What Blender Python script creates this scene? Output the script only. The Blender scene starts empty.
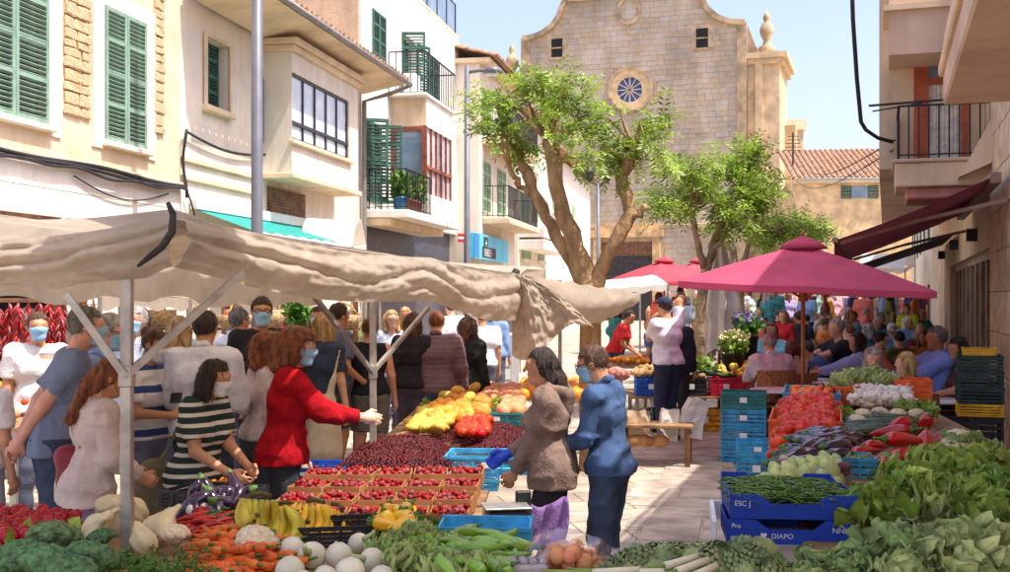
import bpy, bmesh, math, random
import numpy as np
from mathutils import Vector, Matrix, Euler
random.seed(7); rng = np.random.default_rng(11)
SC = bpy.context.scene
COL = SC.collection
R = math.radians
# ---------------- camera: photo pixel frame 1010 x 572 -----------------------
F, CAMH, CX, HY = 1150.0, 2.0, 505.0, 298.0
cam_d = bpy.data.cameras.new('camera'); cam = bpy.data.objects.new('camera', cam_d); COL.objects.link(cam)
cam.location = (0, 0, CAMH); cam.rotation_euler = (R(90), 0, 0)
cam_d.sensor_width = 36.0; cam_d.lens = 36.0 * F / 1010.0
cam_d.shift_y = 12.0 / 1010.0
cam_d.clip_start = 0.05; cam_d.clip_end = 3000
cam_d.dof.use_dof = True; cam_d.dof.focus_distance = 8.0; cam_d.dof.aperture_fstop = 9.0
SC.camera = cam
# ---------------- sky and sun ------------------------------------------------
SUN_EL, SUN_AZ = R(62), math.atan2(0.90, -0.42)        # azimuth measured from +Y towards +X
w = bpy.data.worlds.new('World'); SC.world = w; w.use_nodes = True
nt = w.node_tree; nt.nodes.clear()
sky = nt.nodes.new('ShaderNodeTexSky'); sky.sky_type = 'NISHITA'; sky.sun_disc = False
sky.sun_elevation = SUN_EL; sky.sun_rotation = SUN_AZ
sky.air_density = 1.0; sky.dust_density = 3.4; sky.ozone_density = 2.2
bg = nt.nodes.new('ShaderNodeBackground'); bg.inputs[1].default_value = 0.124
wo = nt.nodes.new('ShaderNodeOutputWorld')
tint = nt.nodes.new('ShaderNodeMix'); tint.data_type = 'RGBA'; tint.blend_type = 'MULTIPLY'; tint.inputs['Factor'].default_value = 1; tint.inputs['B'].default_value = (1.06, .93, .93, 1)   # colour grade on the sky, takes out its cyan cast
nt.links.new(sky.outputs[0], tint.inputs['A']); nt.links.new(tint.outputs['Result'], bg.inputs[0]); nt.links.new(bg.outputs[0], wo.inputs[0])
sd = bpy.data.lights.new('sun', 'SUN'); sd.energy = 2.2; sd.angle = R(0.53); sd.color = (1.0, 0.965, 0.905)
sun = bpy.data.objects.new('sun', sd); COL.objects.link(sun)
sv = Vector((math.sin(SUN_AZ) * math.cos(SUN_EL), math.cos(SUN_AZ) * math.cos(SUN_EL), math.sin(SUN_EL)))
sun.rotation_euler = sv.to_track_quat('Z', 'Y').to_euler(); sun.location = (20, -10, 40)
SC.view_settings.view_transform = 'Standard'; SC.view_settings.look = 'None'
SC.view_settings.exposure = 1.5; SC.view_settings.gamma = 1.0
SC.render.engine = 'CYCLES'
SC.cycles.max_bounces = 6; SC.cycles.diffuse_bounces = 4; SC.cycles.glossy_bounces = 2
SC.cycles.transmission_bounces = 4; SC.cycles.transparent_max_bounces = 6
SC.cycles.use_denoising = True
SC.cycles.sample_clamp_indirect = 6.0
# ============================ helpers ========================================
def at(px, py, Y): return Vector(((px - CX) / F * Y, Y, CAMH - (py - HY) / F * Y))
def onz(px, py, z): return at(px, py, (CAMH - z) * F / (py - HY))
def gz(Y): return max(0., min(.55, .022 * (Y - 7)))          # the street climbs gently towards the church
def C(r, g, b):
    f = lambda c: (c / 12.92 if c <= .04045 else ((c + .055) / 1.055) ** 2.4)
    return tuple(f(v / 255.0) for v in (r, g, b))
MATS = {}
def pm(name, col, rough=.7, var=.15, scale=6., bump=.0, bscale=60., spec=.35, rnd=0., col2=None, metal=0., trans=0., stripes=None, streak=0., coat=0., hue=0., detail=4., ridged=0.):
    """procedural material: base colour with noise variation, fine bump, optional per-object variation"""
    if name in MATS: return MATS[name]
    m = bpy.data.materials.new(name); m.use_nodes = True; MATS[name] = m
    n = m.node_tree.nodes; l = m.node_tree.links
    p = n['Principled BSDF']; p.inputs['Roughness'].default_value = rough
    p.inputs['Specular IOR Level'].default_value = spec; p.inputs['Metallic'].default_value = metal
    p.inputs['Coat Weight'].default_value = coat
    tc = n.new('ShaderNodeTexCoord'); vec = tc.outputs['Object']
    if rnd or hue:
        oi = n.new('ShaderNodeObjectInfo'); ad = n.new('ShaderNodeVectorMath'); ad.operation = 'MULTIPLY_ADD'
        cmb = n.new('ShaderNodeCombineXYZ')
        for i in range(3): l.new(oi.outputs['Random'], cmb.inputs[i])
        l.new(cmb.outputs[0], ad.inputs[0]); ad.inputs[1].default_value = (37, 53, 71); l.new(vec, ad.inputs[2]); vec = ad.outputs[0]
    no = n.new('ShaderNodeTexNoise'); no.inputs['Scale'].default_value = scale; no.inputs['Detail'].default_value = detail
    l.new(vec, no.inputs['Vector'])
    if streak:
        mp = n.new('ShaderNodeMapping'); mp.inputs['Scale'].default_value = (1, 1, streak); l.new(vec, mp.inputs[0]); l.new(mp.outputs[0], no.inputs['Vector'])
    cr = n.new('ShaderNodeValToRGB'); l.new(no.outputs['Fac'], cr.inputs[0])
    c2 = col2 if col2 else tuple(max(0, c * (1 - 2.2 * var)) for c in col)
    c1 = col if col2 else tuple(min(1, c * (1 + var)) for c in col)
    cr.color_ramp.elements[0].position = .32; cr.color_ramp.elements[1].position = .66
    cr.color_ramp.elements[0].color = (*c2, 1); cr.color_ramp.elements[1].color = (*c1, 1)
    out = cr.outputs[0]
    if stripes:                                         # (axis, period, colour, duty)
        ax, per, sc, duty = stripes
        sx = n.new('ShaderNodeSeparateXYZ'); l.new(tc.outputs['Object'], sx.inputs[0])
        mm = n.new('ShaderNodeMath'); mm.operation = 'MULTIPLY'; mm.inputs[1].default_value = 1 / per; l.new(sx.outputs[ax], mm.inputs[0])
        fr = n.new('ShaderNodeMath'); fr.operation = 'FRACT'; l.new(mm.outputs[0], fr.inputs[0])
        lt = n.new('ShaderNodeMath'); lt.operation = 'LESS_THAN'; lt.inputs[1].default_value = duty; l.new(fr.outputs[0], lt.inputs[0])
        mx = n.new('ShaderNodeMix'); mx.data_type = 'RGBA'; l.new(lt.outputs[0], mx.inputs['Factor']); l.new(out, mx.inputs['A']); mx.inputs['B'].default_value = (*sc, 1); out = mx.outputs['Result']
    if rnd or hue:
        hs = n.new('ShaderNodeHueSaturation'); l.new(out, hs.inputs['Color'])
        mr = n.new('ShaderNodeMapRange'); mr.inputs['To Min'].default_value = 1 - rnd; mr.inputs['To Max'].default_value = 1 + rnd; l.new(oi.outputs['Random'], mr.inputs[0]); l.new(mr.outputs[0], hs.inputs['Value'])
        if hue:
            wn = n.new('ShaderNodeTexWhiteNoise'); wn.noise_dimensions = '1D'; l.new(oi.outputs['Random'], wn.inputs['W'])
            mh = n.new('ShaderNodeMapRange'); mh.inputs['To Min'].default_value = .5 - hue; mh.inputs['To Max'].default_value = .5 + hue; l.new(wn.outputs['Value'], mh.inputs[0]); l.new(mh.outputs[0], hs.inputs['Hue'])
        out = hs.outputs[0]
    l.new(out, p.inputs['Base Color'])
    if bump:
        nb = n.new('ShaderNodeTexNoise'); nb.inputs['Scale'].default_value = bscale; nb.inputs['Detail'].default_value = 4; l.new(vec, nb.inputs['Vector'])
        bp = n.new('ShaderNodeBump'); bp.inputs['Strength'].default_value = min(1, bump); bp.inputs['Distance'].default_value = .02; l.new(nb.outputs['Fac'], bp.inputs['Height']); l.new(bp.outputs[0], p.inputs['Normal'])
    if ridged:                                          # sharp cloth creases
        nr = n.new('ShaderNodeTexNoise'); nr.noise_type = 'RIDGED_MULTIFRACTAL'; nr.inputs['Scale'].default_value = ridged; nr.inputs['Detail'].default_value = 3; nr.inputs['Distortion'].default_value = .6; l.new(vec, nr.inputs['Vector'])
        b2 = n.new('ShaderNodeBump'); b2.inputs['Strength'].default_value = .55; b2.inputs['Distance'].default_value = .012; l.new(nr.outputs['Fac'], b2.inputs['Height'])
        if bump: l.new(bp.outputs[0], b2.inputs['Normal'])
        l.new(b2.outputs[0], p.inputs['Normal'])
    if trans:
        tr = n.new('ShaderNodeBsdfTranslucent'); l.new(out, tr.inputs[0]); ms = n.new('ShaderNodeMixShader'); ms.inputs[0].default_value = trans
        l.new(p.outputs[0], ms.inputs[1]); l.new(tr.outputs[0], ms.inputs[2]); l.new(ms.outputs[0], n['Material Output'].inputs[0])
    return m
def island_var(m, amt=.25, seedcol=None):
    """vary an existing pm material per mesh island (stones, tiles)"""
    n = m.node_tree.nodes; l = m.node_tree.links; p = n['Principled BSDF']
    src = p.inputs['Base Color'].links[0].from_socket
    g = n.new('ShaderNodeNewGeometry'); hs = n.new('ShaderNodeHueSaturation'); mr = n.new('ShaderNodeMapRange')
    mr.inputs['To Min'].default_value = 1 - amt; mr.inputs['To Max'].default_value = 1 + amt * .7
    l.new(g.outputs['Random Per Island'], mr.inputs[0]); l.new(mr.outputs[0], hs.inputs['Value']); l.new(src, hs.inputs['Color'])
    w_ = n.new('ShaderNodeTexWhiteNoise'); w_.noise_dimensions = '1D'; l.new(g.outputs['Random Per Island'], w_.inputs['W'])
    ms = n.new('ShaderNodeMapRange'); ms.inputs['To Min'].default_value = .75; ms.inputs['To Max'].default_value = 1.2; l.new(w_.outputs['Value'], ms.inputs[0]); l.new(ms.outputs[0], hs.inputs['Saturation'])
    l.new(hs.outputs[0], p.inputs['Base Color']); return m

def weather(m, amt=.35, tint=(.62, .52, .42), sc=(1.6, 1.6, .22), lo=.5):
    """rain streaks and grime with shapes of their own over a material's colour"""
    n = m.node_tree.nodes; l = m.node_tree.links; p = n['Principled BSDF']; src = p.inputs['Base Color'].links[0].from_socket
    tc = n.new('ShaderNodeTexCoord'); mp = n.new('ShaderNodeMapping'); mp.inputs['Scale'].default_value = sc; l.new(tc.outputs['Object'], mp.inputs[0])
    no = n.new('ShaderNodeTexNoise'); no.inputs['Scale'].default_value = 2.4; no.inputs['Detail'].default_value = 9; no.inputs['Roughness'].default_value = .68; l.new(mp.outputs[0], no.inputs['Vector'])
    mr = n.new('ShaderNodeMapRange'); mr.inputs['From Min'].default_value = lo; mr.inputs['From Max'].default_value = .74; mr.inputs['To Max'].default_value = amt; l.new(no.outputs['Fac'], mr.inputs[0])
    mx = n.new('ShaderNodeMix'); mx.data_type = 'RGBA'; mx.blend_type = 'MULTIPLY'; l.new(mr.outputs[0], mx.inputs['Factor']); l.new(src, mx.inputs['A']); mx.inputs['B'].default_value = (*tint, 1); l.new(mx.outputs['Result'], p.inputs['Base Color'])
    for lk in list(src.links):
        if lk.to_node.type == 'BSDF_TRANSLUCENT': l.new(mx.outputs['Result'], lk.to_node.inputs[0])
    return m
def link_mesh(name, me, mats, parent=None, loc=None, rot=None):
    o = bpy.data.objects.new(name, me); COL.objects.link(o)
    if mats is not None:
        for m in (mats if isinstance(mats, (list, tuple)) else [mats]): me.materials.append(m)
    if parent is not None: o.parent = parent
    if loc is not None: o.location = loc
    if rot is not None: o.rotation_euler = rot
    return o
def tag(o, label=None, cat=None, group=None, kind=None):
    if label: o['label'] = label
    if cat: o['category'] = cat
    if group: o['group'] = group
    if kind: o['kind'] = kind
    return o
def thing(name, label, cat, loc=(0, 0, 0), rotz=0, group=None, scale=1.0):
    o = bpy.data.objects.new(name, None); COL.objects.link(o); o.empty_display_size = .1
    o.location = loc; o.rotation_euler = (0, 0, rotz); o.scale = (scale,) * 3
    return tag(o, label, cat, group)
def copy_tree(o, parent=None):
    c = o.copy(); COL.objects.link(c); c.parent = parent
    for ch in o.children: copy_tree(ch, c)
    return c

class MB:
    """collects shapes into one mesh"""
    def __init__(s): s.v = []; s.f = []; s.mi = []; s.cur = 0
    def add(s, vs, fs):
        b = len(s.v); s.v.extend([tuple(v) for v in vs])
        for f in fs: s.f.append(tuple(b + i for i in f)); s.mi.append(s.cur)
        return s
    def box(s, x0, x1, y0, y1, z0, z1, mat=None):
        vs = [(x0, y0, z0), (x1, y0, z0), (x1, y1, z0), (x0, y1, z0), (x0, y0, z1), (x1, y0, z1), (x1, y1, z1), (x0, y1, z1)]
        if mat is not None: vs = [tuple(mat @ Vector(v)) for v in vs]
        return s.add(vs, [(3, 2, 1, 0), (4, 5, 6, 7), (0, 1, 5, 4), (1, 2, 6, 5), (2, 3, 7, 6), (3, 0, 4, 7)])
    def bbox(s, x0, x1, y0, y1, z0, z1, b=.01, mat=None):
        """box with chamfered edges"""
        bm = bmesh.new(); bmesh.ops.create_cube(bm, size=1)
        for v in bm.verts: v.co = ((x0 + x1) / 2 + v.co.x * (x1 - x0), (y0 + y1) / 2 + v.co.y * (y1 - y0), (z0 + z1) / 2 + v.co.z * (z1 - z0))
        bmesh.ops.bevel(bm, geom=list(bm.edges), offset=b, segments=1, affect='EDGES')
        if mat is not None: bmesh.ops.transform(bm, matrix=mat, verts=bm.verts)
        return s.bm(bm)
    def bm(s, bm):
        bm.verts.index_update(); s.add([v.co[:] for v in bm.verts], [[v.index for v in f.verts] for f in bm.faces]); bm.free(); return s
    def quad(s, a, b, c, d): return s.add([a, b, c, d], [(0, 1, 2, 3)])
    def bar(s, a, b, w, h=None):
        a = Vector(a); b = Vector(b); d = b - a; L = d.length
        if L < 1e-6: return s
        q = d.to_track_quat('Z', 'Y').to_matrix().to_4x4(); q.translation = a; h = h or w
        return s.box(-w / 2, w / 2, -h / 2, h / 2, 0, L, q)
    def tube(s, pts, r, n=8, cap=True):
        pts = [Vector(p) for p in pts]; k = len(pts); rs = r if isinstance(r, (list, tuple)) else [r] * k
        vs = []; fs = []; up = Vector((0, 0, 1)); prev = None
        for i, p in enumerate(pts):
            t = (pts[min(i + 1, k - 1)] - pts[max(i - 1, 0)]).normalized()
            if prev is None:
                a = t.cross(up if abs(t.z) < .95 else Vector((1, 0, 0))).normalized()
            else: a = (prev - t * prev.dot(t)).normalized()
            prev = a; b = t.cross(a)
            for j in range(n):
                an = 2 * math.pi * j / n; vs.append(p + (a * math.cos(an) + b * math.sin(an)) * rs[i])
        for i in range(k - 1):
            for j in range(n):
                fs.append((i * n + j, i * n + (j + 1) % n, (i + 1) * n + (j + 1) % n, (i + 1) * n + j))
        if cap: fs.append(tuple(reversed(range(n)))); fs.append(tuple((k - 1) * n + j for j in range(n)))
        return s.add(vs, fs)
    def lathe(s, prof, n=16, c=(0, 0, 0)):
        vs = []; fs = []; k = len(prof)
        for r, z in prof:
            for j in range(n):
                a = 2 * math.pi * j / n; vs.append((c[0] + r * math.cos(a), c[1] + r * math.sin(a), c[2] + z))
        for i in range(k - 1):
            for j in range(n): fs.append((i * n + j, i * n + (j + 1) % n, (i + 1) * n + (j + 1) % n, (i + 1) * n + j))
        fs.append(tuple(reversed(range(n)))); fs.append(tuple((k - 1) * n + j for j in range(n)))
        return s.add(vs, fs)
    def grid(s, fn, nu, nv):
        vs = [fn(i / nu, j / nv) for j in range(nv + 1) for i in range(nu + 1)]
        return s.add(vs, [(j * (nu + 1) + i, j * (nu + 1) + i + 1, (j + 1) * (nu + 1) + i + 1, (j + 1) * (nu + 1) + i) for j in range(nv) for i in range(nu)])
    def mesh(s, name, smooth=False):
        me = bpy.data.meshes.new(name); me.from_pydata(s.v, [], s.f)
        if s.mi and max(s.mi) > 0: me.polygons.foreach_set('material_index', s.mi)
        if smooth: me.polygons.foreach_set('use_smooth', [True] * len(me.polygons))
        me.update(); return me
    def build(s, name, mats, parent=None, smooth=False, loc=None, rot=None): return link_mesh(name, s.mesh(name, smooth), mats, parent, loc, rot)

# ---- vectorised value noise -------------------------------------------------
_perm = rng.random((64, 64, 64)).astype(np.float32)
def vnoise(P, sc):
    q = P * sc + 100.0; i = np.floor(q).astype(int); f = (q - i).astype(np.float32); f = f * f * (3 - 2 * f); i &= 63; j = (i + 1) & 63
    x0, y0, z0 = i[..., 0], i[..., 1], i[..., 2]; x1, y1, z1 = j[..., 0], j[..., 1], j[..., 2]; fx, fy, fz = f[..., 0], f[..., 1], f[..., 2]
    L = lambda a, b, t: a + (b - a) * t
    return L(L(L(_perm[x0, y0, z0], _perm[x1, y0, z0], fx), L(_perm[x0, y1, z0], _perm[x1, y1, z0], fx), fy),
             L(L(_perm[x0, y0, z1], _perm[x1, y0, z1], fx), L(_perm[x0, y1, z1], _perm[x1, y1, z1], fx), fy), fz) * 2 - 1
# ---- signed distance shapes -> one continuous smooth mesh -------------------
def rc(a, b, ra, rb, k=.03, flat=False): return ('rc', np.array(a, float), np.array(b, float), ra, rb, k, flat)
def el(c, r, M=None, k=.03): return ('el', np.array(c, float), np.array(r, float), None if M is None else np.array(M, float), k)
def sdf_mesh(name, prims, cell, disp=None, clip=None, sub=None, base=None):
    lo = np.full(3, 1e9); hi = -lo; bbs = []
    for p in prims:
        if p[0] == 'rc': m = max(p[3], p[4]); a = np.minimum(p[1], p[2]) - m; b = np.maximum(p[1], p[2]) + m
        else: m = max(p[2]); a = p[1] - m; b = p[1] + m
        bbs.append((a, b)); lo = np.minimum(lo, a); hi = np.maximum(hi, b)
    lo -= 3 * cell; hi += 3 * cell
    n = np.ceil((hi - lo) / cell).astype(int) + 1
    fld = np.full(n, .2, np.float32)
    ax = [lo[i] + cell * np.arange(n[i]) for i in range(3)]
    def sub_eval(p, a, b, mar):
        i0 = np.maximum(0, np.floor((a - mar - lo) / cell).astype(int)); i1 = np.minimum(n, np.ceil((b + mar - lo) / cell).astype(int) + 1)
        sl = tuple(slice(i0[i], i1[i]) for i in range(3))
        P = np.stack(np.meshgrid(*[ax[i][sl[i]] for i in range(3)], indexing='ij'), -1)
        if p[0] == 'rc':
            ba = p[2] - p[1]; L2 = max(1e-9, ba @ ba); t = np.clip(((P - p[1]) @ ba) / L2, 0, 1)
            d = np.linalg.norm(P - (p[1] + t[..., None] * ba), axis=-1) - (p[3] + t * (p[4] - p[3]))
            if p[6]: d = np.maximum(d, ((P - p[2]) @ ba) / math.sqrt(L2))
        else:
            q = P - p[1]
            if p[3] is not None: q = q @ p[3]
            k0 = np.linalg.norm(q / p[2], axis=-1); k1 = np.linalg.norm(q / (p[2] ** 2), axis=-1); d = k0 * (k0 - 1) / np.maximum(k1, 1e-6)
        return sl, d.astype(np.float32)
    for p, (a, b) in zip(prims, bbs):
        k = p[5] if p[0] == 'rc' else p[4]
        sl, d = sub_eval(p, a, b, .045 + 2 * cell)
        g = fld[sl]
        if k > 0:
            h = np.clip(.5 + .5 * (g - d) / k, 0, 1); fld[sl] = g + (d - g) * h - k * h * (1 - h)
        else: fld[sl] = np.minimum(g, d)
    if sub:
        for p in sub:
            m = max(p[3], p[4]) if p[0] == 'rc' else max(p[2]); a, b = (np.minimum(p[1], p[2]) - m, np.maximum(p[1], p[2]) + m) if p[0] == 'rc' else (p[1] - m, p[1] + m)
            sl, d = sub_eval(p, a, b, .03)
            fld[sl] = np.maximum(fld[sl], -d)
    if disp or clip:
        near = np.abs(fld) < .06
        idx = np.argwhere(near); P = lo + idx * cell
        if disp: fld[near] += disp(P).astype(np.float32)
        for p in (base or []):
            m = max(p[3], p[4]) if p[0] == 'rc' else max(p[2]); a, b = (np.minimum(p[1], p[2]) - m, np.maximum(p[1], p[2]) + m) if p[0] == 'rc' else (p[1] - m, p[1] + m)
            sl, d = sub_eval(p, a, b, 2 * cell); fld[sl] = np.minimum(fld[sl], d)
        if clip:
            idx = np.argwhere(fld < .05); P = lo + idx * cell; s_ = tuple(idx.T)
            fld[s_] = np.maximum(fld[s_], clip(P))
    # surface nets
    neg = fld < 0
    cs = np.zeros(n - 1, np.uint8)
    corners = [(i, j, k) for i in (0, 1) for j in (0, 1) for k in (0, 1)]
    for c in corners: cs += neg[c[0]:n[0] - 1 + c[0], c[1]:n[1] - 1 + c[1], c[2]:n[2] - 1 + c[2]]
    act = (cs > 0) & (cs < 8); ids = np.full(n - 1, -1, np.int64); cells = np.argwhere(act); ids[act] = np.arange(len(cells))
    acc = np.zeros((len(cells), 3)); cnt = np.zeros(len(cells))
    cv = {c: fld[tuple((cells + c).T)] for c in corners}
    for c in corners:
        for axn in range(3):
            if c[axn] == 0:
                e = list(c); e[axn] = 1; e = tuple(e); va, vb = cv[c], cv[e]; m = (va < 0) != (vb < 0)
                t = va[m] / (va[m] - vb[m]); pt = np.tile(np.array(c, float), (m.sum(), 1)); pt[:, axn] = t
                acc[m] += pt; cnt[m] += 1
    V = lo + (cells + acc / np.maximum(cnt, 1)[:, None]) * cell
    quads = []
    for axn in range(3):
        u, v_ = (axn + 1) % 3, (axn + 2) % 3
        sa = [slice(1, n[i] - 1) for i in range(3)]; sa[axn] = slice(0, n[axn] - 1); sb = list(sa); sb[axn] = slice(1, n[axn])
        A = neg[tuple(sa)]; B = neg[tuple(sb)]; e = np.argwhere(A != B)
        if not len(e): continue
        off = np.array([1, 1, 1]); off[axn] = 0; e0 = e + off; flip = ~A[tuple(e.T)]
        du = np.zeros(3, int); du[u] = 1; dv = np.zeros(3, int); dv[v_] = 1
        q = np.stack([ids[tuple((e0 - du - dv).T)], ids[tuple((e0 - dv).T)], ids[tuple(e0.T)], ids[tuple((e0 - du).T)]], 1)
        q[flip] = q[flip][:, ::-1]; quads.append(q)
    q = np.concatenate(quads) if quads else np.zeros((0, 4), int)
    q = q[(q >= 0).all(1)]
    me = bpy.data.meshes.new(name); me.vertices.add(len(V)); me.vertices.foreach_set('co', V.astype(np.float32).ravel())
    me.loops.add(len(q) * 4); me.loops.foreach_set('vertex_index', q.astype(np.int32).ravel())
    me.polygons.add(len(q)); me.polygons.foreach_set('loop_start', np.arange(0, len(q) * 4, 4, dtype=np.int32)); me.polygons.foreach_set('loop_total', np.full(len(q), 4, np.int32))
    me.polygons.foreach_set('use_smooth', np.ones(len(q), bool)); me.update(calc_edges=True); return me
def text_part(name, s, size, mat, parent, loc, rot, ext=.001, align='LEFT'):
    c = bpy.data.curves.new(name, 'FONT'); c.body = s; c.size = size; c.extrude = ext; c.align_x = align; 
    o = bpy.data.objects.new(name + '_curve', c); COL.objects.link(o); dg = bpy.context.evaluated_depsgraph_get(); me = bpy.data.meshes.new_from_object(o.evaluated_get(dg)); bpy.data.objects.remove(o); me.name = name; me.materials.clear(); me.materials.append(mat)
    o = bpy.data.objects.new(name, me); COL.objects.link(o); o.parent = parent; o.location = loc; o.rotation_euler = rot; return o
def paint(name, col, rough=.5, **k): return pm(name, col, rough, **k)
# ============================ the ground =====================================
UX, UY = .1895, .9819                                     # direction of the left street front
RZL = math.atan2(UY, UX)
stone_g = pm('paving_stone', C(184, 172, 154), .75, .2, 3., .25, 40, rnd=.14, hue=.008)
gm = pm('paving_ground', C(186, 174, 156), .85, .16, 2.2, .3, 30)
island = gm
gb = MB()
for ya_, yb_ in ((-60, 7), (7, 32), (32, 600)): gb.quad((-400, ya_, gz(ya_)), (400, ya_, gz(ya_)), (400, yb_, gz(yb_)), (-400, yb_, gz(yb_)))
ground = tag(gb.build('ground', gm), kind='structure')
ground.location.z = -.012
# joints of the far paving come from a brick pattern in the ground's material
n_, l_ = gm.node_tree.nodes, gm.node_tree.links
br = n_.new('ShaderNodeTexBrick'); br.inputs['Scale'].default_value = 1.0; br.inputs['Brick Width'].default_value = .75; br.inputs['Row Height'].default_value = .42
br.inputs['Mortar Size'].default_value = .012; br.inputs['Color1'].default_value = (1, 1, 1, 1); br.inputs['Color2'].default_value = (.82, .8, .78, 1); br.inputs['Mortar'].default_value = (.45, .42, .4, 1)
tcg = n_.new('ShaderNodeTexCoord'); mpg = n_.new('ShaderNodeMapping'); mpg.inputs['Rotation'].default_value = (0, 0, R(-12)); l_.new(tcg.outputs['Object'], mpg.inputs[0]); l_.new(mpg.outputs[0], br.inputs['Vector'])
pg = n_['Principled BSDF']; src = pg.inputs['Base Color'].links[0].from_socket
mxg = n_.new('ShaderNodeMix'); mxg.data_type = 'RGBA'; mxg.blend_type = 'MULTIPLY'; mxg.inputs['Factor'].default_value = 1; l_.new(src, mxg.inputs['A']); l_.new(br.outputs['Color'], mxg.inputs['B']); l_.new(mxg.outputs['Result'], pg.inputs['Base Color'])
# near slabs, each its own stone, on a frame turned like the aisle
ca, sa_ = math.cos(R(-12)), math.sin(R(-12))
slabs = {}
row = 0; yv = 4.6
while yv < 17.5:
    hgt = random.choice([.36, .42, .48, .55]); xv = -1.2 + random.random() * .5
    while xv < 3.0:
        wdt = random.choice([.5, .65, .8, .95])
        cx_, cy_ = xv + wdt / 2, yv + hgt / 2
        X, Y = cx_ * ca - cy_ * sa_, cx_ * sa_ + cy_ * ca
        key = (wdt, hgt)
        X0 = X - .22 * Y
        if -1.2 < X0 < .55 and Y > 5.2:
            if key not in slabs:
                s_ = MB(); s_.bbox(-wdt / 2 + .011, wdt / 2 - .011, -hgt / 2 + .011, hgt / 2 - .011, -.05, 0, .008); slabs[key] = s_.mesh('paving_slab'); slabs[key].materials.append(stone_g)
            o = bpy.data.objects.new('paving_slab', slabs[key]); COL.objects.link(o); o.parent = ground
            o.location = (X, Y, gz(Y) + .014 + random.uniform(0, .006)); o.rotation_euler = (R(random.uniform(-.25, .25)) + (.022 if Y > 7 else 0), R(random.uniform(-.25, .25)), R(-12))
        xv += wdt
    yv += hgt

# ============================ building tools =================================
def holes_wall(mb, x0, x1, z0, z1, holes, y=0., depth=.18):
    """wall sheet at local y with recessed openings (street side is -y)"""
    xs = sorted({x0, x1, *[h[0] for h in holes], *[h[1] for h in holes]}); zs = sorted({z0, z1, *[h[2] for h in holes], *[h[3] for h in holes]})
    for i in range(len(xs) - 1):
        for j in range(len(zs) - 1):
            a, b, c, d = xs[i], xs[i + 1], zs[j], zs[j + 1]
            if any(a >= h[0] - 1e-6 and b <= h[1] + 1e-6 and c >= h[2] - 1e-6 and d <= h[3] + 1e-6 for h in holes): continue
            mb.quad((a, y, c), (b, y, c), (b, y, d), (a, y, d))
    for a, b, c, d in holes:
        e = y + depth
        mb.quad((a, y, c), (a, e, c), (b, e, c), (b, y, c)); mb.quad((a, y, d), (b, y, d), (b, e, d), (a, e, d))
        mb.quad((a, y, c), (a, y, d), (a, e, d), (a, e, c)); mb.quad((b, y, c), (b, e, c), (b, e, d), (b, y, d))
LW = 7.5
def W(px, py, p=0.):
    a = (px - CX) / F; Y = (LW - p) / (UY * 0 + .1895 - .9819 * a); X = a * Y
    return X * UX + Y * UY, CAMH - (py - HY) / F * Y
O_L = (-LW * .9819, LW * .1895, 0)
green = pm('green_paint', C(136, 166, 146), .55, .12, 5, .1, 40)
dgreen = pm('dark_green_paint', C(62, 104, 90), .55, .15, 5, .1, 40)
pgreen = pm('pale_green_paint', C(150, 182, 150), .6, .12, 5)
teal = pm('teal_paint', C(34, 150, 140), .6, .1)
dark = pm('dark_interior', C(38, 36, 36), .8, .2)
glass = pm('window_glass', C(120, 140, 158), .06, .12, 2, spec=.9)
white_glass = pm('curtained_glass', C(205, 212, 220), .12, .1, 3, spec=.8)
steel_d = pm('dark_frame_metal', C(58, 56, 58), .4, .1, metal=.3)
pole_m = pm('lamp_post_paint', C(112, 114, 122), .45, .08, 3, metal=.2)
iron = pm('black_iron', C(48, 48, 50), .5, .1, metal=.3)
redwood = pm('red_brown_wood', C(150, 84, 58), .55, .2, 9)
brownwood = pm('brown_wood', C(128, 90, 62), .6, .25, 10, .1)
st_cream = pm('cream_stucco', C(230, 219, 200), .9, .07, 1.1, .18, 50, detail=8)
st_white = pm('white_stucco', C(236, 231, 221), .9, .05, 1.0, .15, 50, detail=8)
st_tan = pm('tan_stucco', C(226, 204, 170), .9, .1, 1.3, .2, 40, detail=8)
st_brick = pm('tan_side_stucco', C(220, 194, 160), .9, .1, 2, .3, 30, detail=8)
marble = pm('cream_panel', C(230, 223, 210), .6, .06, .8, .05, 20, detail=8)
ochre_s = island_var(pm('ochre_rubble', C(222, 184, 128), .9, .22, 9, .5, 30), .22)
roof_t = island_var(pm('roof_tile', C(172, 132, 100), .85, .22, 8, .3, 30, rnd=.12), .22)
wire_m = pm('cable_black', C(46, 44, 46), .6, .1)

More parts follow.
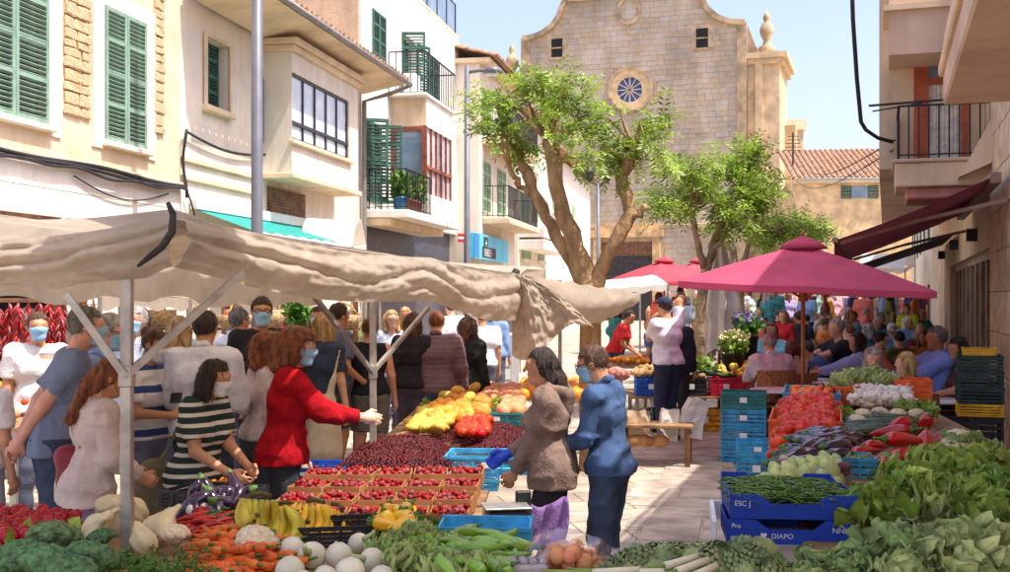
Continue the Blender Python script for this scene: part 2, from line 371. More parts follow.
def louvre(parent, x0, x1, z0, z1, y, m, slats=True, n=28, singles=False, name='shutter_leaf', rz=0., hinge=None):
    """one shutter leaf: stiles, rails and slats"""
    w_, h_ = x1 - x0, z1 - z0; t = .035
    fr = MB(); sw = min(.055, w_ * .16)
    fr.box(0, sw, -t, 0, 0, h_); fr.box(w_ - sw, w_, -t, 0, 0, h_)
    for zz in (0, h_ * .26, h_ * .5, h_ * .75, h_ - sw): fr.box(sw, w_ - sw, -t + .003, -.003, zz, zz + sw)
    leaf = fr.build(name, m, parent, loc=(x0, y, z0))
    if rz: leaf.rotation_euler = (0, 0, rz)
    if slats:
        pitch = (h_ - sw) / n; s1 = MB(); mm = Matrix.Rotation(R(-38), 4, 'X'); s1.box(sw - .002, w_ - sw + .002, -.022, .018, -.004, .004, mm)
        if singles:
            me = s1.mesh('slat'); me.materials.append(m)
            for i in range(n):
                zc = sw + (i + .5) * pitch - sw / 2
                o = bpy.data.objects.new('slat', me); COL.objects.link(o); o.parent = leaf; o.location = (0, -t / 2, zc)
        else:
            s2 = MB()
            for i in range(n):
                zc = sw / 2 + (i + .5) * pitch; m4 = Matrix.Translation((0, -t / 2, zc)) @ mm; s2.box(sw - .002, w_ - sw + .002, -.022, .018, -.004, .004, m4)
            tag(s2.build('louvre_slats', m, leaf), kind='stuff')
    return leaf
def window(parent, x0, x1, z0, z1, y, fm, gmat, nx=2, nz=1, fw=.05, name='window'):
    b = MB(); b.box(x0, x1, y - .03, y + .03, z0, z0 + fw); b.box(x0, x1, y - .03, y + .03, z1 - fw, z1)
    for i in range(nx + 1):
        xc = x0 + (x1 - x0 - fw) * i / nx; b.box(xc, xc + fw, y - .032, y + .032, z0 + fw, z1 - fw)
    for j in range(1, nz): zc = z0 + (z1 - z0) * j / nz; b.box(x0 + fw, x1 - fw, y - .028, y + .028, zc - fw / 2, zc + fw / 2)
    wn = b.build(name, fm, parent)
    for i in range(nx):
        for j in range(nz):
            g = MB(); xa = x0 + fw + (x1 - x0 - fw) * i / nx; xb = x0 + (x1 - x0 - fw) * (i + 1) / nx; za = z0 + (z1 - z0) * j / nz + fw / 2; zb = z0 + (z1 - z0) * (j + 1) / nz - fw / 2
            g.box(xa, xb, y - .006, y + .006, za, zb); g.build('pane', gmat, wn)
    return wn
def railing(parent, pts, z0, z1, m, gap=.11, r=.009, name='railing'):
    b = MB()
    for i in range(len(pts) - 1):
        a, c = Vector((*pts[i], 0)), Vector((*pts[i + 1], 0)); L = (c - a).length; k = max(1, int(L / gap))
        b.bar((a.x, a.y, z1), (c.x, c.y, z1), .04, .025); b.bar((a.x, a.y, z0 + .06), (c.x, c.y, z0 + .06), .025, .02)
        for j in range(k + 1):
            q = a.lerp(c, j / k); b.box(q.x - r, q.x + r, q.y - r, q.y + r, z0, z1)
    return b.build(name, m, parent)
def tile_roof(parent, x0, x1, y0, y1, z0, z1, m, pitch=.22, name='roof_tiles'):
    """barrel tiles running from the eave (y0,z0) up to (y1,z1)"""
    b = MB(); L = math.hypot(y1 - y0, z1 - z0); ang = math.atan2(z1 - z0, y1 - y0); k = max(1, int((x1 - x0) / pitch)); rows = max(1, int(L / .42))
    for i in range(k):
        xc = x0 + (i + .5) * (x1 - x0) / k
        for j in range(rows):
            a, c = j * L / rows - .03, (j + 1) * L / rows; vs = []
            for q, (d, rr) in enumerate(((a, .095), (c, .078))):
                for t in range(6):
                    an = math.pi * t / 5; xx = xc + math.cos(an) * rr; hh = math.sin(an) * rr + (.02 if q == 0 else 0) + random.uniform(-.004, .004)
                    vs.append((xx, y0 + d * math.cos(ang) - hh * math.sin(ang), z0 + d * math.sin(ang) + hh * math.cos(ang)))
            b.add(vs, [(t, t + 6, t + 7, t + 1) for t in range(5)] + [tuple(range(6))])
    b.quad((x0, y0, z0), (x1, y0, z0), (x1, y1, z1), (x0, y1, z1))
    return tag(b.build(name, m, parent), kind='stuff')
def bld(name, label): return thing(name, label, 'building', O_L, RZL)

# ============================ building A: rubble and plaster, green shutters =
A = bld('townhouse', 'ochre plastered house with pale green louvred shutters and patches of bare stone')
sA0, sA1 = W(-120, 100)[0], W(180, 100)[0]
zl = 3.6
s2a, s2b = W(103, 100)[0], W(145, 100)[0]; wz0, wz1 = 3.93, 5.6
s1b = W(47, 100)[0]; s1a = s1b - (s2b - s2a) * 1.22
b = MB(); holes_wall(b, sA0, sA1, zl, 9, [(s2a, s2b, wz0, wz1), (s1a, s1b, wz0, wz1 + .1)], 0, .12)
b.quad((sA1, 0, zl), (sA1, .5, zl), (sA1, .5, 9), (sA1, 0, 9)); b.box(sA0, sA1 - .01, .3, 6, 0, 9); b.build('wall', st_tan, A)
gz0, gz1 = 2.7, 2.92; gx0, gx1 = W(-60, 220)[0], W(61, 220)[0]
# lower storey: pale panels with recessed joints
for m_ in (st_cream, st_white, st_tan, st_brick): weather(m_, .5)
weather(marble, .4); weather(green, .45, (.7, .68, .6), (3, 3, .6)); weather(dgreen, .4, (.7, .68, .6), (3, 3, .6))
jm = pm('panel_joint', C(206, 186, 156), .9, .1)
b = MB(); holes_wall(b, sA0, sA1, 0, zl - .05, [(gx0, gx1, 1.0, gz1)], .012, .2); b.build('lower_wall', jm, A)
panel_me = {}
zz = [0.05, .5, .98, 1.45, 1.92, 2.4, 2.7, 2.92, 3.23, zl - .06]
for i in range(len(zz) - 1):
    xs = [sA0 + .02]
    while xs[-1] < sA1 - .3: xs.append(min(sA1 - .02, xs[-1] + 1.35 + .25 * (i % 2)))
    for a, c in zip(xs[:-1], xs[1:]):
        if zz[i] < gz1 - .01 and zz[i + 1] > 1.0 and a < gx1 and c > gx0:
            if c > gx1 + .1: a = gx1
            else: continue
        p_ = MB(); p_.bbox(a + .004, c - .004, -.012, .006, zz[i] + .004, zz[i + 1] - .004, .003); p_.build('stone_panel', marble, A)
# plaster surrounds, sills, shutters
def surround(P, x0, x1, z0, z1, w_, m, y=-.025):
    b = MB(); b.box(x0 - w_, x0, y, -.001, z0 - w_ * .4, z1 + w_ * .7); b.box(x1, x1 + w_, y, -.001, z0 - w_ * .4, z1 + w_ * .7); b.box(x0, x1, y + .002, -.001, z1, z1 + w_ * .7); return b.build('window_surround', m, P)
for (a, c, z1_) in ((s2a, s2b, wz1), (s1a, s1b, wz1 + .1)):
    surround(A, a, c, wz0, z1_, .26, st_cream)
    b = MB(); b.bbox(a - .06, c + .06, -.10, .1, wz0 - .07, wz0, .01); b.build('sill', st_cream, A)
    m_ = (a + c) / 2
    louvre(A, a + .01, m_ - .004, wz0 + .01, z1_ - .01, -.005, green, True, 30, True); louvre(A, m_ + .004, c - .01, wz0 + .01, z1_ - .01, -.005, green, True, 30, True)
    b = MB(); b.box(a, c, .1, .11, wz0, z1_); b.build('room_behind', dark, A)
# bare stone patches
smesh = []
for k in range(6):
    bm = bmesh.new(); bmesh.ops.create_cube(bm, size=1); bmesh.ops.bevel(bm, geom=list(bm.edges), offset=.12, segments=1, affect='EDGES')
    for v in bm.verts: v.co += Vector([random.uniform(-.07, .07) for _ in range(3)])
    t_ = MB(); t_.bm(bm); me = t_.mesh('stone'); me.materials.append(ochre_s); smesh.append(me)
def stones(P, x0, x1, z0, z1, hmin=.09, hmax=.17, wmin=.16, wmax=.42, y=0., name='stone'):
    z = z0
    while z < z1 - .04:
        h_ = min(random.uniform(hmin, hmax), z1 - z); x = x0
        while x < x1 - .04:
            w_ = min(random.uniform(wmin, wmax), x1 - x)
            o = bpy.data.objects.new(name, random.choice(smesh)); COL.objects.link(o); o.parent = P
            o.location = (x + w_ / 2, y + .01, z + h_ / 2); o.scale = (w_ * .95, random.uniform(.08, .12), h_ * .9); x += w_
        z += h_
stones(A, W(63, 80)[0], W(89, 80)[0], 4.12, 7.0); stones(A, W(153, 80)[0], W(163, 80)[0], 4.2, 7.0, wmin=.12, wmax=.3)
b = MB(); b.bbox(sA0, sA1, -.05, .02, zl - .05, zl + .01, .01); b.build('ledge', st_tan, A)
# lattice transom in the lower storey
b = MB(); b.box(gx0, gx1, .02, .08, gz0 - .04, gz0); b.box(gx0, gx1, .02, .08, gz1 - .04, gz1)
k = 9
for i in range(k + 1): xx = gx0 + (gx1 - gx0 - .07) * i / k; b.box(xx, xx + .07, .015, .085, gz0, gz1 - .04)
b.box(gx0, gx1, .03, .07, (gz0 + gz1) / 2 - .02, (gz0 + gz1) / 2 + .01); b.build('transom_lattice', brownwood, A)
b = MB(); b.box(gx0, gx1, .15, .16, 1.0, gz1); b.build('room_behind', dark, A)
# ============================ cables on the fronts ===========================
def cable(label, pts, r, m=wire_m, cat='cable', name='cable'):
    b = MB(); b.tube(pts, r, 6); return tag(b.build(name, m, None, True), label, cat)
def Lw(s, z, p): # local facade coords to world
    return Vector((O_L[0] + UX * s + UY * p, O_L[1] + UY * s - UX * p, z))
for k, dz in enumerate((0, .045, .08)):
    pts = [Lw(s, 3.56 - dz + .02 * math.sin(s * 2.1 + k) - .02 * (k == 2) * math.sin(s * 5), .07 + .015 * k) for s in np.linspace(sA0, sA1 + .02, 40)]
    cable(['upper', 'middle', 'lower'][k] + ' strand of the black cable bundle running under the green shuttered windows', pts, .026 - .004 * k)
cable('thin cable loop sagging below the bundle on the pale panels', [Lw(s, 3.42 - .18 * math.sin(math.pi * t), .05) for t, s in zip(np.linspace(0, 1, 14), np.linspace(W(70, 150)[0], W(165, 150)[0], 14))], .01)
cable('black cable climbing the corner between ochre house and bay window house', [Lw(sA1 + .03, z, .06 + .03 * math.sin(z * 6)) for z in np.linspace(3.4, 4.35, 10)] + [Lw(s, 4.35 - .12 * math.sin((s - sA1) * 1.1) , .05) for s in np.linspace(sA1 + .1, W(262, 150)[0], 12)], .022)
cable('thin cable dropping along the corner to the teal awning', [Lw(sA1 + .25 * math.sin(t * 2) + .1, 3.5 - t * .6, .06) for t in np.linspace(0, 1, 8)], .014)
# rolled awning by the lattice: blue and white
aw = thing('rolled_awning', 'white awning edged in blue below the wooden lattice', 'awning', O_L, RZL)
b = MB(); x0, x1 = W(-60, 235)[0], W(62, 235)[0]; b.grid(lambda u, v: (x0 + (x1 - x0) * u, -.02 - .75 * v, 2.66 - .16 * v - .02 * math.sin(u * 40)), 20, 4); b.build('canvas', pm('white_canvas', C(232, 232, 236), .85, .06, 3, .1), aw, True)
b = MB(); b.grid(lambda u, v: (x0 + (x1 - x0) * u, -.772, 2.505 - .14 * v - .012 * math.sin(u * 60)), 30, 1); b.build('valance', pm('blue_canvas', C(78, 110, 178), .85, .1), aw)

# ============================ building B: bay window house ===================
B = bld('bay_window_house', 'cream house with glazed bay window, tiled eave and small green shuttered window')
sB1 = W(361, 100)[0]; eB = 6.45
wx0, wx1 = W(206, 70)[0], W(229, 70)[0]; wzb, wzt = W(206, 105)[1], W(206, 36)[1]
b = MB(); holes_wall(b, sA1 + .004, sB1, 0, eB, [(wx0, wx1, wzb, wzt)], .02, .22); b.box(sA1 + .01, sB1 - .01, .4, 6, 0, eB); b.build('wall', st_cream, B)
surround(B, wx0, wx1, wzb, wzt, .07, st_tan, -.03)
b = MB(); b.bbox(wx0 - .1, wx1 + .1, -.09, .1, wzb - .09, wzb, .01); b.build('sill', st_tan, B)
wm = (wx0 + wx1) / 2; louvre(B, wx0, wm, wzb, wzt, .2, dgreen, True, 18); louvre(B, wm, wx1, wzb, wzt, .2, dgreen, True, 18)
for zc in (W(190, 160)[1], W(190, 178)[1]):
    b = MB(); b.bbox(sA1 + .05, W(258, 160)[0], -.03, .018, zc - .04, zc + .03, .008); b.build('band_course', st_tan, B)
# bay
bs0, bp = W(263, 100)[0], .5; bs1 = W(358, 100, bp)[0]
bz0, bz1 = W(290, 172, bp)[1], 6.05
vx0, vx1 = W(291, 100, bp)[0] + .04, W(349, 100, bp)[0]; vz0, vz1 = W(291, 139, bp)[1], W(291, 71, bp)[1]
b = MB(); holes_wall(b, bs0, bs1, bz0, bz1, [(vx0, vx1, vz0, vz1)], -bp, .1)
b.quad((bs0, -bp, bz0), (bs0, -bp, bz1), (bs0, .02, bz1), (bs0, .02, bz0)); b.quad((bs1, .02, bz0), (bs1, .02, bz1), (bs1, -bp, bz1), (bs1, -bp, bz0))
b.quad((bs0, -bp, bz0), (bs0, .02, bz0), (bs1, .02, bz0), (bs1, -bp, bz0)); b.quad((bs0, -bp, bz1), (bs1, -bp, bz1), (bs1, .02, bz1), (bs0, .02, bz1))
bay = b.build('bay', st_cream, B)
window(B, vx0, vx1, vz0, vz1, -bp + .06, steel_d, white_glass, 5, 1, .05, 'bay_window')
b = MB(); b.box(vx0, vx1, -bp + .015, -bp + .10, vz0 + (vz1 - vz0) * .24, vz0 + (vz1 - vz0) * .24 + .055); b.build('bay_transom', steel_d, B)
b = MB(); b.box(bs0 + .02, bs1 - .02, -bp + .3, -bp + .31, vz0, vz1); b.build('room_behind', pm('room_shade', C(120, 124, 130), .9), B)
window(B, bs0 - .28, bs0 - .03, vz0 - .05, vz1 - .1, .005, dgreen, glass, 1, 2, .04, 'side_window')
for (a, c, e) in ((bz0 - .09, bz0, .06), (bz1, bz1 + .1, .08), (bz1 + .1, bz1 + .2, .16)):
    b = MB(); b.bbox(bs0 - e, bs1 + e, -bp - e, .01, a, c - .003, .012); b.build('moulding', st_tan, B)
b = MB(); b.bbox(vx0 - .1, vx1 + .1, -bp - .07, -bp + .02, vz0 - .07, vz0, .01); b.build('sill', st_tan, B)
b = MB(); b.quad((sA1, -.05, eB - .2), (sB1, -.05, eB - .2), (sB1, -.95, eB - .02), (sA1, -.95, eB - .02)); b.build('eave_board', st_tan, B)
tile_roof(B, sA1 + .05, sB1, -1.0, 5.2, eB, eB + 1.5, roof_t)
b = MB(); b.tube([(sA1 + .1, -1.06, eB - .02), (sB1 + .05, -1.06, eB - .03), (sB1 + .06, -.6, eB - .2), (sB1 - .02, -.08, eB - .35), (sB1 - .02, -.08, 3.9), (sB1 - .02, -.08, .4)], .05, 8); b.build('gutter', pm('zinc', C(150, 146, 142), .5, .1, metal=.4), B, True)
pxs = W(268, 190)[0], W(303, 190)[0]; b = MB(); zq0, zq1 = W(268, 212)[1], W(268, 186)[1]
for i in range(9): zc = zq0 + (zq1 - zq0) * i / 9; b.box(pxs[0], pxs[1], -.05, .015, zc, zc + (zq1 - zq0) / 9 * .82)
tag(b.build('louvre_vent', brownwood, B), kind='stuff')
# teal awning at the shop
aw = thing('teal_awning', 'teal and white shop awning below the small shuttered window', 'awning', O_L, RZL)
x0, x1 = W(188, 210)[0] + .1, W(300, 220)[0]
b = MB(); b.grid(lambda u, v: (x0 + (x1 - x0) * u, -.02 - .9 * v, 3.28 - .32 * v), 16, 3); b.build('canvas', teal, aw, True)
b = MB(); b.grid(lambda u, v: (x0 + (x1 - x0) * u, -.93, 2.955 - .16 * v - .01 * math.sin(u * 50)), 40, 1); b.build('valance', pm('aqua_canvas', C(200, 226, 218), .8, .08), aw)
b = MB(); b.bbox(x0 - .05, x1 + .05, -.12, -.005, 3.26, 3.42, .01); b.build('cassette', pm('white_metal', C(225, 228, 226), .4, .05), aw)

# ============================ building C: white house with mirador ===========
Cb = bld('white_balcony_house', 'tall white house with enclosed glass balcony and dark green shutters')
sC0, sC1 = sB1 + .005, W(459, 100)[0]; tC = 9.35
def winrect(p0, p1, yt, yb, p=0.): # pixels: left edge gives the heights
    return W(p0, yb, p)[0], W(p1, yb, p)[0], W(p0, yb, p)[1], W(p0, yt, p)[1]
w1 = winrect(372, 385, 8, 68); w2 = winrect(402, 416, 32, 98); w3 = winrect(427, 438, 54, 104); w4 = winrect(364, 379, 118, 200)
b = MB(); holes_wall(b, sC0, sC1, 0, tC, [w1, w2, w3, w4, (sC0 + .3, sC1 - .3, .05, W(368, 214)[1])], 0, .2)
b.quad((sC0, 0, 0), (sC0, 0, tC), (sC0, 8, tC), (sC0, 8, 0)); b.quad((sC1, 0, 0), (sC1, 8, 0), (sC1, 8, tC), (sC1, 0, tC)); b.quad((sC0, 0, tC), (sC1, 0, tC), (sC1, 8, tC), (sC0, 8, tC))
b.build('wall', st_white, Cb)
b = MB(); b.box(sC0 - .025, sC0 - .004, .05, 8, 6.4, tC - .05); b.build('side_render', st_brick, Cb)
for q in (w1, w3, w4):
    m_ = (q[0] + q[1]) / 2; louvre(Cb, q[0], m_, q[2], q[3], .0, dgreen, True, 22); louvre(Cb, m_, q[1], q[2], q[3], .0, dgreen, True, 22)
for q in (w1, w3):
    b = MB(); b.bbox(q[0] - .05, q[1] + .05, -.08, .03, q[2] - .07, q[2], .01); b.build('sill', st_tan, Cb)
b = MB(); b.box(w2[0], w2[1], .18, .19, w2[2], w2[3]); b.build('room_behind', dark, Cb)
louvre(Cb, w2[0], w2[0] + .55, w2[2], w2[3], 0, dgreen, True, 22, rz=R(-78)); louvre(Cb, w2[1], w2[1] + .55, w2[2], w2[3], -.02, dgreen, True, 22, rz=R(-20))
b = MB(); b.box(w4[0], w4[1], .18, .19, w4[2], w4[3]); b.build('door_panel', redwood, Cb)
louvre(Cb, w4[0] - .02, w4[0] + .5, w4[2], w4[3], -.01, dgreen, True, 22, rz=R(-60)); louvre(Cb, w4[1], w4[1] + .5, w4[2], w4[3], -.01, dgreen, True, 22, rz=R(-75))
# mirador
ms0, mp = W(391, 150)[0], .84; ms1 = W(452, 150, mp)[0]; mz0, mz1, mz2 = W(425, 205, mp)[1], W(425, 125, mp)[1], W(425, 96, mp)[1]
for za_, zb2 in ((mz1, mz2), (mz0 - .35, mz0 + .28)): b = MB(); b.box(ms0, ms1, -mp, -.002, za_, zb2); b.build('mirador_band', st_white, Cb)
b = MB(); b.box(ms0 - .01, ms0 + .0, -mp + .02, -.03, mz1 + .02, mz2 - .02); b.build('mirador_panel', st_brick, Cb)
gl = MB(); gl.box(ms0 + .05, ms1 - .04, -mp + .06, -mp + .07, mz0 + .28, mz1); gl.build('mirador_glazing', white_glass, Cb)
gl = MB(); gl.box(ms0 + .05, ms0 + .06, -mp + .09, -.06, mz0 + .28, mz1); gl.build('mirador_side_glass', glass, Cb)
fr = MB(); 
for i in range(6): xx = ms0 + (ms1 - ms0 - .06) * i / 5; fr.box(xx + .012, xx + .045, -mp + .005, -mp + .1, mz0 + .28, mz1)
fr.box(ms0, ms1, -mp - .01, -mp + .08, mz0 + .85, mz0 + .92); fr.box(ms0 - .012, ms0 + .04, -mp, -mp + .12, mz0 + .28, mz1 + .01); fr.box(ms0 - .012, ms0 + .04, -.1, -.004, mz0 + .2, mz1); fr.box(ms0 - .012, ms0 + .04, -mp + .12, -.1, mz1 - .1, mz1)
fr.build('mirador_frame', redwood, Cb)
railing(Cb, [(W(388, 90)[0], -.02), (W(388, 90)[0], -mp - .02), (ms1 + .2, -mp - .02), (ms1 + .2, -.02)], mz2 + .02, mz2 + 1.0, iron, .16)
b = MB(); b.bbox(W(388, 90)[0] - .05, ms1 + .25, -mp - .06, 0, mz2 + .002, mz2 + .07, .01); b.build('balcony_floor', st_white, Cb)
bx0, bx1, bpz = W(362, 202)[0], W(458, 230, .95)[0], W(390, 205, .95)[1]
b = MB(); b.bbox(bx0, bx1, -1.0, -.002, bpz - .16, bpz, .015); b.build('balcony_slab', st_white, Cb)
b = MB(); b.bbox(bx0 + .05, bx1 - .05, -.6, -.003, bpz - .32, bpz - .163, .02); b.build('balcony_corbel', st_tan, Cb)
railing(Cb, [(bx0 + .03, -.02), (bx0 + .03, -.95), (ms0 - .05, -.95)], bpz, bpz + .85, iron, .12)
b = MB(); b.box(sC0 + .3, sC1 - .3, .19, .2, .05, W(368, 214)[1]); b.build('shopfront', pm('shopfront_grey', C(78, 80, 92), .4, .2), Cb)
b = MB(); b.box(sC0 + 1, sC1, 0.0, .06, tC + .03, tC + .10); b.build('parapet_cap', st_tan, Cb)
gr = MB(); gr.box(sC0 + 1.5, sC1 - .1, .1, .115, tC + .12, tC + .95); gr.build('glass_balustrade', glass, Cb)
railing(Cb, [(sC0 + 1.5, .1), (sC1 - .05, .1)], tC + .1, tC + 1.0, steel_d, 1.0, .02)
b = MB(); b.bbox(sC1 - .9, sC1 - .35, .2, .7, tC + .1, tC + .95, .02); b.build('chimney_box', dark, Cb)
ac = MB(); ac.bbox(W(398, 90)[0], W(398, 90)[0] + .8, -.42, -.1, mz2 + .12, mz2 + .68, .02); ac.build('air_conditioner', pm('white_plastic', C(222, 222, 220), .4, .05), Cb)
# pots on the balcony
pot_t = pm('terracotta', C(186, 112, 74), .8, .15, 8); pot_b = pm('blue_glaze', C(40, 120, 170), .25, .1)
leafm = pm('leaf_green', C(112, 152, 58), .55, .25, 9, rnd=.25, hue=.025, trans=.3)
def leaf_cloud(mb, c, rad, n, size, flat=.6, up=.2):
    for _ in range(n):
        d = Vector(rng.normal(size=3)); d.normalize(); p = Vector(c) + Vector((d.x * rad[0], d.y * rad[1], d.z * rad[2])) * random.random() ** .4
        a = Vector(rng.normal(size=3)); a.z = a.z * flat + up; a.normalize(); b_ = a.cross(Vector(rng.normal(size=3))).normalized(); s_ = size * random.uniform(.6, 1.3)
        t = a * s_; q = b_ * s_ * .36; nn = a.cross(b_) * s_ * .12
        mb.add([p, p + t * .5 + q + nn, p + t, p + t * .5 - q + nn], [(0, 1, 2), (0, 2, 3)])
for i, (px, lab, m_) in enumerate(((384, 'blue glazed pot with spiky plant on the white house balcony', pot_b), (393, 'terracotta pot with leafy plant beside the blue pot on the balcony', pot_t), (404, 'terracotta pot with bushy plant nearest the balcony corner', pot_t), (414, 'terracotta pot with trailing plant below the mirador glass', pot_t))):
    s_ = W(px, 195, .8)[0]; s_ = bx0 + .25 + i * .42
    P = thing('potted_plant', lab, 'potted plant', Lw(s_, bpz, .75), 0)
    b = MB(); b.lathe([(.1, 0), (.15, .24), (.165, .24), (.165, .28), (.14, .28), (.12, .22)], 14); b.build('pot', m_, P, True)
    b = MB(); leaf_cloud(b, (0, 0, .5), (.2, .2, .3), 150, .16, 1, .6); b.build('foliage', leafm, P)

# ============================ building D: cream house past the lamp ==========
D = bld('corner_house', 'cream house with green shutters and balconies above the cyan shop sign')
pD = .67; sD0 = W(456, 100)[0]; sD1 = W(516, 100, pD)[0]; eD = 8.75
dw = [winrect(482, 491, 88, 128, pD), winrect(499, 507, 98, 134, pD), winrect(482, 490, 160, 212, pD), winrect(497, 505, 168, 214, pD)]
b = MB(); holes_wall(b, sD0, sD1, 0, eD, dw, -pD, .15); b.quad((sD0, -pD, 0), (sD0, -pD, eD), (sD0, 7, eD), (sD0, 7, 0)); b.quad((sD1, -pD, 0), (sD1, 7, 0), (sD1, 7, eD), (sD1, -pD, eD)); b.build('wall', st_cream, D)
for q in dw:
    m_ = (q[0] + q[1]) / 2; louvre(D, q[0], m_, q[2], q[3], -pD - .0, pgreen, True, 20); louvre(D, m_, q[1], q[2], q[3], -pD - .0, pgreen, True, 20)
for zb in (W(482, 214, pD)[1], W(482, 130, pD)[1] - .1):
    b = MB(); b.bbox(sD0 + .4, sD1 - .2, -pD - .8, -pD + .002, zb - .28, zb - .1, .02); b.build('balcony_slab', st_tan, D)
    railing(D, [(sD0 + .45, -pD), (sD0 + .45, -pD - .75), (sD1 - .25, -pD - .75), (sD1 - .25, -pD)], zb - .1, zb + .8, iron, .13)
tile_roof(D, sD0 - .2, sD1 + .2, -pD - .5, 5, eD, eD + 1.6, roof_t)
b = MB(); b.bbox(sD0 - .15, sD1 + .15, -pD - .35, 6, eD - .16, eD - .02, .02); b.build('cornice', st_tan, D)
b = MB(); b.box(sD0 + .5, sD1 - .5, -pD - .02, -pD + .02, .1, 2.7); b.build('shopfront', pm('shopfront_dark', C(70, 66, 66), .4, .2), D)
# cyan sign
sg = thing('shop_sign', 'cyan shop sign with dark lettering on the cream house', 'sign', O_L, RZL)
gx0_, gx1_ = W(473, 240, pD + .12)[0], W(507, 240, pD + .12)[0]; gz_0, gz_1 = W(473, 258, pD + .12)[1], W(473, 232, pD + .12)[1]
cy = pm('cyan_sign', C(88, 206, 238), .35, .08, 1); cyd = pm('blue_sign', C(50, 130, 205), .35, .08); 
b = MB(); b.bbox(gx0_, gx1_, -pD - .16, -pD - .02, gz_0, gz_1, .01); b.build('board', cy, sg)
b = MB(); b.box(gx0_ - .004, gx0_ + .6, -pD - .166, -pD - .162, gz_0 + .03, gz_1 - .02); b.build('end_panel', cyd, sg)
dk = pm('sign_dark', C(36, 44, 64), .4); wt = pm('sign_white', C(240, 240, 240), .4, .03)
b = MB(); b.box(gx0_ + 1.2, gx0_ + 1.75, -pD - .172, -pD - .164, gz_1 - .4, gz_1 - .06); b.build('emblem', dk, sg); text_part('emblem_cross', '+', .4, wt, sg, (gx0_ + 1.36, -pD - .176, gz_1 - .38), (R(90), 0, 0))
b = MB(); b.bbox(gx0_ + 1.0, gx0_ + 2.9, -pD - .172, -pD - .164, gz_0 + .06, gz_0 + .36, .003); b.build('lettering_panel', dk, sg); text_part('lettering', 'I EASED', .3, wt, sg, (gx0_ + 1.2, -pD - .176, gz_0 + .1), (R(90), 0, 0))
rs = thing('small_red_sign', 'small red and white sign on the wall left of the cyan sign', 'sign', at(463.5, 238, 31.8), R(8))
b = MB(); b.bbox(-.16, .16, -.02, .02, -.12, .12, .005); b.build('board', pm('sign_red', C(200, 60, 52), .4), rs); b = MB(); b.box(-.15, .15, -.026, -.021, -.03, .03); b.build('stripe', wt, rs)
# ============================ building E and F: further houses ===============
def far_house(name, label, p0, p1, p, top_px, top_py, wins, wall, shut):
    Eb = bld(name, label); s0, s1 = W(p0, 100, p)[0], W(p1, 100, p)[0]; e = W(top_px, top_py, p)[1]
    b = MB(); b.box(s0, s1, -p, 7, 0, e); b.build('wall', wall, Eb)
    for r_ in wins:
        q = winrect(*r_, p); b = MB(); b.box(q[0], q[1], -p - .05, -p + .01, q[2], q[3]); wn = b.build('window', shut, Eb); b = MB(); b.box(q[0] - .15, q[1] + .15, -p - .12, -p - .002, q[2] - .14, q[2] - .01); b.build('sill', wall, wn)
    tile_roof(Eb, s0 - .2, s1 + .2, -p - .5, 4, e, e + 1.2, roof_t)
    return Eb, s0, s1, e
E1, s0, s1, e = far_house('terrace_house', 'cream terrace house with balcony behind the left limb of the big tree', 517.5, 546, .4, 520, 112, [(522, 527, 140, 165), (533, 538, 146, 168), (521, 526, 190, 222), (533, 538, 196, 222), (522, 530, 250, 258), (538, 543, 254, 260)], st_cream, pgreen)
for zb in (W(520, 232, .4)[1], W(520, 244, .4)[1]):
    b = MB(); b.bbox(s0 + .3, s1 - .3, -1.3, -.4, zb - .2, zb + .15, .02); b.build('balcony_slab', st_white, E1)
E2, s0, s1, e = far_house('far_terrace_house', 'pale far terrace house with pale green shutters between the tree limbs', 546.5, 590, .2, 550, 150, [(552, 556, 190, 210), (562, 566, 200, 216), (572, 575, 205, 218), (553, 557, 232, 248), (566, 569, 236, 250)], st_white, pgreen)
# ============================ the church =====================================
chx, chy = 1.205, 77.0; rzc = math.atan2(-.314, .949)
CH = thing('church', 'sandstone church with curved gable and rose window at the end of the street', 'church', (chx, chy, 0), rzc)
def chp(px, py):
    a = (px - CX) / F; t = (chy * a - chx) / (.949 + .314 * a); Y = chy - .314 * t; return t, CAMH - (py - HY) / F * Y
ch_s = island_var(pm('church_stone', C(196, 180, 158), .9, .12, .35, .4, 14, detail=8), .07); weather(ch_s, .7, (.56, .53, .5), (.3, .3, .14), .46)
ch_p = pm('church_mortar', C(196, 172, 142), .95, .15, 2, detail=8)
ch_d = pm('church_trim', C(190, 166, 132), .9, .2, 1.5, .3, 12)
wid = chp(745, 100)[0]; zsh = chp(523, 38)[1]; zsr = chp(744, 23)[1]; zt = chp(620, 0)[1] + .3
zsh = (zsh + zsr) / 2; tl, tr = chp(563, 2)[0], chp(701, 2)[0]
def gable(t):
    if t < tl: q = t / tl; return zsh + (zt - zsh) * (1 - math.sqrt(max(0, 1 - (q * 1.0) ** 2.2)))
    if t > tr: q = (wid - t) / (wid - tr); return zsh + (zt - zsh) * (1 - math.sqrt(max(0, 1 - (q) ** 2.2)))
    return zt
ts = np.linspace(0, wid, 60); b = MB()
vs = [(t, 0, 0) for t in ts] + [(t, 0, gable(t)) for t in ts]; k = len(ts); b.add(vs, [(i, i + 1, k + i + 1, k + i) for i in range(k - 1)])
vs = [(t, 0, gable(t)) for t in ts] + [(t, 1.2, gable(t)) for t in ts]; b.add(vs, [(i, i + 1, k + i + 1, k + i) for i in range(k - 1)])
b.quad((wid, 0, 0), (wid, 1.2, 0), (wid, 1.2, zsh), (wid, 0, zsh)); b.quad((0, 0, 0), (0, 0, zsh), (0, 1.2, zsh), (0, 1.2, 0)); b.build('facade', ch_p, CH)
rw_t, rw_z = chp(630, 90); rw_r = 1.32
ow_t, ow_z = chp(629, 12)
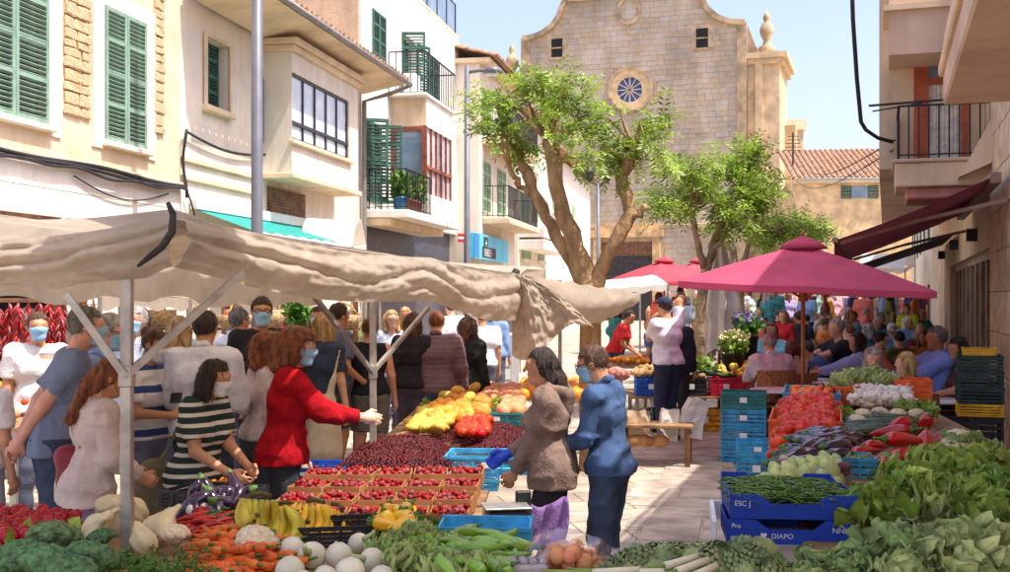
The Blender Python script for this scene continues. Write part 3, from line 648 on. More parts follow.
wl = chp(557, 48); wr = chp(702, 38); dr = chp(627, 262)
sq = [(wl[0] - .38, wl[0] + .38, wl[1] - .62, wl[1] + .62), (wr[0] - .38, wr[0] + .38, wr[1] - .62, wr[1] + .62), (dr[0] - 1.7, dr[0] + 1.7, 0, dr[1] + 1.3)]
b = MB(); z = 0.; ci = 0
while z < zt:
    h_ = random.uniform(.3, .4); t = -random.random() * .8 + (0 if ci % 2 else .1)
    while t < wid:
        w_ = random.uniform(.4, .95); a, c = max(0, t), min(wid, t + w_)
        mid = (a + c) / 2; zc = z + h_ / 2
        if c - a > .12 and z + h_ < min(gable(a), gable(c), gable(mid)) - .12 and math.hypot(mid - rw_t, zc - rw_z) > rw_r + .2 and not any(q[0] - .1 < c and a < q[1] + .1 and z < q[3] + .1 and z + h_ > q[2] - .1 for q in sq):
            dd = random.uniform(.02, .04); g = .008; b.box(a + g, c - g, -dd, .02, z + g, z + h_ - g)
        t += w_
    z += h_; ci += 1
tag(b.build('ashlar_blocks', ch_s, CH), kind='stuff')
b = MB(); pts = [(t, -.06, gable(t)) for t in ts]
for p0_, p1_ in zip(pts[:-1], pts[1:]): b.bar(p0_, p1_, .34, .34)
b.build('coping', ch_d, CH)
for xa_, xb_ in ((-.12, .5), (wid - .5, wid + .1)): b = MB(); b.box(xa_, xb_, -.1, -.03, .0, zsh); b.build('quoin', ch_d, CH)
for q in sq[:2]:
    b = MB(); b.box(q[0], q[1], -.02, -.01, q[2], q[3]); wn = b.build('window', dark, CH)
    b = MB(); b.box(q[0] - .12, q[1] + .12, -.07, -.01, q[2] - .14, q[2]); b.build('sill', ch_d, wn)
    b = MB(); b.box(q[0] - .05, q[1] + .05, -.05, -.025, (q[2] + q[3]) / 2 - .04, (q[2] + q[3]) / 2 + .04); b.build('crossbar', ch_d, wn)
# rose window: ring, glass, petals
def ring(mb, t, z, r0, r1, y0, y1, n=40, sx=1.):
    for i in range(n):
        a0, a1 = 2 * math.pi * i / n, 2 * math.pi * (i + 1) / n; P = lambda a, r, y: (t + math.cos(a) * r * sx, y, z + math.sin(a) * r)
        mb.quad(P(a0, r0, y0), P(a1, r0, y0), P(a1, r1, y0), P(a0, r1, y0)); mb.quad(P(a0, r1, y0), P(a1, r1, y0), P(a1, r1, y1), P(a0, r1, y1)); mb.quad(P(a0, r0, y1), P(a1, r0, y1), P(a1, r0, y0), P(a0, r0, y0))
b = MB(); ring(b, rw_t, rw_z, rw_r * .62, rw_r, -.12, .3); rose = b.build('rose_window', pm('rose_stone', C(226, 196, 150), .85, .12, 3), CH)
b = MB(); ring(b, rw_t, rw_z, rw_r, rw_r * 1.12, -.2, .02); b.build('rose_moulding', ch_d, rose)
b = MB(); b.add([(rw_t + math.cos(a) * rw_r * .64, -.03, rw_z + math.sin(a) * rw_r * .64) for a in np.linspace(0, 2 * math.pi, 33)[:-1]], [tuple(range(32))]); b.build('stained_glass', pm('stained_glass', C(62, 74, 130), .2, .3, 3, spec=.7), rose)
for i in range(12):
    a = math.pi * 2 * i / 12; b = MB(); b.bar((rw_t + math.cos(a) * .2, -.07, rw_z + math.sin(a) * .2), (rw_t + math.cos(a) * rw_r * .63, -.07, rw_z + math.sin(a) * rw_r * .63), .09, .06); b.build('tracery', pm('tracery', C(214, 204, 190), .8), rose)
b = MB(); ring(b, rw_t, rw_z, .08, .26, -.11, -.02, 16); b.build('hub', ch_d, rose)
b = MB(); ring(b, ow_t, ow_z + .1, .72, .95, -.14, 0, 30, .85); b.box(ow_t - .08, ow_t + .08, -.12, -.02, ow_z - 1.5, ow_z - .85); b.build('oculus_moulding', ch_d, CH)
q = sq[2]; b = MB(); b.box(q[0] - .5, q[0], -.25, -.01, 0, q[3] + .3); b.box(q[1], q[1] + .5, -.25, -.01, 0, q[3] + .3); b.box(q[0] - .7, q[1] + .7, -.3, -.012, q[3] + .3, q[3] + .8); b.box(q[0] - .4, q[1] + .4, -.2, -.01, q[3] + .8, q[3] + 1.2); b.build('portal', pm('portal_stone', C(222, 184, 134), .9, .2, 2), CH)
b = MB(); b.box(q[0], q[1], -.03, -.02, 0, q[3]); b.build('door', pm('church_door', C(66, 62, 62), .7, .2), CH)
b = MB(); b.box(q[0], q[1], -.05, -.031, q[3] - .9, q[3]); b.build('door_lintel', brownwood, CH)
b = MB(); b.box(chp(628, 203)[0] - .3, chp(628, 203)[0] + .3, -.12, -.01, chp(628, 203)[1] - .5, chp(628, 203)[1] + .3); b.build('niche', dark, CH)
for t_, z_ in ((chp(590, 200)[0], 6.5),): 
    b = MB(); b.bbox(.6, wid - .6, -.12, 0, z_, z_ + .25, .04); b.build('string_course', ch_d, CH)
# right buttress / wing with bright return, pinnacles
zb = chp(762, 60)[1] - .2; wt2 = chp(779, 100)[0]
wing_s = pm('wing_stone', C(212, 186, 148), .9, .14, 1.5, .3, 12, detail=8)
b = MB(); b.box(wid + .1, wt2, .4, 6, 0, zb); b.build('wing', wing_s, CH)
b = MB(); b.box(wid + .1, wt2 + .25, .15, 6.2, zb + .002, zb + .35); b.box(wid + .1, wt2 + .5, -.05, 6.4, zb + .352, zb + .7); b.build('wing_cornice', wing_s, CH)
for yy in (4.2,):
    b = MB(); b.box(wt2, wt2 + .7, yy, yy + 1.2, 0, zb * .8); b.build('buttress', wing_s, CH)
b = MB(); b.box(wid + .6, wid + 1.05, .2, .398, 0, zb); b.build('pilaster', wing_s, CH)
b = MB(); b.box(-2.0, -.13, .6, 20, 0, zb - .8); b.build('left_wing', ch_s, CH)
b = MB(); b.box(-2.2, -.13, .3, 20, zb - .798, zb - .2); b.build('left_cornice', ch_d, CH)
b = MB(); b.box(.5, wid - .5, 1.3, 14, 0, zsh - 1); b.build('nave', ch_s, CH)
for tt, zz_ in ((wid + 1.25, zb + .7), (-1.05, zb - .2)):
    b = MB(); b.lathe([(.5, 0), (.5, .5), (.28, .6), (.22, .9), (.42, 1.3), (.46, 1.6), (.3, 1.95), (.16, 2.05), (.24, 2.3), (.2, 2.5), (.05, 2.75)], 12, (tt, .9, zz_)); b.build('pinnacle', ch_d, CH, True)
for s_, (ta, tb) in ((1, (wid + .1, wid + 1.0)),):
    b = MB(); vs = [(wid + .1, .5, zb + .7), (wid + 1.0, .5, zb + .7), (wid + .55, .5, zb + 1.3), (wid + .1, .5, zb + 2.6)]; b.add(vs + [(x, 1.1, z) for x, _, z in vs], [(0, 1, 2, 3), (7, 6, 5, 4), (0, 3, 7, 4), (3, 2, 6, 7), (2, 1, 5, 6)]); b.build('volute', ch_d, CH)

# ============================ right hand side ================================
VX, VY = .314, .949; RZR = math.atan2(VY, VX)             # street direction on the right
RW = 1.39; O_R = (RW * VY, -RW * VX, 0)                   # local x along the wall, street is +y
def WR(px, py, p=0.):
    a = (px - CX) / F; Y = (RW - p) / (.949 * a - .314); return a * Y * VX + Y * VY, CAMH - (py - HY) / F * Y
def Rw(s, z, p): return Vector((O_R[0] + VX * s - VY * p, O_R[1] + VY * s + VX * p, z))
RB = thing('cafe_building', 'pale plastered cafe building with railed balcony and maroon awning', 'building', O_R, RZR)
st_pink = pm('rose_beige_stucco', C(214, 188, 166), .9, .1, 1.2, .2, 40, detail=8)
st_r = pm('right_cream_stucco', C(230, 206, 176), .9, .1, 1.2, .2, 40, detail=8)
d0, d1 = WR(991, 270)[0], WR(950, 270)[0]; dz1 = 2.72
b = MB()
# ground floor wall on +y side: mirror of holes_wall
xs = [2, d0, d1, 34]; b.box(2, 12.5, -.4, 0, 0, 6.5); b.box(12.5, d0, -.4, 0, 0, 7.4); b.box(d1, 34, -.4, 0, 0, 7.4); b.box(d0, d1, -.4, -.002, dz1, 7.4); b.build('wall', st_r, RB)
b = MB(); b.box(d0, d1, -.3, -.29, 0, dz1); b.build('shop_interior', dark, RB)
k = 9
for i in range(k):
    xx = d0 + (d1 - d0) * i / k; ww = (d1 - d0) / k; f_ = MB(); f_.box(xx + .02, xx + .12, -.24, -.12, 0, dz1); f_.box(xx + ww - .1, xx + ww - .002, -.24, -.12, 0, dz1); f_.box(xx + .12, xx + ww - .1, -.238, -.122, dz1 - .12, dz1); f_.box(xx + .12, xx + ww - .1, -.238, -.122, 0, .7)
    fp = f_.build('folding_panel', pm('panel_taupe', C(168, 146, 124), .6, .12, 4), RB); g = MB(); g.box(xx + .12, xx + ww - .1, -.19, -.18, .7, dz1 - .12); g.build('pane', pm('dim_glass', C(96, 90, 84), .12, .2, 2, spec=.7), fp)
# stone blocks of the pier at the edge of the frame
blk = pm('pier_block', C(226, 200, 168), .85, .14, 5, .3, 30, rnd=.1)
z = 0.
while z < 5.2:
    for j, (x0, x1) in enumerate(((8.6, 9.9), (9.9, 11.1), (11.1, 12.3), (12.3, 13.4), (13.4, d0 - .25))):
        b = MB(); b.bbox(x0 + .006, x1 - .006, .002, .035, z + .006, z + .52 - .006, .006); b.build('stone_block', blk, RB)
    z += .52
for px, py in ((977, 235), (958, 245), (945, 255)):
    s_, z_ = WR(px, py); b = MB(); b.bbox(s_ - .09, s_ + .09, 0.002, .16, z_ - .1, z_ + .1, .01); b.build('wall_lamp', steel_d, RB)
# upper storey jutting out, with its door onto the balcony facing the camera
sj = 18.3; pj = 1.48; jz0 = 3.95; jz1 = 6.2
cv = lambda px, py, s=sj: None
b = MB(); b.box(sj, 33, .002, pj, jz0 + .0, 7.6); b.build('upper_storey', st_r, RB)
fx = lambda px, Yd: px
def face_pt(px, py, s):  # point on the camera-facing plane local x = s
    a = (px - CX) / F  # O + s*v + p*m = (aY, Y)
    # X = O0+VX s - VY p ; Y = O1+VY s + VX p
    p = (O_R[0] + VX * s - a * (O_R[1] + VY * s)) / (VY + a * VX); Y = O_R[1] + VY * s + VX * p; return p, CAMH - (py - HY) / F * Y
# french door
pl, zt_ = face_pt(914, 53, sj); pr, zb_ = face_pt(968, 160, sj); zb_ = min(zb_, jz0 + .06)
ofr = pm('orange_door_frame', C(184, 92, 58), .5, .15, 6); cur = pm('white_curtain', C(222, 218, 208), .9, .1, 12, .2, 20)
f_ = MB(); y0_, y1_ = sorted((pl, pr))
f_.box(sj - .07, sj - .002, y0_, y0_ + .09, jz0, zt_); f_.box(sj - .07, sj - .002, y1_ - .2, y1_, jz0, zt_); f_.box(sj - .07, sj - .002, y0_ + .09, y1_ - .2, zt_ - .1, zt_); f_.box(sj - .06, sj - .002, y0_ + .09, y1_ - .2, zt_ - .5, zt_ - .4)
fd = f_.build('balcony_door', ofr, RB); g = MB(); g.grid(lambda u, v: (sj - .02 - .012 * math.sin(u * 50), y0_ + .09 + (y1_ - .29 - y0_) * u, jz0 + (zt_ - .1 - jz0) * v), 40, 2); g.build('curtain', cur, fd, True)
g = MB(); g.box(sj - .045, sj - .04, y0_ + .09, y1_ - .2, zt_ - .4, zt_ - .1); g.build('transom_pane', glass, fd)
# top bay over the balcony
pb0, zt2 = face_pt(889, 55, 17.2); b = MB(); b.box(17.2, 33, .004, pb0, zt2, 7.8); b.build('upper_bay', st_pink, RB)
b = MB(); b.box(17.12, 33, .006, pb0 + .07, zt2 + .62, zt2 + .7); b.build('bay_moulding', st_r, RB)
# balcony slab and rail
sb0 = 16.9; pbo, zbo = face_pt(895, 187, sb0); _, zbt = face_pt(895, 163, sb0)
b = MB(); b.bbox(sb0, sj + .0 - .003, .003, pbo, zbo, zbt, .015); b.build('balcony_slab', st_r, RB)
b = MB(); b.bbox(sb0 + .12, sj - .004, .005, pbo - .15, zbo - .16, zbo - .003, .02); b.build('balcony_corbel', pm('rose_plaster', C(196, 140, 130), .9, .1), RB)
b = MB(); b.bbox(sb0 - .04, sj - .002, .0025, pbo + .04, zbt + .001, zbt + .05, .01); b.build('balcony_floor', st_pink, RB)
_, zr = face_pt(895, 106, sb0); railing(RB, [(sb0 + .05, .03), (sb0 + .05, pbo - .05), (sj - .03, pbo - .05)], zbt + .05, zr, iron, .13, .011)
b = MB(); b.bar((sb0 + .05, pbo + .35, zr + .03), (sb0 + .05, .02, zr + .08), .03); b.bar((sb0 + .05, pbo + .3, zr - .05), (sb0 + .05, .9, zr + .03), .02); b.build('drying_bracket', iron, RB)
b = MB(); b.add([(sb0 - .3, .003, zbt - .05), (sb0 - .3, .45, zbt - .25), (sb0 - .3, .003, zbt + .6), (sb0, .003, zbt - .05), (sb0, .45, zbt - .25), (sb0, .003, zbt + .6)], [(0, 1, 2), (5, 4, 3), (0, 3, 4, 1), (1, 4, 5, 2)]); b.build('haunch', st_r, RB)
# near overhanging slab, top right of the photograph
zs = 3.75
cfar = at(943, 105, (zs - CAMH) * F / (HY - 105)); sN = (cfar.x - O_R[0]) * VX + (cfar.y - O_R[1]) * VY; pN = -(cfar.x - O_R[0]) * VY + (cfar.y - O_R[1]) * VX
NB = thing('near_balcony', 'plain cream balcony slab overhanging the street at the top right corner', 'balcony', O_R, RZR)
b = MB(); b.bbox(3.5, sN, .0, pN, zs, zs + .26, .02); b.build('slab', st_pink, NB)
b = MB(); b.bbox(3.5, sN + .04, pN - .12, pN + .04, zs + .262, zs + .36, .015); b.build('edge_moulding', st_r, NB)
b = MB(); b.bbox(3.5, sN - .05, pN - .12, pN, zs + .362, zs + .6, .01); b.build('parapet_base', st_r, NB)
railing(NB, [(sN - .08, .02), (sN - .08, pN - .08), (3.6, pN - .08)], zs + .6, zs + 1.3, pm('slate_rail', C(80, 86, 98), .5), .12)
# maroon awning
p_in = .25; sa0 = WR(990, 178, p_in)[0]; AW = thing('maroon_awning', 'large maroon folding arm awning over the cafe terrace', 'awning', O_R, RZR)
zw0 = WR(990, 178, p_in)[1]; apj = 1.96; zfr = 2.69
maroon = pm('maroon_canvas', C(116, 52, 56), .85, .12, 3, .1, 30, trans=.42)
sag = lambda u, v: -.03 * math.sin(math.pi * v)
b = MB(); aL = 6.6; b.grid(lambda u, v: (sa0 + aL * u, p_in + (apj - p_in) * v, zw0 - (zw0 - zfr) * v + sag(u, v)), 12, 10); b.build('canvas', maroon, AW, True)
b = MB(); b.grid(lambda u, v: (sa0 + aL * u, apj + .012, zfr - .015 - .2 * v - .012 * math.sin(u * 60)), 60, 1); b.build('valance', maroon, AW)
cm = pm('taupe_metal', C(150, 122, 108), .5, .08)
b = MB(); b.bar((sa0 - .05, apj, zfr), (sa0 + aL, apj, zfr), .06); b.build('front_bar', cm, AW)
b = MB(); b.bar((sa0 - .05, p_in - .06, zw0), (sa0 + aL, p_in - .06, zw0), .12); b.build('roller', cm, AW)
for s_ in (sa0 + .05, sa0 + aL - .3):
    b = MB(); b.bar((s_, .05, zw0 - .25), (s_ + .35, apj * .55, (zw0 + zfr) / 2 - .12), .045); b.bar((s_ + .35, apj * .55, (zw0 + zfr) / 2 - .12), (s_ + .02, apj - .05, zfr - .03), .04); b.build('folding_arm', cm, AW)
A2 = thing('dark_awning', 'smaller dark grey awning behind the maroon one', 'awning', O_R, RZR)
b = MB(); b.grid(lambda u, v: (sa0 + 10 + 6 * u, .06 + 2.2 * v, 3.3 - .75 * v), 6, 6); b.build('canvas', pm('charcoal_canvas', C(66, 60, 62), .85, .1), A2, True); b = MB(); b.bar((sa0 + 10, 2.26, 2.54), (sa0 + 16, 2.26, 2.54), .07); b.build('front_bar', cm, A2)
# continuing front on the right beyond, and the far tiled house
weather(st_r, .45); weather(st_pink, .45)
RB2 = thing('row_house', 'plain pale street front continuing beyond the cafe awnings', 'building', O_R, RZR)
b = MB(); b.box(34.1, 62, -6, .15, 0, 6.4); b.build('wall', st_cream, RB2)
for i in range(6):
    f_ = MB(); f_.box(36 + i * 4.2, 37.1 + i * 4.2, .155, .19, .1, 2.4); f_.build('door', brownwood, RB2); f_ = MB(); f_.box(36 + i * 4.2, 37 + i * 4.2, .155, .19, 3.6, 5); f_.build('shutter', dgreen, RB2)
FH = thing('tiled_far_house', 'low stone house with tiled gable roof and green shuttered window', 'building', (at(796, 298, 62).x, 62, 0), R(-6))
st_far = pm('far_stone_wall', C(228, 196, 148), .9, .18, 1.5, .4, 8, detail=8)
fw_ = 6.6; ze = CAMH + (298 - 179) / F * 62
b = MB(); b.box(0, fw_ + 6, 0, 10, 0, ze); b.build('wall', st_far, FH)
tile_roof(FH, -.3, fw_ + 6, -.4, 6, ze, ze + 2.3, roof_t, .3)
b = MB(); b.box(-.2, fw_ + 6, -.3, .02, ze - .25, ze - .06); b.build('eave_cornice', st_tan, FH)
wxx = (858 - 796) / F * 62; wzz = CAMH + (298 - 193) / F * 62
b = MB(); b.box(wxx - .45, wxx + .45, -.03, .02, wzz - .3, wzz + .35); b.build('window', glass, FH)
for sx in (-1, 1): louvre(FH, wxx + (sx * .7) - .27, wxx + (sx * .7) + .27, wzz - .32, wzz + .37, -.02, dgreen, True, 9)
an = thing('aerial', 'thin television aerial mast on the far tiled house roof', 'aerial', at(793, 298, 64) * 1.0, 0); an.location.z = 7
b = MB(); b.tube([(0, 0, 0), (0, 0, 4.2)], .05, 6); b.build('mast', steel_d, an); b = MB()
for i in range(5): b.bar((-.5 + .05 * i, 0, 3.2 + i * .2), (.5 - .05 * i, 0, 3.2 + i * .2), .04)
b.build('antenna_bars', steel_d, an)
tw = thing('far_turret', 'narrow stone turret roof beside the church wing', 'building', (at(787, 298, 84).x, 84, 0), 0)
b = MB(); b.box(-.5, 1.2, 0, 2, 0, CAMH + (298 - 130) / F * 84); b.build('wall', wing_s, tw); b = MB(); b.box(-.7, 1.4, -.2, 2.2, CAMH + (298 - 130) / F * 84, CAMH + (298 - 120) / F * 84); b.build('cap', st_tan, tw)
# overhead cable
cable('black service cable hanging down to the cafe balcony', [at(851, -40, 15.5), at(853, 20, 15.8), at(857, 80, 16.2), at(861, 122, 16.5), at(866, 130, 16.5), at(878, 138, 16.6), at(893, 142, 16.6)], .03)
for k, (a, c) in enumerate((((800, 165, 58), (895, 140, 17)), ((795, 180, 60), (893, 150, 17)))):
    A_, B_ = at(*a), at(*c); cable(['upper', 'lower'][k] + ' thin wire crossing to the cafe balcony from the far house', [A_.lerp(B_, t) + Vector((0, 0, -.5 * math.sin(math.pi * t))) for t in np.linspace(0, 1, 14)], .012)
# ============================ street lamps ===================================
def lamp(px, Y, ztop, r, label, arm=None, group='street lamps'):
    p = at(px, 298, Y); L = thing('street_lamp', label, 'street lamp', (p.x, p.y, 0), 0, group); gb_ = gz(Y)
    b = MB(); b.lathe([(r * 1.7, gb_), (r * 1.7, gb_ + .25), (r * 1.05, gb_ + .35), (r, gb_ + 1.5), (r * .85, ztop)], 14); b.build('post', pole_m, L, True)
    if arm:
        b = MB(); b.tube([(0, 0, ztop - .15), (.35, -.02, ztop - .1), (.55, -.02, ztop - .12)], .04, 8); b.build('arm', pole_m, L, True)
        b = MB(); b.lathe([(.06, .14), (.2, .1), (.24, 0), (.2, -.03)], 14, (.6, -.02, ztop - .16)); b.build('lamp_head', pole_m, L, True); b = MB(); b.lathe([(.18, -.032), (.12, -.07)], 14, (.6, -.02, ztop - .16)); b.build('diffuser', white_glass, L, True)
    return L
lamp(257, 14.0, 8.5, .075, 'thick grey lamp post rising in front of the bay window house')
lamp(467, 27.0, CAMH + (298 - 66) / F * 27, .075, 'grey lamp post with hooked lamp head by the cyan sign', True)
LL = lamp(598, 44, CAMH + (298 - 178) / F * 44, .07, 'slim far lamp post with twin lanterns between the tree limbs')
for sx in (-.35, .35):
    b = MB(); b.lathe([(.05, 0), (.16, .1), (.2, .4), (.12, .5), (.03, .62)], 8, (sx, 0, CAMH + (298 - 182) / F * 44)); b.build('lantern', iron, LL); b = MB(); b.bar((0, 0, CAMH + (298 - 185) / F * 44), (sx, 0, CAMH + (298 - 182) / F * 44), .05); b.build('lantern_arm', iron, LL)
# ============================ trees ==========================================
bark = pm('bark', C(180, 154, 122), .9, .28, 9, 1., 18, col2=C(120, 98, 74), streak=.4, detail=9)
bark2 = weather(pm('mossy_bark', C(184, 150, 108), .9, .3, 8, 1., 18, col2=C(126, 98, 66), streak=.4, detail=9), .6, (.55, .5, .3), (2, 2, .8))
lf1 = pm('tree_leaf', C(158, 186, 72), .5, .3, 3, spec=.4, trans=.38)
lf2 = pm('tree_leaf_bright', C(164, 194, 76), .5, .3, 3, spec=.4, trans=.4)
for m_ in (lf1, lf2): island_var(m_, .35)
def pinnate(mb, p, d, L, wl, n=6):
    """a feathery compound leaf: paired leaflets along a drooping stalk"""
    d = d.normalized(); side = d.cross(Vector((0, 0, 1)))
    if side.length < .1: side = Vector((1, 0, 0))
    side.normalize(); q = Vector(p); st = L / n; roll = random.uniform(-.7, .7)
    for i in range(n):
        d = (d + Vector((0, 0, -.13))).normalized(); q2 = q + d * st
        up = side.cross(d).normalized(); sd_ = (side * math.cos(roll) + up * math.sin(roll))
        for s_ in (-1, 1):
            t = (sd_ * s_ + d * .55 + Vector((0, 0, -.12)) + Vector(rng.normal(size=3)) * .15).normalized() * wl * random.uniform(.75, 1.15); c = d * wl * .2
            mb.add([q, q + t * .5 + c, q + t, q + t * .5 - c], [(0, 1, 2, 3)])
        q = q2
def tree(name, label, Y, limbs, clusters, bm_, lm, n_leaf, Lf=.26, wl=.055, n=6, base=None):
    """limbs: lists of (px, py, radius_m, depth offset); clusters: (px, py, rx_px, ry_px, depth offset, weight)"""
    b0 = at(limbs[0][0][0] if base is None else base, 298, Y); T = thing(name, label, 'tree', (b0.x, Y, 0)); org = Vector((b0.x, Y, 0))
    b = MB(); ends = []; allp = []
    for lb in limbs:
        pts = [at(x, y, Y + dy) - org for x, y, r, dy in lb]; rs = [r * .7 for *_, r, _ in lb]
        P = []; Q = []
        for i in range(len(pts) - 1):
            for t in np.linspace(0, 1, 5)[:-1]:
                P.append(pts[i].lerp(pts[i + 1], t) + Vector(rng.normal(size=3)) * .012); Q.append(rs[i] + (rs[i + 1] - rs[i]) * t + random.uniform(-.006, .008))
        P.append(pts[-1]); Q.append(rs[-1]); b.tube(P, Q, 12); ends.append(pts[-1]); allp += P[len(P) // 2:]
    b.build('trunk', bm_, T, True)
    tw = MB(); lv = MB(); tot = sum(c[5] for c in clusters); Sc = Y / F
    for (px, py, rx, ry, dy, wg) in clusters:
        cnt = int(n_leaf * wg / tot); c = at(px, py, Y + dy) - org; src = min(allp, key=lambda e: (e - c).length)
        for k in range(max(3, cnt // 14)):
            d = Vector(rng.normal(size=3)).normalized(); tip = c + Vector((d.x * rx, d.y * (rx + ry) * .6, d.z * ry)) * Sc * random.uniform(.35, 1.2)
            mid = src.lerp(tip, .55) + Vector((0, 0, .1 + .12 * random.random())) + Vector(rng.normal(size=3)) * .06
            pts = [src, src.lerp(mid, .5) + Vector(rng.normal(size=3)) * .03, mid, tip]; tw.tube(pts, [.022, .016, .011, .005], 5, False)
            for j in range(14):
                t = random.uniform(.5, 1.05); q = mid.lerp(tip, (t - .4) / .6) if t > .4 else src.lerp(mid, t / .4)
                dd = (tip - c).normalized() * .7 + Vector(rng.normal(size=3)) * .6; dd.z += .15
                pinnate(lv, q + Vector(rng.normal(size=3)) * .07, dd, Lf * random.uniform(.6, 1.2), wl, n)
    tw.build('twigs', bm_, T, True); lv.build('crown', lm, T)
    return T
tree('plane_tree', 'big three limbed street tree with sparse feathery crown before the church', 12.6,
     [[(590, 560, .2, 0), (590, 420, .17, 0), (590, 300, .165, 0), (584, 268, .15, 0), (566, 222, .125, -.05), (556, 185, .115, 0), (553, 152, .13, .05), (548, 140, .08, .1)],
      [(588, 292, .13, 0), (556, 235, .105, .15), (536, 198, .09, .2), (528, 175, .1, .25), (520, 160, .06, .3)],
      [(592, 292, .14, 0), (609, 255, .115, -.1), (631, 212, .105, -.15), (622, 180, .1, -.1), (628, 160, .125, -.1), (634, 148, .07, -.1)],
      [(530, 196, .055, .2), (518, 182, .05, .1), (511, 172, .045, .05)], [(630, 215, .06, -.15), (640, 214, .055, -.2), (644, 206, .05, -.2)]],
     [(498, 118, 26, 26, .2, 1.2), (530, 92, 34, 18, .1, 1.4), (548, 118, 34, 26, -.2, 1.6), (516, 140, 28, 22, .4, 1.1), (575, 112, 34, 22, .3, 1.3), (580, 142, 30, 18, -.3, .9), (606, 118, 30, 24, 0, 1.3), (640, 128, 32, 24, -.2, 1.5), (622, 150, 30, 18, .3, 1.2), (596, 158, 22, 12, -.1, .5), (655, 150, 20, 18, .1, .6), (560, 82, 30, 10, 0, .5), (488, 140, 16, 20, 0, .5), (510, 102, 22, 22, .1, .8)],
     bark2, lf1, 500, .3, .085, 6)
tree('leafy_tree', 'dense green street tree behind the big limbed tree', 17.0,
     [[(700, 420, .13, 0), (699, 330, .115, 0), (706, 270, .1, 0), (716, 238, .085, .1), (726, 215, .06, .2)], [(704, 268, .08, 0), (697, 240, .065, -.1), (692, 215, .05, -.2)], [(712, 250, .06, 0), (735, 222, .05, .1), (752, 205, .04, .1)]],
     [(668, 190, 28, 20, .1, 1.2), (700, 170, 34, 22, 0, 1.6), (735, 172, 34, 26, .3, 1.6), (752, 190, 20, 22, 0, .9), (700, 205, 34, 20, -.4, 1.4), (735, 205, 34, 22, -.3, 1.4), (660, 215, 20, 14, 0, .6), (755, 162, 18, 16, .2, .6), (735, 150, 26, 14, 0, .7), (756, 214, 14, 12, 0, .4)],
     bark, lf1, 900, .34, .1, 5)
tree('slim_tree', 'smaller tree with pale trunk right behind the closed parasol', 22.0,
     [[(742, 400, .14, 0), (741, 320, .13, 0), (738, 280, .12, 0), (732, 250, .1, 0), (724, 228, .07, 0)], [(738, 276, .08, 0), (748, 248, .06, 0), (756, 230, .05, 0)]],
     [(735, 225, 24, 16, 0, 1), (760, 232, 24, 16, 0, 1), (780, 225, 18, 16, .2, .8), (800, 232, 22, 15, .4, 1), (818, 238, 16, 12, .2, .7), (790, 246, 22, 10, 0, .7)],
     bark, lf2, 620, .34, .095, 4)
tree('far_tree', 'bright green far tree over the second red parasol', 34.0,
     [[(772, 380, .15, 0), (772, 300, .14, 0), (776, 250, .1, 0)], [(774, 262, .08, 0), (798, 250, .06, 0), (812, 240, .05, 0)]],
     [(775, 235, 18, 12, 0, 1), (800, 228, 20, 14, 0, 1), (818, 238, 14, 12, 0, .7)], bark, lf2, 320, .5, .15, 4)

# ============================ big tan market canopy ==========================
tan_c = pm('tan_canvas', C(206, 194, 176), .9, .1, 3.5, .25, 160, col2=C(186, 172, 152), trans=.5); weather(tan_c, .5, (.6, .52, .44), (1.2, 1.2, 1.2), .52)
galv = pm('galvanised_steel', C(176, 168, 158), .42, .14, 9, .1, 60, metal=.55)
CN = thing('market_canopy', 'large tan canvas canopy on steel poles over the fruit stall', 'canopy', (0, 0, 0))
K1, K2 = at(172, 221, 5.2), at(522, 276, 12.0)
K4 = at(-160, 268, 5.0)
al = (K2 - K1); aln = Vector((al.x, al.y, 0)).normalized(); nout = Vector((aln.y, -aln.x, 0)); ninn = -nout
def vn(*a): return float(vnoise(np.array([a], float), 1.0)[0])
def edge(t):
    p = K1.lerp(K2, t); sag = .05 * math.sin(math.pi * min(1, t / .55)) if t < .55 else .06 * math.sin(math.pi * (t - .55) / .45); p.z -= sag; return p
def ridge(t): p = edge(t) + ninn * 1.5; p.z = K1.z + (K2.z - K1.z) * t + .09 + .03 * math.sin(t * 7); return p
def fold(u, v):
    sw = .55 * math.sin(math.pi * min(1, u / .5)) if u < .5 else .5 * math.sin(math.pi * (u - .5) / .5)
    ph = v * 2.6 - sw * .9 + .35 * vn(u * 6, v * 2, 3.1)
    return .052 * (abs(math.sin(math.pi * ph)) ** .8 - .5) * (.25 + .75 * math.sin(math.pi * min(1, v * 1.1))) + .018 * vn(u * 18, v * 5, 1.7) + .02 * (abs(vn(u * 34, v * 9 + u * 6, 5.2)) - .3) + .008 * vn(u * 90, v * 14, 2)
def valance(u, v):
    e = edge(u); dr = .24 + .22 * u + .02 * math.sin(u * 9); 
    o = fold(u, v) + .05 * math.sin(math.pi * v) + .02
    return e + nout * o + Vector((0, 0, .03 - dr * v ))
def top(u, v):
    e, r_ = edge(u), ridge(u); p = e.lerp(r_, v) if v <= 1 else None
    p.z += -.05 * math.sin(math.pi * v) + .025 * vn(u * 10, v * 3, 8) + .03 * (1 - v) ; return p
b = MB(); b.grid(top, 80, 12); b.build('roof_sheet', tan_c, CN, True)
def top2(u, v):
    r_ = ridge(u); f_ = edge(u) + ninn * 2.3; p = r_.lerp(f_, v); p.z += -.05 * math.sin(math.pi * v) + .025 * vn(u * 10, v * 3, 4); return p
b = MB(); b.grid(top2, 60, 10); b.build('rear_sheet', tan_c, CN, True)
b = MB(); b.grid(valance, 220, 26); b.build('front_drape', tan_c, CN, True)
b = MB(); b.grid(lambda u, v: edge(u) + ninn * (2.3 + .03 * math.sin(u * 60)) + Vector((0, 0, -.28 * v - .03 * math.sin(u * 40) * v)), 90, 3); b.build('rear_drape', tan_c, CN, True)
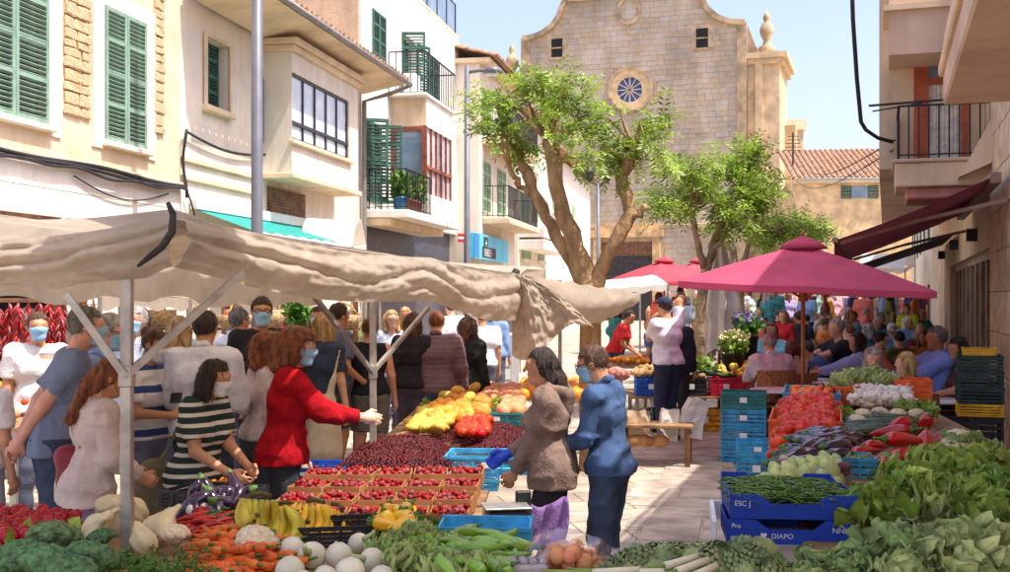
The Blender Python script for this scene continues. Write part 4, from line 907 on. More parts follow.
# near end: gathered fabric from the knot to the left corner
def endtop(t): p = K1.lerp(K4, t); p.z += -.035 * math.sin(math.pi * t) - .012 * math.sin(t * 9); return p
def endf(u, v):
    e = endtop(u); d2 = (K4 - K1).normalized(); nf = Vector((0, -1, 0)); dr = .26 - .1 * u + .02 * vn(u * 12, 0, 4)
    ph = v * 3.0 - 1.1 * u + .4 * vn(u * 5, v * 2, 9)
    return e + nf * (.06 * (abs(math.sin(math.pi * ph)) ** .8 - .5) * math.sin(math.pi * min(1, v * 1.05)) + .024 * (abs(vn(u * 22, v * 8 + u * 5, 2.2)) - .3) + .05 * math.sin(math.pi * v)) + Vector((0, 0, .04 - dr * v))
b = MB(); b.grid(endf, 150, 26); b.build('end_drape', tan_c, CN, True)
def endroof(u, v): a = endtop(u); c = ridge(0) + (K4 - K1) * u * 1.0; p = a.lerp(c, v); p.z = a.z + .08 * v + .03 * vn(u * 8, v * 4, 6); return p
b = MB(); b.grid(lambda u, v: endtop(u) + Vector((.0, 2.4 * v, .02 - .06 * v + .03 * vn(u * 8, v * 6, 6))), 40, 20); b.build('end_roof_sheet', tan_c, CN, True)
# knots: dark straps
strap = pm('black_strap', C(52, 46, 44), .8, .2, 20, .3, 80)
b = MB(); b.tube([at(168, 203, 5.12), at(173, 214, 5.1), at(172, 232, 5.06), at(162, 247, 5.02), at(148, 258, 5.02), at(138, 266, 5.04)], [.01, .015, .018, .017, .014, .008], 8); b.build('dark_rope_tie', strap, CN, True)
b = MB(); b.tube([at(517, 270, 11.75), at(511, 280, 11.72), at(514, 290, 11.72), at(519, 293, 11.75)], [.04, .05, .05, .04], 8); b.build('black_strap_tie', strap, CN, True)
# end piece hanging at the couple: bunched drape
def drp(u, v):
    x0 = 512 + 22 * u * 1.0 + 60 * u * (v ** .7); yv = 272 + 10 * u + (70 + 16 * math.sin(u * 5 + 1)) * v - 30 * v * u * u + 10 * u * v
    dep = 11.6 + .1 * math.sin(u * 9 + v * 2 + .8 * vn(u * 4, v * 3, 2)) * (.4 + v) + .05 * vn(u * 14, v * 9, 5) + .03 * vn(u * 40, v * 16, 5); return at(x0, yv, dep)
b = MB(); b.grid(drp, 70, 50); b.build('hanging_drape', tan_c, CN, True)
E0, E1_ = at(532, 276, 11.9), at(640, 294, 12.7)
def sagf(u, v):
    e = E0.lerp(E1_, u); dr = .08 + .36 * math.sin(math.pi * u ** .75) ; return e + Vector((0, -.25 * math.sin(math.pi * v) * math.sin(math.pi * u), -dr * v + .01 * math.sin(u * 40 + v * 5)))
b = MB(); b.grid(sagf, 50, 16); b.build('corner_drape', tan_c, CN, True)
b = MB(); b.grid(lambda u, v: E0.lerp(E1_, u) + Vector((-.4 * v, 1.6 * v, .10 * v - .05 * math.sin(math.pi * u))), 30, 8); b.build('corner_roof_sheet', tan_c, CN, True)
# poles and braces
def polepost(px, Y, w_, top_, jz, brs):
    p = at(px, 298, Y); b = MB(); b.bbox(p.x - w_ / 2, p.x + w_ / 2, Y - w_ / 2, Y + w_ / 2, 0, top_, .004); P = b.build('pole', galv, CN)
    b = MB(); b.bbox(p.x - w_ * .62, p.x + w_ * .62, Y - w_ * .62, Y + w_ * .62, jz - .05, jz + .05, .006); b.build('collar', galv, P)
    for q in brs:
        b = MB(); b.bar((p.x, Y - w_ * .55, jz), q, w_ * .62); b.build('brace', galv, P)
polepost(127, 5.2, .05, 2.3, at(127, 376, 5.2).z, [at(66, 294, 5.12), at(243, 272, 5.5)])
polepost(373, 8.2, .046, 2.2, at(373, 372, 8.2).z, [at(308, 288, 7.4), at(428, 308, 9.3)])
for px, py, Yv in ((560, 300, 12.4),):
    p = at(px, 298, Yv); b = MB(); b.bbox(p.x - .02, p.x + .02, Yv - .02, Yv + .02, 0, 2.2, .004); b.build('pole', galv, CN)
b = MB(); b.bar(K1 + ninn * .05, K2 + ninn * .05, .03); b.build('rail', galv, CN)
# ============================ other canopies =================================
white_c = pm('pale_canvas', C(224, 218, 210), .9, .06, 2, .15, 90, trans=.3)
def simple_canopy(label, corners, drop, m, polez=True, rise=.12, name='stall_canopy'):
    """corners: 4 world points (near-left, near-right, far-right, far-left)"""
    T = thing(name, label, 'canopy'); a, b_, c, d = corners
    def f(u, v):
        p = (a * (1 - u) + b_ * u) * (1 - v) + (d * (1 - u) + c * u) * v; p.z += rise * math.sin(math.pi * v) - .04 * math.sin(math.pi * u) * math.sin(math.pi * v) + .012 * vn(u * 9, v * 5, a.x); return p
    g = MB(); g.grid(f, 24, 14); g.build('roof_sheet', m, T, True)
    for e0, e1 in ((a, b_), (b_, c), (c, d), (d, a)):
        g = MB(); g.grid(lambda u, v: e0.lerp(e1, u) + Vector((0, 0, -drop * v * (1 + .2 * math.sin(u * 23)))), 24, 2); g.build('valance', m, T, True)
    if polez:
        for p in corners:
            g = MB(); g.box(p.x - .018, p.x + .018, p.y - .018, p.y + .018, 0, p.z - .01); g.build('pole', galv, T)
    return T
simple_canopy('pale grey canopy beyond the big tree trunk', [at(600, 290, 18), at(668, 284, 19), at(640, 280, 22), at(560, 284, 21)], .1, white_c)
simple_canopy('white peaked canopy between the lamp post and balcony house', [at(298, 246, 19), at(352, 246, 20), at(366, 244, 23), at(318, 244, 22)], .12, white_c, rise=.5)
simple_canopy('pale canopy behind the tan canopy near the cyan sign', [at(380, 266, 22), at(520, 274, 25), at(545, 270, 28), at(430, 262, 26)], .15, tan_c, rise=.12)
simple_canopy('tan awning of the stall behind the shoppers', [at(100, 296, 11), at(190, 298, 12), at(205, 290, 14), at(120, 288, 13)], .12, tan_c, rise=.15)
simple_canopy('white canopy above the far end of the cafe street', [at(858, 268, 36), at(905, 268, 34), at(915, 262, 40), at(868, 262, 42)], .15, white_c, rise=.4)
# ============================ parasols =======================================
pinkc = weather(pm('raspberry_canvas', C(214, 96, 128), .85, .08, 2, .12, 100, trans=.42), .3, (.75, .7, .7), (1, 1, 1))
redc = pm('coral_red_canvas', C(216, 84, 98), .85, .08, 2, .12, 100, trans=.3)
woodp = pm('varnished_wood', C(160, 104, 56), .45, .2, 8, .1, streak=.2)
def parasol(label, px, Y, zap, zrim, half, m, rz=0., tilt=(0, 0), group='open parasols'):
    p = at(px, 298, Y); T = thing('parasol', label, 'parasol', (p.x, Y, 0), rz, group)
    h_ = zap - zrim; tl_ = lambda x, y: tilt[0] * x + tilt[1] * y
    pts = []
    for i in range(8):
        a = math.pi / 4 * i + math.pi / 4; rr = half * (1.414 if i % 2 == 0 else 1.0); pts.append((math.cos(a) * rr, math.sin(a) * rr))
    b = MB()
    for i in range(8):
        (x0, y0), (x1, y1) = pts[i], pts[(i + 1) % 8]
        def f(u, v):
            x = (x0 + (x1 - x0) * u) * v; y = (y0 + (y1 - y0) * u) * v; s_ = math.sin(math.pi * u)
            return (x * (1 - .03 * s_ * v), y * (1 - .03 * s_ * v), zap - h_ * (v * .86 + .14 * v * v) - .07 * s_ * v * (1.2 - v) + tl_(x, y))
        b.grid(f, 6, 10)
        b.grid(lambda u, v: ((x0 + (x1 - x0) * u) * (1 - .03 * math.sin(math.pi * u)), (y0 + (y1 - y0) * u) * (1 - .03 * math.sin(math.pi * u)), zrim - .07 * math.sin(math.pi * u) * .2 - .07 * v + tl_(x0 + (x1 - x0) * u, y0 + (y1 - y0) * u)), 6, 1)
    b.build('canopy', m, T, True)
    b = MB(); b.lathe([(.3, -.05), (.2, .03), (.06, .09), (.03, .1)], 8, (0, 0, zap)); b.build('vent_cap', m, T, True)
    b = MB(); b.lathe([(.025, 0), (.025, .06), (.012, .1)], 8, (0, 0, zap + .08)); b.build('finial', woodp, T, True)
    b = MB(); b.tube([(0, 0, 0), (0, 0, zap)], .026, 10); b.build('pole', woodp, T, True)
    b = MB(); b.lathe([(.26, 0), (.26, .06), (.06, .1), (.05, .3)], 16, (0, 0, gz(Y))); b.build('foot', steel_d, T, True)
    for i in range(8):
        x, y = pts[i]; b = MB(); b.bar((0, 0, zap - .06), (x * .97, y * .97, zrim - .01 + tl_(x, y)), .018, .03); rb = b.build('rib', woodp, T)
        b = MB(); b.bar((x * .02, y * .02, zrim - .12), (x * .5, y * .5, zap - h_ * .47 - .03 + tl_(x, y) * .5), .016, .026); b.build('strut', woodp, rb)
    b = MB(); b.lathe([(.05, -.05), (.06, 0), (.05, .05)], 10, (0, 0, zrim - .12)); b.build('runner', woodp, T, True)
    return T
parasol('large raspberry pink square parasol on wooden pole above the cafe tables', 803, 13.8, 2.64, 2.13, 1.36, pinkc, R(-14), (-.045, 0))
parasol('coral red parasol left of the closed parasol, under the church door', 664, 30, 2.98, 2.42, 1.2, redc, R(20))
parasol('paler red parasol peeking out behind the coral red one', 698, 34, 3.1, 2.6, 1.0, pm('faded_red_canvas', C(214, 92, 106), .85, .08, trans=.3), R(8))
parasol('red parasol seen below the raspberry parasol rim by its pole', 825, 26, 2.5, 2.2, 1.0, redc, R(30))
parasol('red parasol far down the cafe street beside the tree trunk', 765, 40, 2.75, 2.45, 1.1, redc, R(12))
# closed parasol
CP = thing('closed_parasol', 'tall closed grey beige parasol tied beside the tree trunk', 'parasol', (at(719, 298, 17.6).x, 17.6, 0))
greyc = pm('taupe_canvas', C(224, 212, 204), .9, .1, 3, .2, 60)
def cpf(u, v):
    a = 2 * math.pi * u; z = 3.15 - 2.0 * v; r = (.03 + .24 * min(1, v * 1.6)) if v < .75 else (.23 + .05 * (v - .75) * 4)
    r *= 1 + .28 * math.sin(a * 8 + v * 1.5) * min(1, v * 2.5); 
    if v > .72: r *= .93 + .1 * math.sin(a * 3)
    return (math.cos(a) * r, math.sin(a) * r, z - (.08 * math.sin(a * 4) if v > .95 else 0))
b = MB(); b.grid(cpf, 96, 20); b.build('folded_canopy', greyc, CP, True); b = MB(); b.tube([(0, 0, 0), (0, 0, 3.25)], .025, 8); b.build('pole', woodp, CP, True); b = MB(); b.lathe([(.25, 0), (.25, .06), (.05, .1)], 12, (0, 0, gz(17.6))); b.build('foot', steel_d, CP)

# sail added out of view, only to put the front vegetables in soft shade
SL = thing('added_shade_sail', 'added pale sail above the view, shading the front vegetable stall', 'shade sail')
q4 = [Vector((-1.9, 2.2, 3.45)), Vector((1.2, 2.0, 3.5)), Vector((1.9, 5.35, 3.62)), Vector((-1.3, 5.45, 3.58))]
def slf(u, v):
    p = (q4[0] * (1 - u) + q4[1] * u) * (1 - v) + (q4[3] * (1 - u) + q4[2] * u) * v; p.z -= .12 * math.sin(math.pi * u) * math.sin(math.pi * v); return p
b = MB(); b.grid(slf, 24, 14); b.build('fabric', pm('added_sail_canvas', C(226, 216, 200), .9, .06, 3, .1, 60, trans=.5), SL, True)
for c_, e_ in ((q4[0], Lw(9.0, 5.5, 0)), (q4[3], Lw(12.5, 6.2, 0)), (q4[1], Rw(4.0, 5.0, 0)), (q4[2], Rw(8.0, 5.2, 0))):
    b = MB(); b.tube([c_, c_.lerp(e_, .5) - Vector((0, 0, .02)), e_], .006, 5); b.build('cord', strap, SL)
# ============================ people =========================================
def rotx(a): c, s = math.cos(a), math.sin(a); return np.array([[1, 0, 0], [0, c, -s], [0, s, c]])
def rotz_(a): c, s = math.cos(a), math.sin(a); return np.array([[c, -s, 0], [s, c, 0], [0, 0, 1]])
def roty(a): c, s = math.cos(a), math.sin(a); return np.array([[c, 0, s], [0, 1, 0], [-s, 0, c]])
def ik(a, t, l1, l2, hint):
    a = np.array(a, float); t = np.array(t, float); d = t - a; L = np.linalg.norm(d)
    if L > (l1 + l2) * .995: t = a + d / L * (l1 + l2) * .995; d = t - a; L = np.linalg.norm(d)
    x = (l1 * l1 - l2 * l2 + L * L) / (2 * L); h = math.sqrt(max(0, l1 * l1 - x * x)); dn = d / L
    hn = np.array(hint, float); hn = hn - dn * (hn @ dn); hn /= max(1e-6, np.linalg.norm(hn)); return a + dn * x + hn * h, t
SKIN = {'fair': C(226, 176, 148), 'tan': C(200, 144, 108), 'brown': C(168, 112, 80), 'pink': C(222, 160, 136)}
def skin(k): return pm('skin_' + k, SKIN[k], .5, .07, 12, .06, 150, spec=.35)
def cloth(col, key=None, **kw):
    k = key or 'cloth_%d_%d_%d' % tuple(col); a = dict(rough=.85, var=.05, scale=16, bump=.4, bscale=60, spec=.2, ridged=9.); a.update(kw); return pm(k, C(*col), **a)
HAIRC = {'black': (34, 27, 24), 'dark': (56, 42, 34), 'brown': (98, 66, 44), 'auburn': (138, 78, 42), 'blond': (190, 152, 98), 'grey': (168, 160, 152), 'white': (216, 210, 202), 'salt': (112, 106, 100)}
def hairm(k): return pm('hair_' + k, C(*HAIRC[k]), .5, .3, 30, .6, 120, spec=.4, streak=.25)
mask_b = pm('surgical_mask', C(150, 194, 222), .8, .06, 20, .1, 90); mask_w = pm('white_mask', C(232, 228, 222), .8, .05, 20, .1, 90); mask_k = pm('black_mask', C(44, 44, 48), .8)
eyem = pm('eye_dark', C(40, 30, 26), .2, .05); eyew = pm('eye_white', C(232, 228, 222), .3, .03)
shoe_k = pm('dark_shoe', C(52, 48, 48), .5, .15); shoe_w = pm('white_shoe', C(220, 216, 210), .6, .1); 
SEATED = []
def person(label, px, ytop, fd, face, top=('tee', (200, 200, 200)), bot=('trousers', (60, 66, 80)), hair=('short', 'dark'), sk='tan', pose='stand', lean=4, hands=None, head=(0, 0), mask=None, female=False, glasses=False, build=1.0, cap=None, hem=None, topmat=None, botmat=None, shoes=shoe_k, group=None, dxy=(0, 0), step=0., z0=None, glove=None, puffer=False):
    """px/ytop: crown of the head in the photograph; fd: pixels per metre there; face: heading in degrees (0 = away from camera, 90 = to the left)"""
    cell = min(.03, max(.0115, 1.75 / fd)); near = fd >= 85
    if z0 is None: z0 = gz(F / fd)
    # ---- skeleton for a 1.75 m body, facing +y ----
    sit = pose == 'sit'
    hipz = .50 if sit else .93; y0 = -.12 if sit else 0.
    pel = np.array([0, y0, hipz + .03]); T = rotx(-R(lean))
    tp = lambda x, y, z: pel + T @ (np.array([x, y, z - .96]))
    wb = (.92 if female else 1.0) * build
    sh = [tp(s * (.165 if female else .19) * (.5 + .5 * build), -.01, 1.42) for s in (1, -1)]
    neck0, neck1 = tp(0, -.015, 1.45), tp(0, .012, 1.55)
    hR = T @ rotz_(R(head[0])) @ rotx(-R(head[1])) @ rotx(R(lean * .55)); hc = neck1 + hR @ np.array([0, .018, .082])
    hip = [np.array([s * .09, y0, hipz - .01]) for s in (1, -1)]
    if sit:
        kn = [np.array([s * .12, y0 + .43, .50]) for s in (1, -1)]; an = [np.array([s * .12, y0 + .40 + s * step, .08]) for s in (1, -1)]
    else:
        an = [np.array([s * .095, s * step - .02, .08]) for s in (1, -1)]; kn = []
        for i in (0, 1): k, a_ = ik(hip[i], an[i], .43, .42, (0, 1, 0)); kn.append(k); an[i] = a_
    if hands is None: hands = ((.15, .34, .72), (-.15, .34, .72)) if sit else ((.25, .07, .80), (-.25, .07, .80))
    elb, wr = [], []
    for i, s in enumerate((1, -1)):
        hnt = (s * .35, -.8, -.45); e, w_ = ik(sh[i], hands[i], .29, .255, hnt); elb.append(e); wr.append(w_)
    S = []
    S += [rc((-.07 * wb, y0, hipz + .02), (.07 * wb, y0, hipz + .02), .125 if female else .115, .125 if female else .115, .04),
          rc(tp(-.05 * wb, .005, 1.10), tp(.05 * wb, .005, 1.10), .098 * build, .098 * build, .07),
          rc(tp(-.085 * wb, 0, 1.28), tp(.085 * wb, 0, 1.28), .112 * build, .112 * build, .07),
          rc(sh[1] + np.array([.03, 0, -.01]), sh[0] - np.array([.03, 0, .01]), .07, .07, .06),
          rc(neck0, neck1, .058, .052, .04)]
    if female: S += [el(tp(s * .075, .095, 1.27), (.065, .055, .065), T, .05) for s in (1, -1)]
    elif build > 1.05: S += [el(tp(0, .06, 1.1), (.15, .11, .15), T, .06)]
    torso = list(S)
    H_ = lambda x, y, z: hc + hR @ np.array([x, y, z])
    B = list(S)
    B += [el(H_(0, -.012, .018), (.074, .092, .094), hR, .02), rc(H_(0, .022, -.005), H_(0, .042, -.082), .064, .04, .03), rc(H_(0, 0, -.03), H_(0, -.03, -.1), .055, .05, .03)]
    if near: B += [rc(H_(0, .088, .012), H_(0, .108, -.022), .009, .014, .012), rc(H_(-.034, .075, .03), H_(.034, .075, .03), .014, .014, .02), rc(H_(-.018, .082, -.054), H_(.018, .082, -.054), .009, .009, .01), el(H_(0, .062, -.09), (.024, .022, .02), hR, .015)]
    B += [el(H_(s * .077, -.012, -.006), (.012, .02, .032), hR, .01) for s in (1, -1)]
    arms = []
    for i in (0, 1):
        B += [rc(sh[i], elb[i], .052 * build, .04 * build, .03), rc(elb[i], wr[i], .041 * build, .027, .02)]
        B += [rc(hip[i], kn[i], .088 * build, .057, .03), rc(kn[i], an[i], .056, .038, .02), rc(an[i], an[i] + np.array([0, .13, -.045]), .04, .03, .02)]
        # hand
        d = wr[i] - elb[i]; d /= np.linalg.norm(d); inn = np.array([-1 if i == 0 else 1, .25, -.15]); inn = inn - d * (inn @ d); inn /= np.linalg.norm(inn); sd_ = np.cross(d, inn) * (1 if i == 0 else -1)
        if sd_[1] < 0 and not sit: sd_ = sd_
        pc = wr[i] + d * .045; HB = [rc(wr[i], wr[i] + d * .075, .026, .03, .015)]
        if near:
            HB += [rc(pc - sd_ * .022, pc + sd_ * .022 + d * .03, .02, .02, .012)]
            for j, (o_, ln) in enumerate(((-.033, .058), (-.012, .07), (.011, .074), (.033, .066))):
                f0 = wr[i] + d * .085 + sd_ * o_; f1 = f0 + d * ln * .55 + inn * .014; f2 = f1 + d * ln * .38 + inn * .03
                HB += [rc(f0, f1, .0105, .0098, .004), rc(f1, f2, .0098, .0085, .003)]
            th0 = wr[i] + d * .03 + sd_ * .03; th1 = th0 + d * .035 + sd_ * .026 + inn * .012; HB += [rc(th0, th1, .013, .012, .008), rc(th1, th1 + d * .035 + inn * .012, .012, .0095, .004)]
        else: HB += [rc(wr[i] + d * .06, wr[i] + d * .14 + inn * .03, .028, .016, .02), rc(wr[i] + d * .04, wr[i] + d * .08 + sd_ * .04, .014, .011, .01)]
        arms.append(HB); B += HB
    me = sdf_mesh('body', B, cell)
    topz = (H_(0, -.01, .112 + (.03 if hair[0] in ('curly',) else .008)))[2]
    zt_w = CAMH - (ytop - HY) / fd - z0; sc_ = zt_w / topz; Yw = F / fd
    hx, hy = hc[0] * sc_, hc[1] * sc_; ca_, sa_2 = math.cos(R(face)), math.sin(R(face))
    X = (px - CX) / F * Yw; X0 = X - (hx * ca_ - hy * sa_2); Y0 = Yw - (hx * sa_2 + hy * ca_)
    P = thing('person', label, 'person', (X0 + dxy[0], Y0 + dxy[1], z0), R(face), group, sc_)
    link_mesh('body', me, skin(sk), P)
    # ---- clothes ----
    infl = {'jacket': .024, 'hoodie': .025, 'shirt': .017, 'tee': .014, 'blouse': .022, 'long': .015, 'vest': .011}.get(top[0], .015)
    tm = topmat or cloth(top[1]); hz = (hem if hem is not None else {'jacket': -.06, 'hoodie': -.04, 'blouse': -.1, 'shirt': -.03}.get(top[0], 0.0)) + hipz
    Tp = [rc(p[1], p[2], p[3] + infl, p[4] + infl, p[5]) if p[0] == 'rc' else el(p[1], p[2] + infl, p[3], p[4]) for p in torso[:4] + torso[5:]]
    q0 = torso[0]; Tp[0] = rc(q0[1], q0[2], q0[3] + infl + .016, q0[4] + infl + .016, q0[5])
    Tp.append(rc(neck0 + T @ np.array([0, 0, -.03]), neck0 + T @ np.array([0, .0, .02 if top[0] in ('vest', 'tee') else .045]), .07 + infl * .6, .062 + infl * .5, .03, True))
    if hz < hipz - .02 and not sit: Tp.append(rc((-.06 * wb, y0, hz), (.06 * wb, y0, hz), .135 + infl, .135 + infl, .05))
    for i in (0, 1):
        if top[0] == 'tee': e = sh[i] + (elb[i] - sh[i]) * .72; Tp.append(rc(sh[i], e, .066 * build + infl * .5, .064 * build + infl * .7, .03, True))
        elif top[0] == 'vest': pass
        else:
            rr = .052 * build + infl; Tp += [rc(sh[i], elb[i], rr + .006, rr - .004, .03), rc(elb[i], wr[i] - (wr[i] - elb[i]) * (.3 if top[0] == 'rolled' else .06), rr - .004, .032 + infl * .9, .02, True)]
    fz = float(abs(hash(label)) % 97) if False else (len(label) * 1.37 + px * .11)
    def wrinkle(Q):
        q = Q + fz; w1 = (np.abs(vnoise(q * np.array([1, 1, 1.7]), 6.)) - .25) * .028 + (np.abs(vnoise(q * np.array([1.3, 1.3, .8]) + 9, 12.)) - .25) * .016
        if puffer: w1 = w1 * .4 + .009 * np.abs(np.sin(Q[:, 2] * math.pi / .052)) - .004
        return w1
    hzz = hz if not sit else hipz - .02
    me = sdf_mesh('top', Tp, cell, wrinkle, lambda Q: hzz - Q[:, 2] if not sit else np.maximum(hzz - Q[:, 2], -1), base=[rc(p[1], p[2], max(.01, p[3] - infl * .4), max(.01, p[4] - infl * .4), 0, p[6]) if p[0] == 'rc' else el(p[1], p[2] - infl * .4, p[3], 0) for p in Tp])
    nm = {'jacket': 'jacket', 'hoodie': 'hoodie', 'tee': 't_shirt', 'vest': 'sleeveless_top', 'blouse': 'blouse', 'shirt': 'shirt', 'rolled': 'shirt', 'long': 'jumper'}.get(top[0], 'top')
    link_mesh(nm, me, tm, P)
    if top[0] == 'hoodie':
        me = sdf_mesh('hood', [rc(tp(-.07, -.1, 1.46), tp(.07, -.1, 1.46), .05, .05), rc(tp(-.1, -.03, 1.49), tp(-.05, -.1, 1.45), .035, .05), rc(tp(.1, -.03, 1.49), tp(.05, -.1, 1.45), .035, .05), rc(tp(0, -.12, 1.42), tp(0, -.12, 1.33), .07, .04)], cell, wrinkle); link_mesh('hood', me, tm, P)
    if top[0] in ('jacket', 'shirt', 'rolled'):
        me = sdf_mesh('collar', [rc(tp(s * .055, .035, 1.475), tp(s * .035, -.055, 1.515), .02, .022) for s in (1, -1)] + [rc(tp(-.035, -.055, 1.515), tp(.035, -.055, 1.515), .022, .022)], cell); link_mesh('collar', me, tm, P)
    bmt = botmat or cloth(bot[1]); bi = {'trousers': .018, 'shorts': .028, 'skirt': .03, 'leggings': .007}[bot[0]]
    Bp = [rc((-.07 * wb, y0, hipz + .02), (.07 * wb, y0, hipz + .02), .127 + bi * .6, .127 + bi * .6, .03)]
    if bot[0] == 'skirt':
        if sit: Bp += [rc(hip[i], kn[i], .1, .09, .06) for i in (0, 1)]
        else: Bp += [rc((-.05, 0, .95), (-.07, .0, .45), .12, .16, .1, True), rc((.05, 0, .95), (.07, .0, .45), .12, .16, .1, True)]
    else:
        for i in (0, 1):
            if bot[0] == 'shorts': e = hip[i] + (kn[i] - hip[i]) * .86; Bp.append(rc(hip[i], e, .098 * build + bi * .4, .082 * build + bi, .03, True))
            else: Bp += [rc(hip[i], kn[i], .09 * build + bi, .06 + bi, .03), rc(kn[i], an[i] + (kn[i] - an[i]) * .06, .06 + bi, .046 + bi, .02, True)]
    me = sdf_mesh('trousers', Bp, cell * 1.15, lambda Q: (np.abs(vnoise((Q + fz) * np.array([1, 1, 1.5]), 7.)) - .25) * .018 + vnoise(Q + fz, 20.) * .004, lambda Q: Q[:, 2] - (hipz + (.13 if top[0] == 'vest' else .05)), base=[rc(p[1], p[2], p[3] - bi * .5, p[4] - bi * .5, 0, p[6]) for p in Bp])
    link_mesh({'trousers': 'trousers', 'leggings': 'leggings', 'shorts': 'shorts', 'skirt': 'skirt'}[bot[0]], me, bmt, P)
    for i in (0, 1):
        a_ = an[i]; me = sdf_mesh('shoe', [rc(a_ + np.array([0, -.035, -.03]), a_ + np.array([0, .15, -.045]), .046, .036, .02), rc(a_ + np.array([0, -.02, .0]), a_ + np.array([0, .03, -.01]), .05, .045, .02)], cell * 1.2, None, lambda Q: .002 - Q[:, 2]); link_mesh('shoe', me, shoes, P)
    if glove is not None:
        me = sdf_mesh('glove', [rc(p[1], p[2], p[3] + .006, p[4] + .006, p[5]) for p in arms[glove]] + [rc(wr[glove] - (wr[glove] - elb[glove]) * .15, wr[glove], .034, .032, .01)], cell * .8); link_mesh('glove', me, pm('blue_glove', C(44, 78, 196), .4, .1), P)
    # ---- hair, mask, eyes ----
    hs, hcol = hair; hm = hairm(hcol); inv = hR.T
    loc = lambda Q: (Q - hc) @ hR
    if hs != 'bald':
        base = [el(H_(0, -.018, .026), (.086, .101, .1), hR, .02)]
        frontz, sidez = .055, -.035
        if hs == 'bob': base += [rc(H_(s * .07, -.02, .0), H_(s * .075, -.005, -.13), .035, .035, .03) for s in (1, -1)] + [rc(H_(-.05, -.075, 0), H_(-.05, -.065, -.14), .045, .04, .03), rc(H_(.05, -.075, 0), H_(.05, -.065, -.14), .045, .04, .03)]; sidez = -.3
        if hs == 'long': base += [rc(H_(s * .065, -.03, .0), H_(s * .08, -.03, -.26), .036, .04, .03) for s in (1, -1)] + [rc(H_(0, -.085, 0), H_(0, -.09, -.3), .06, .06, .04)]; sidez = -.5
        if hs == 'pony': base += [rc(H_(0, -.1, .04), H_(0, -.15, -.0), .03, .04, .02), rc(H_(0, -.15, -.0), H_(0, -.15, -.24), .045, .03, .03)]
        if hs == 'loosepony': base += [rc(H_(0, -.09, -.02), H_(0, -.12, -.1), .05, .045, .03), rc(H_(0, -.12, -.1), H_(.01, -.15, -.33), .055, .035, .03), rc(H_(-.05, -.03, -.0), H_(-.05, -.06, -.1), .04, .03, .03), rc(H_(.05, -.03, -.0), H_(.05, -.06, -.1), .04, .03, .03)]; sidez = -.09
        if hs == 'bun': base += [el(H_(0, -.1, .07), (.05, .05, .045), hR, .02)]
        if hs == 'curly':
            base = [el(H_(0, -.025, .03), (.105, .115, .108), hR, .02)] + [rc(H_(s * .085, -.03, .01), H_(s * .09, -.03, -.1), .05, .05, .03) for s in (1, -1)] + [rc(H_(0, -.1, .02), H_(0, -.1, -.13), .07, .075, .04)]; sidez = -.4; frontz = .05
        amp = .02 if hs in ('curly',) else (.011 if hs in ('loosepony', 'pony', 'long', 'bob') else .006); fr_ = 26. if hs == 'curly' else 34.
        def hd(Q): L = loc(Q) + fz; return vnoise(L * np.array([1, 1, .35 if hs != 'curly' else .8]), fr_) * amp + vnoise(L, 60.) * amp * .3
        def hclip(Q):
            L = loc(Q); face_ = np.minimum(L[:, 1] - (.03 - .5 * np.maximum(0, L[:, 2] - .03)), frontz - L[:, 2])
            if hs in ('bob', 'long', 'curly'): face_ = np.minimum(face_, .078 - np.abs(L[:, 0]) + (.012 if hs == 'curly' else 0)); low = sidez - L[:, 2]
            else: low = np.maximum(np.minimum(sidez - L[:, 2], L[:, 1] + .045 + .0), -.12 - L[:, 2]) if hs in ('short', 'bun') else np.minimum(sidez - L[:, 2], L[:, 1] + .04)
            return np.maximum(face_, low)
        me = sdf_mesh('hair', base, cell * .85, hd, hclip); link_mesh('hair', me, hm, P)
        if fd > 84:
            nv = len(me.vertices); co = np.zeros(nv * 3, np.float32); me.vertices.foreach_get('co', co); co = co.reshape(-1, 3); no_ = np.zeros(nv * 3, np.float32); me.vertices.foreach_get('normal', no_); no_ = no_.reshape(-1, 3)
            pick = rng.integers(0, nv, 520 if hs == 'curly' else 380); hb = MB(); dn = np.array([0, 0, -1.])
            for q in pick:
                p0_ = co[q].astype(float); nn_ = no_[q].astype(float); fl = dn * .9 + nn_ * .25 + rng.normal(size=3) * (.5 if hs == 'curly' else .16); fl = fl - nn_ * min(0, fl @ nn_); fl /= np.linalg.norm(fl); L_ = random.uniform(.03, .085) if hs != 'short' else random.uniform(.008, .02); sd2 = np.cross(fl, nn_); sd2 = sd2 / max(1e-5, np.linalg.norm(sd2)) * random.uniform(.0016, .003); vs = []
                for t in (0, .35, .7, 1.):
                    c_ = p0_ + fl * L_ * t + nn_ * (.003 + .010 * math.sin(t * 2.6) * random.uniform(.3, 1.2)); vs += [tuple(c_ - sd2 * (1 - .8 * t)), tuple(c_ + sd2 * (1 - .8 * t))]
                hb.add(vs, [(0, 1, 3, 2), (2, 3, 5, 4), (4, 5, 7, 6)])
            tag(hb.build('hair_strands', hm, P, True), kind='stuff')
    if cap:
        me = sdf_mesh('cap', [el(H_(0, -.014, .035), (.092, .108, .095), hR, .01), rc(H_(-.03, .09, .05), H_(-.03, .15, .035), .02, .012), rc(H_(.03, .09, .05), H_(.03, .15, .035), .02, .012)], cell * .85, None, lambda Q: .035 - loc(Q)[:, 2]); link_mesh('cap', me, cloth(cap), P)
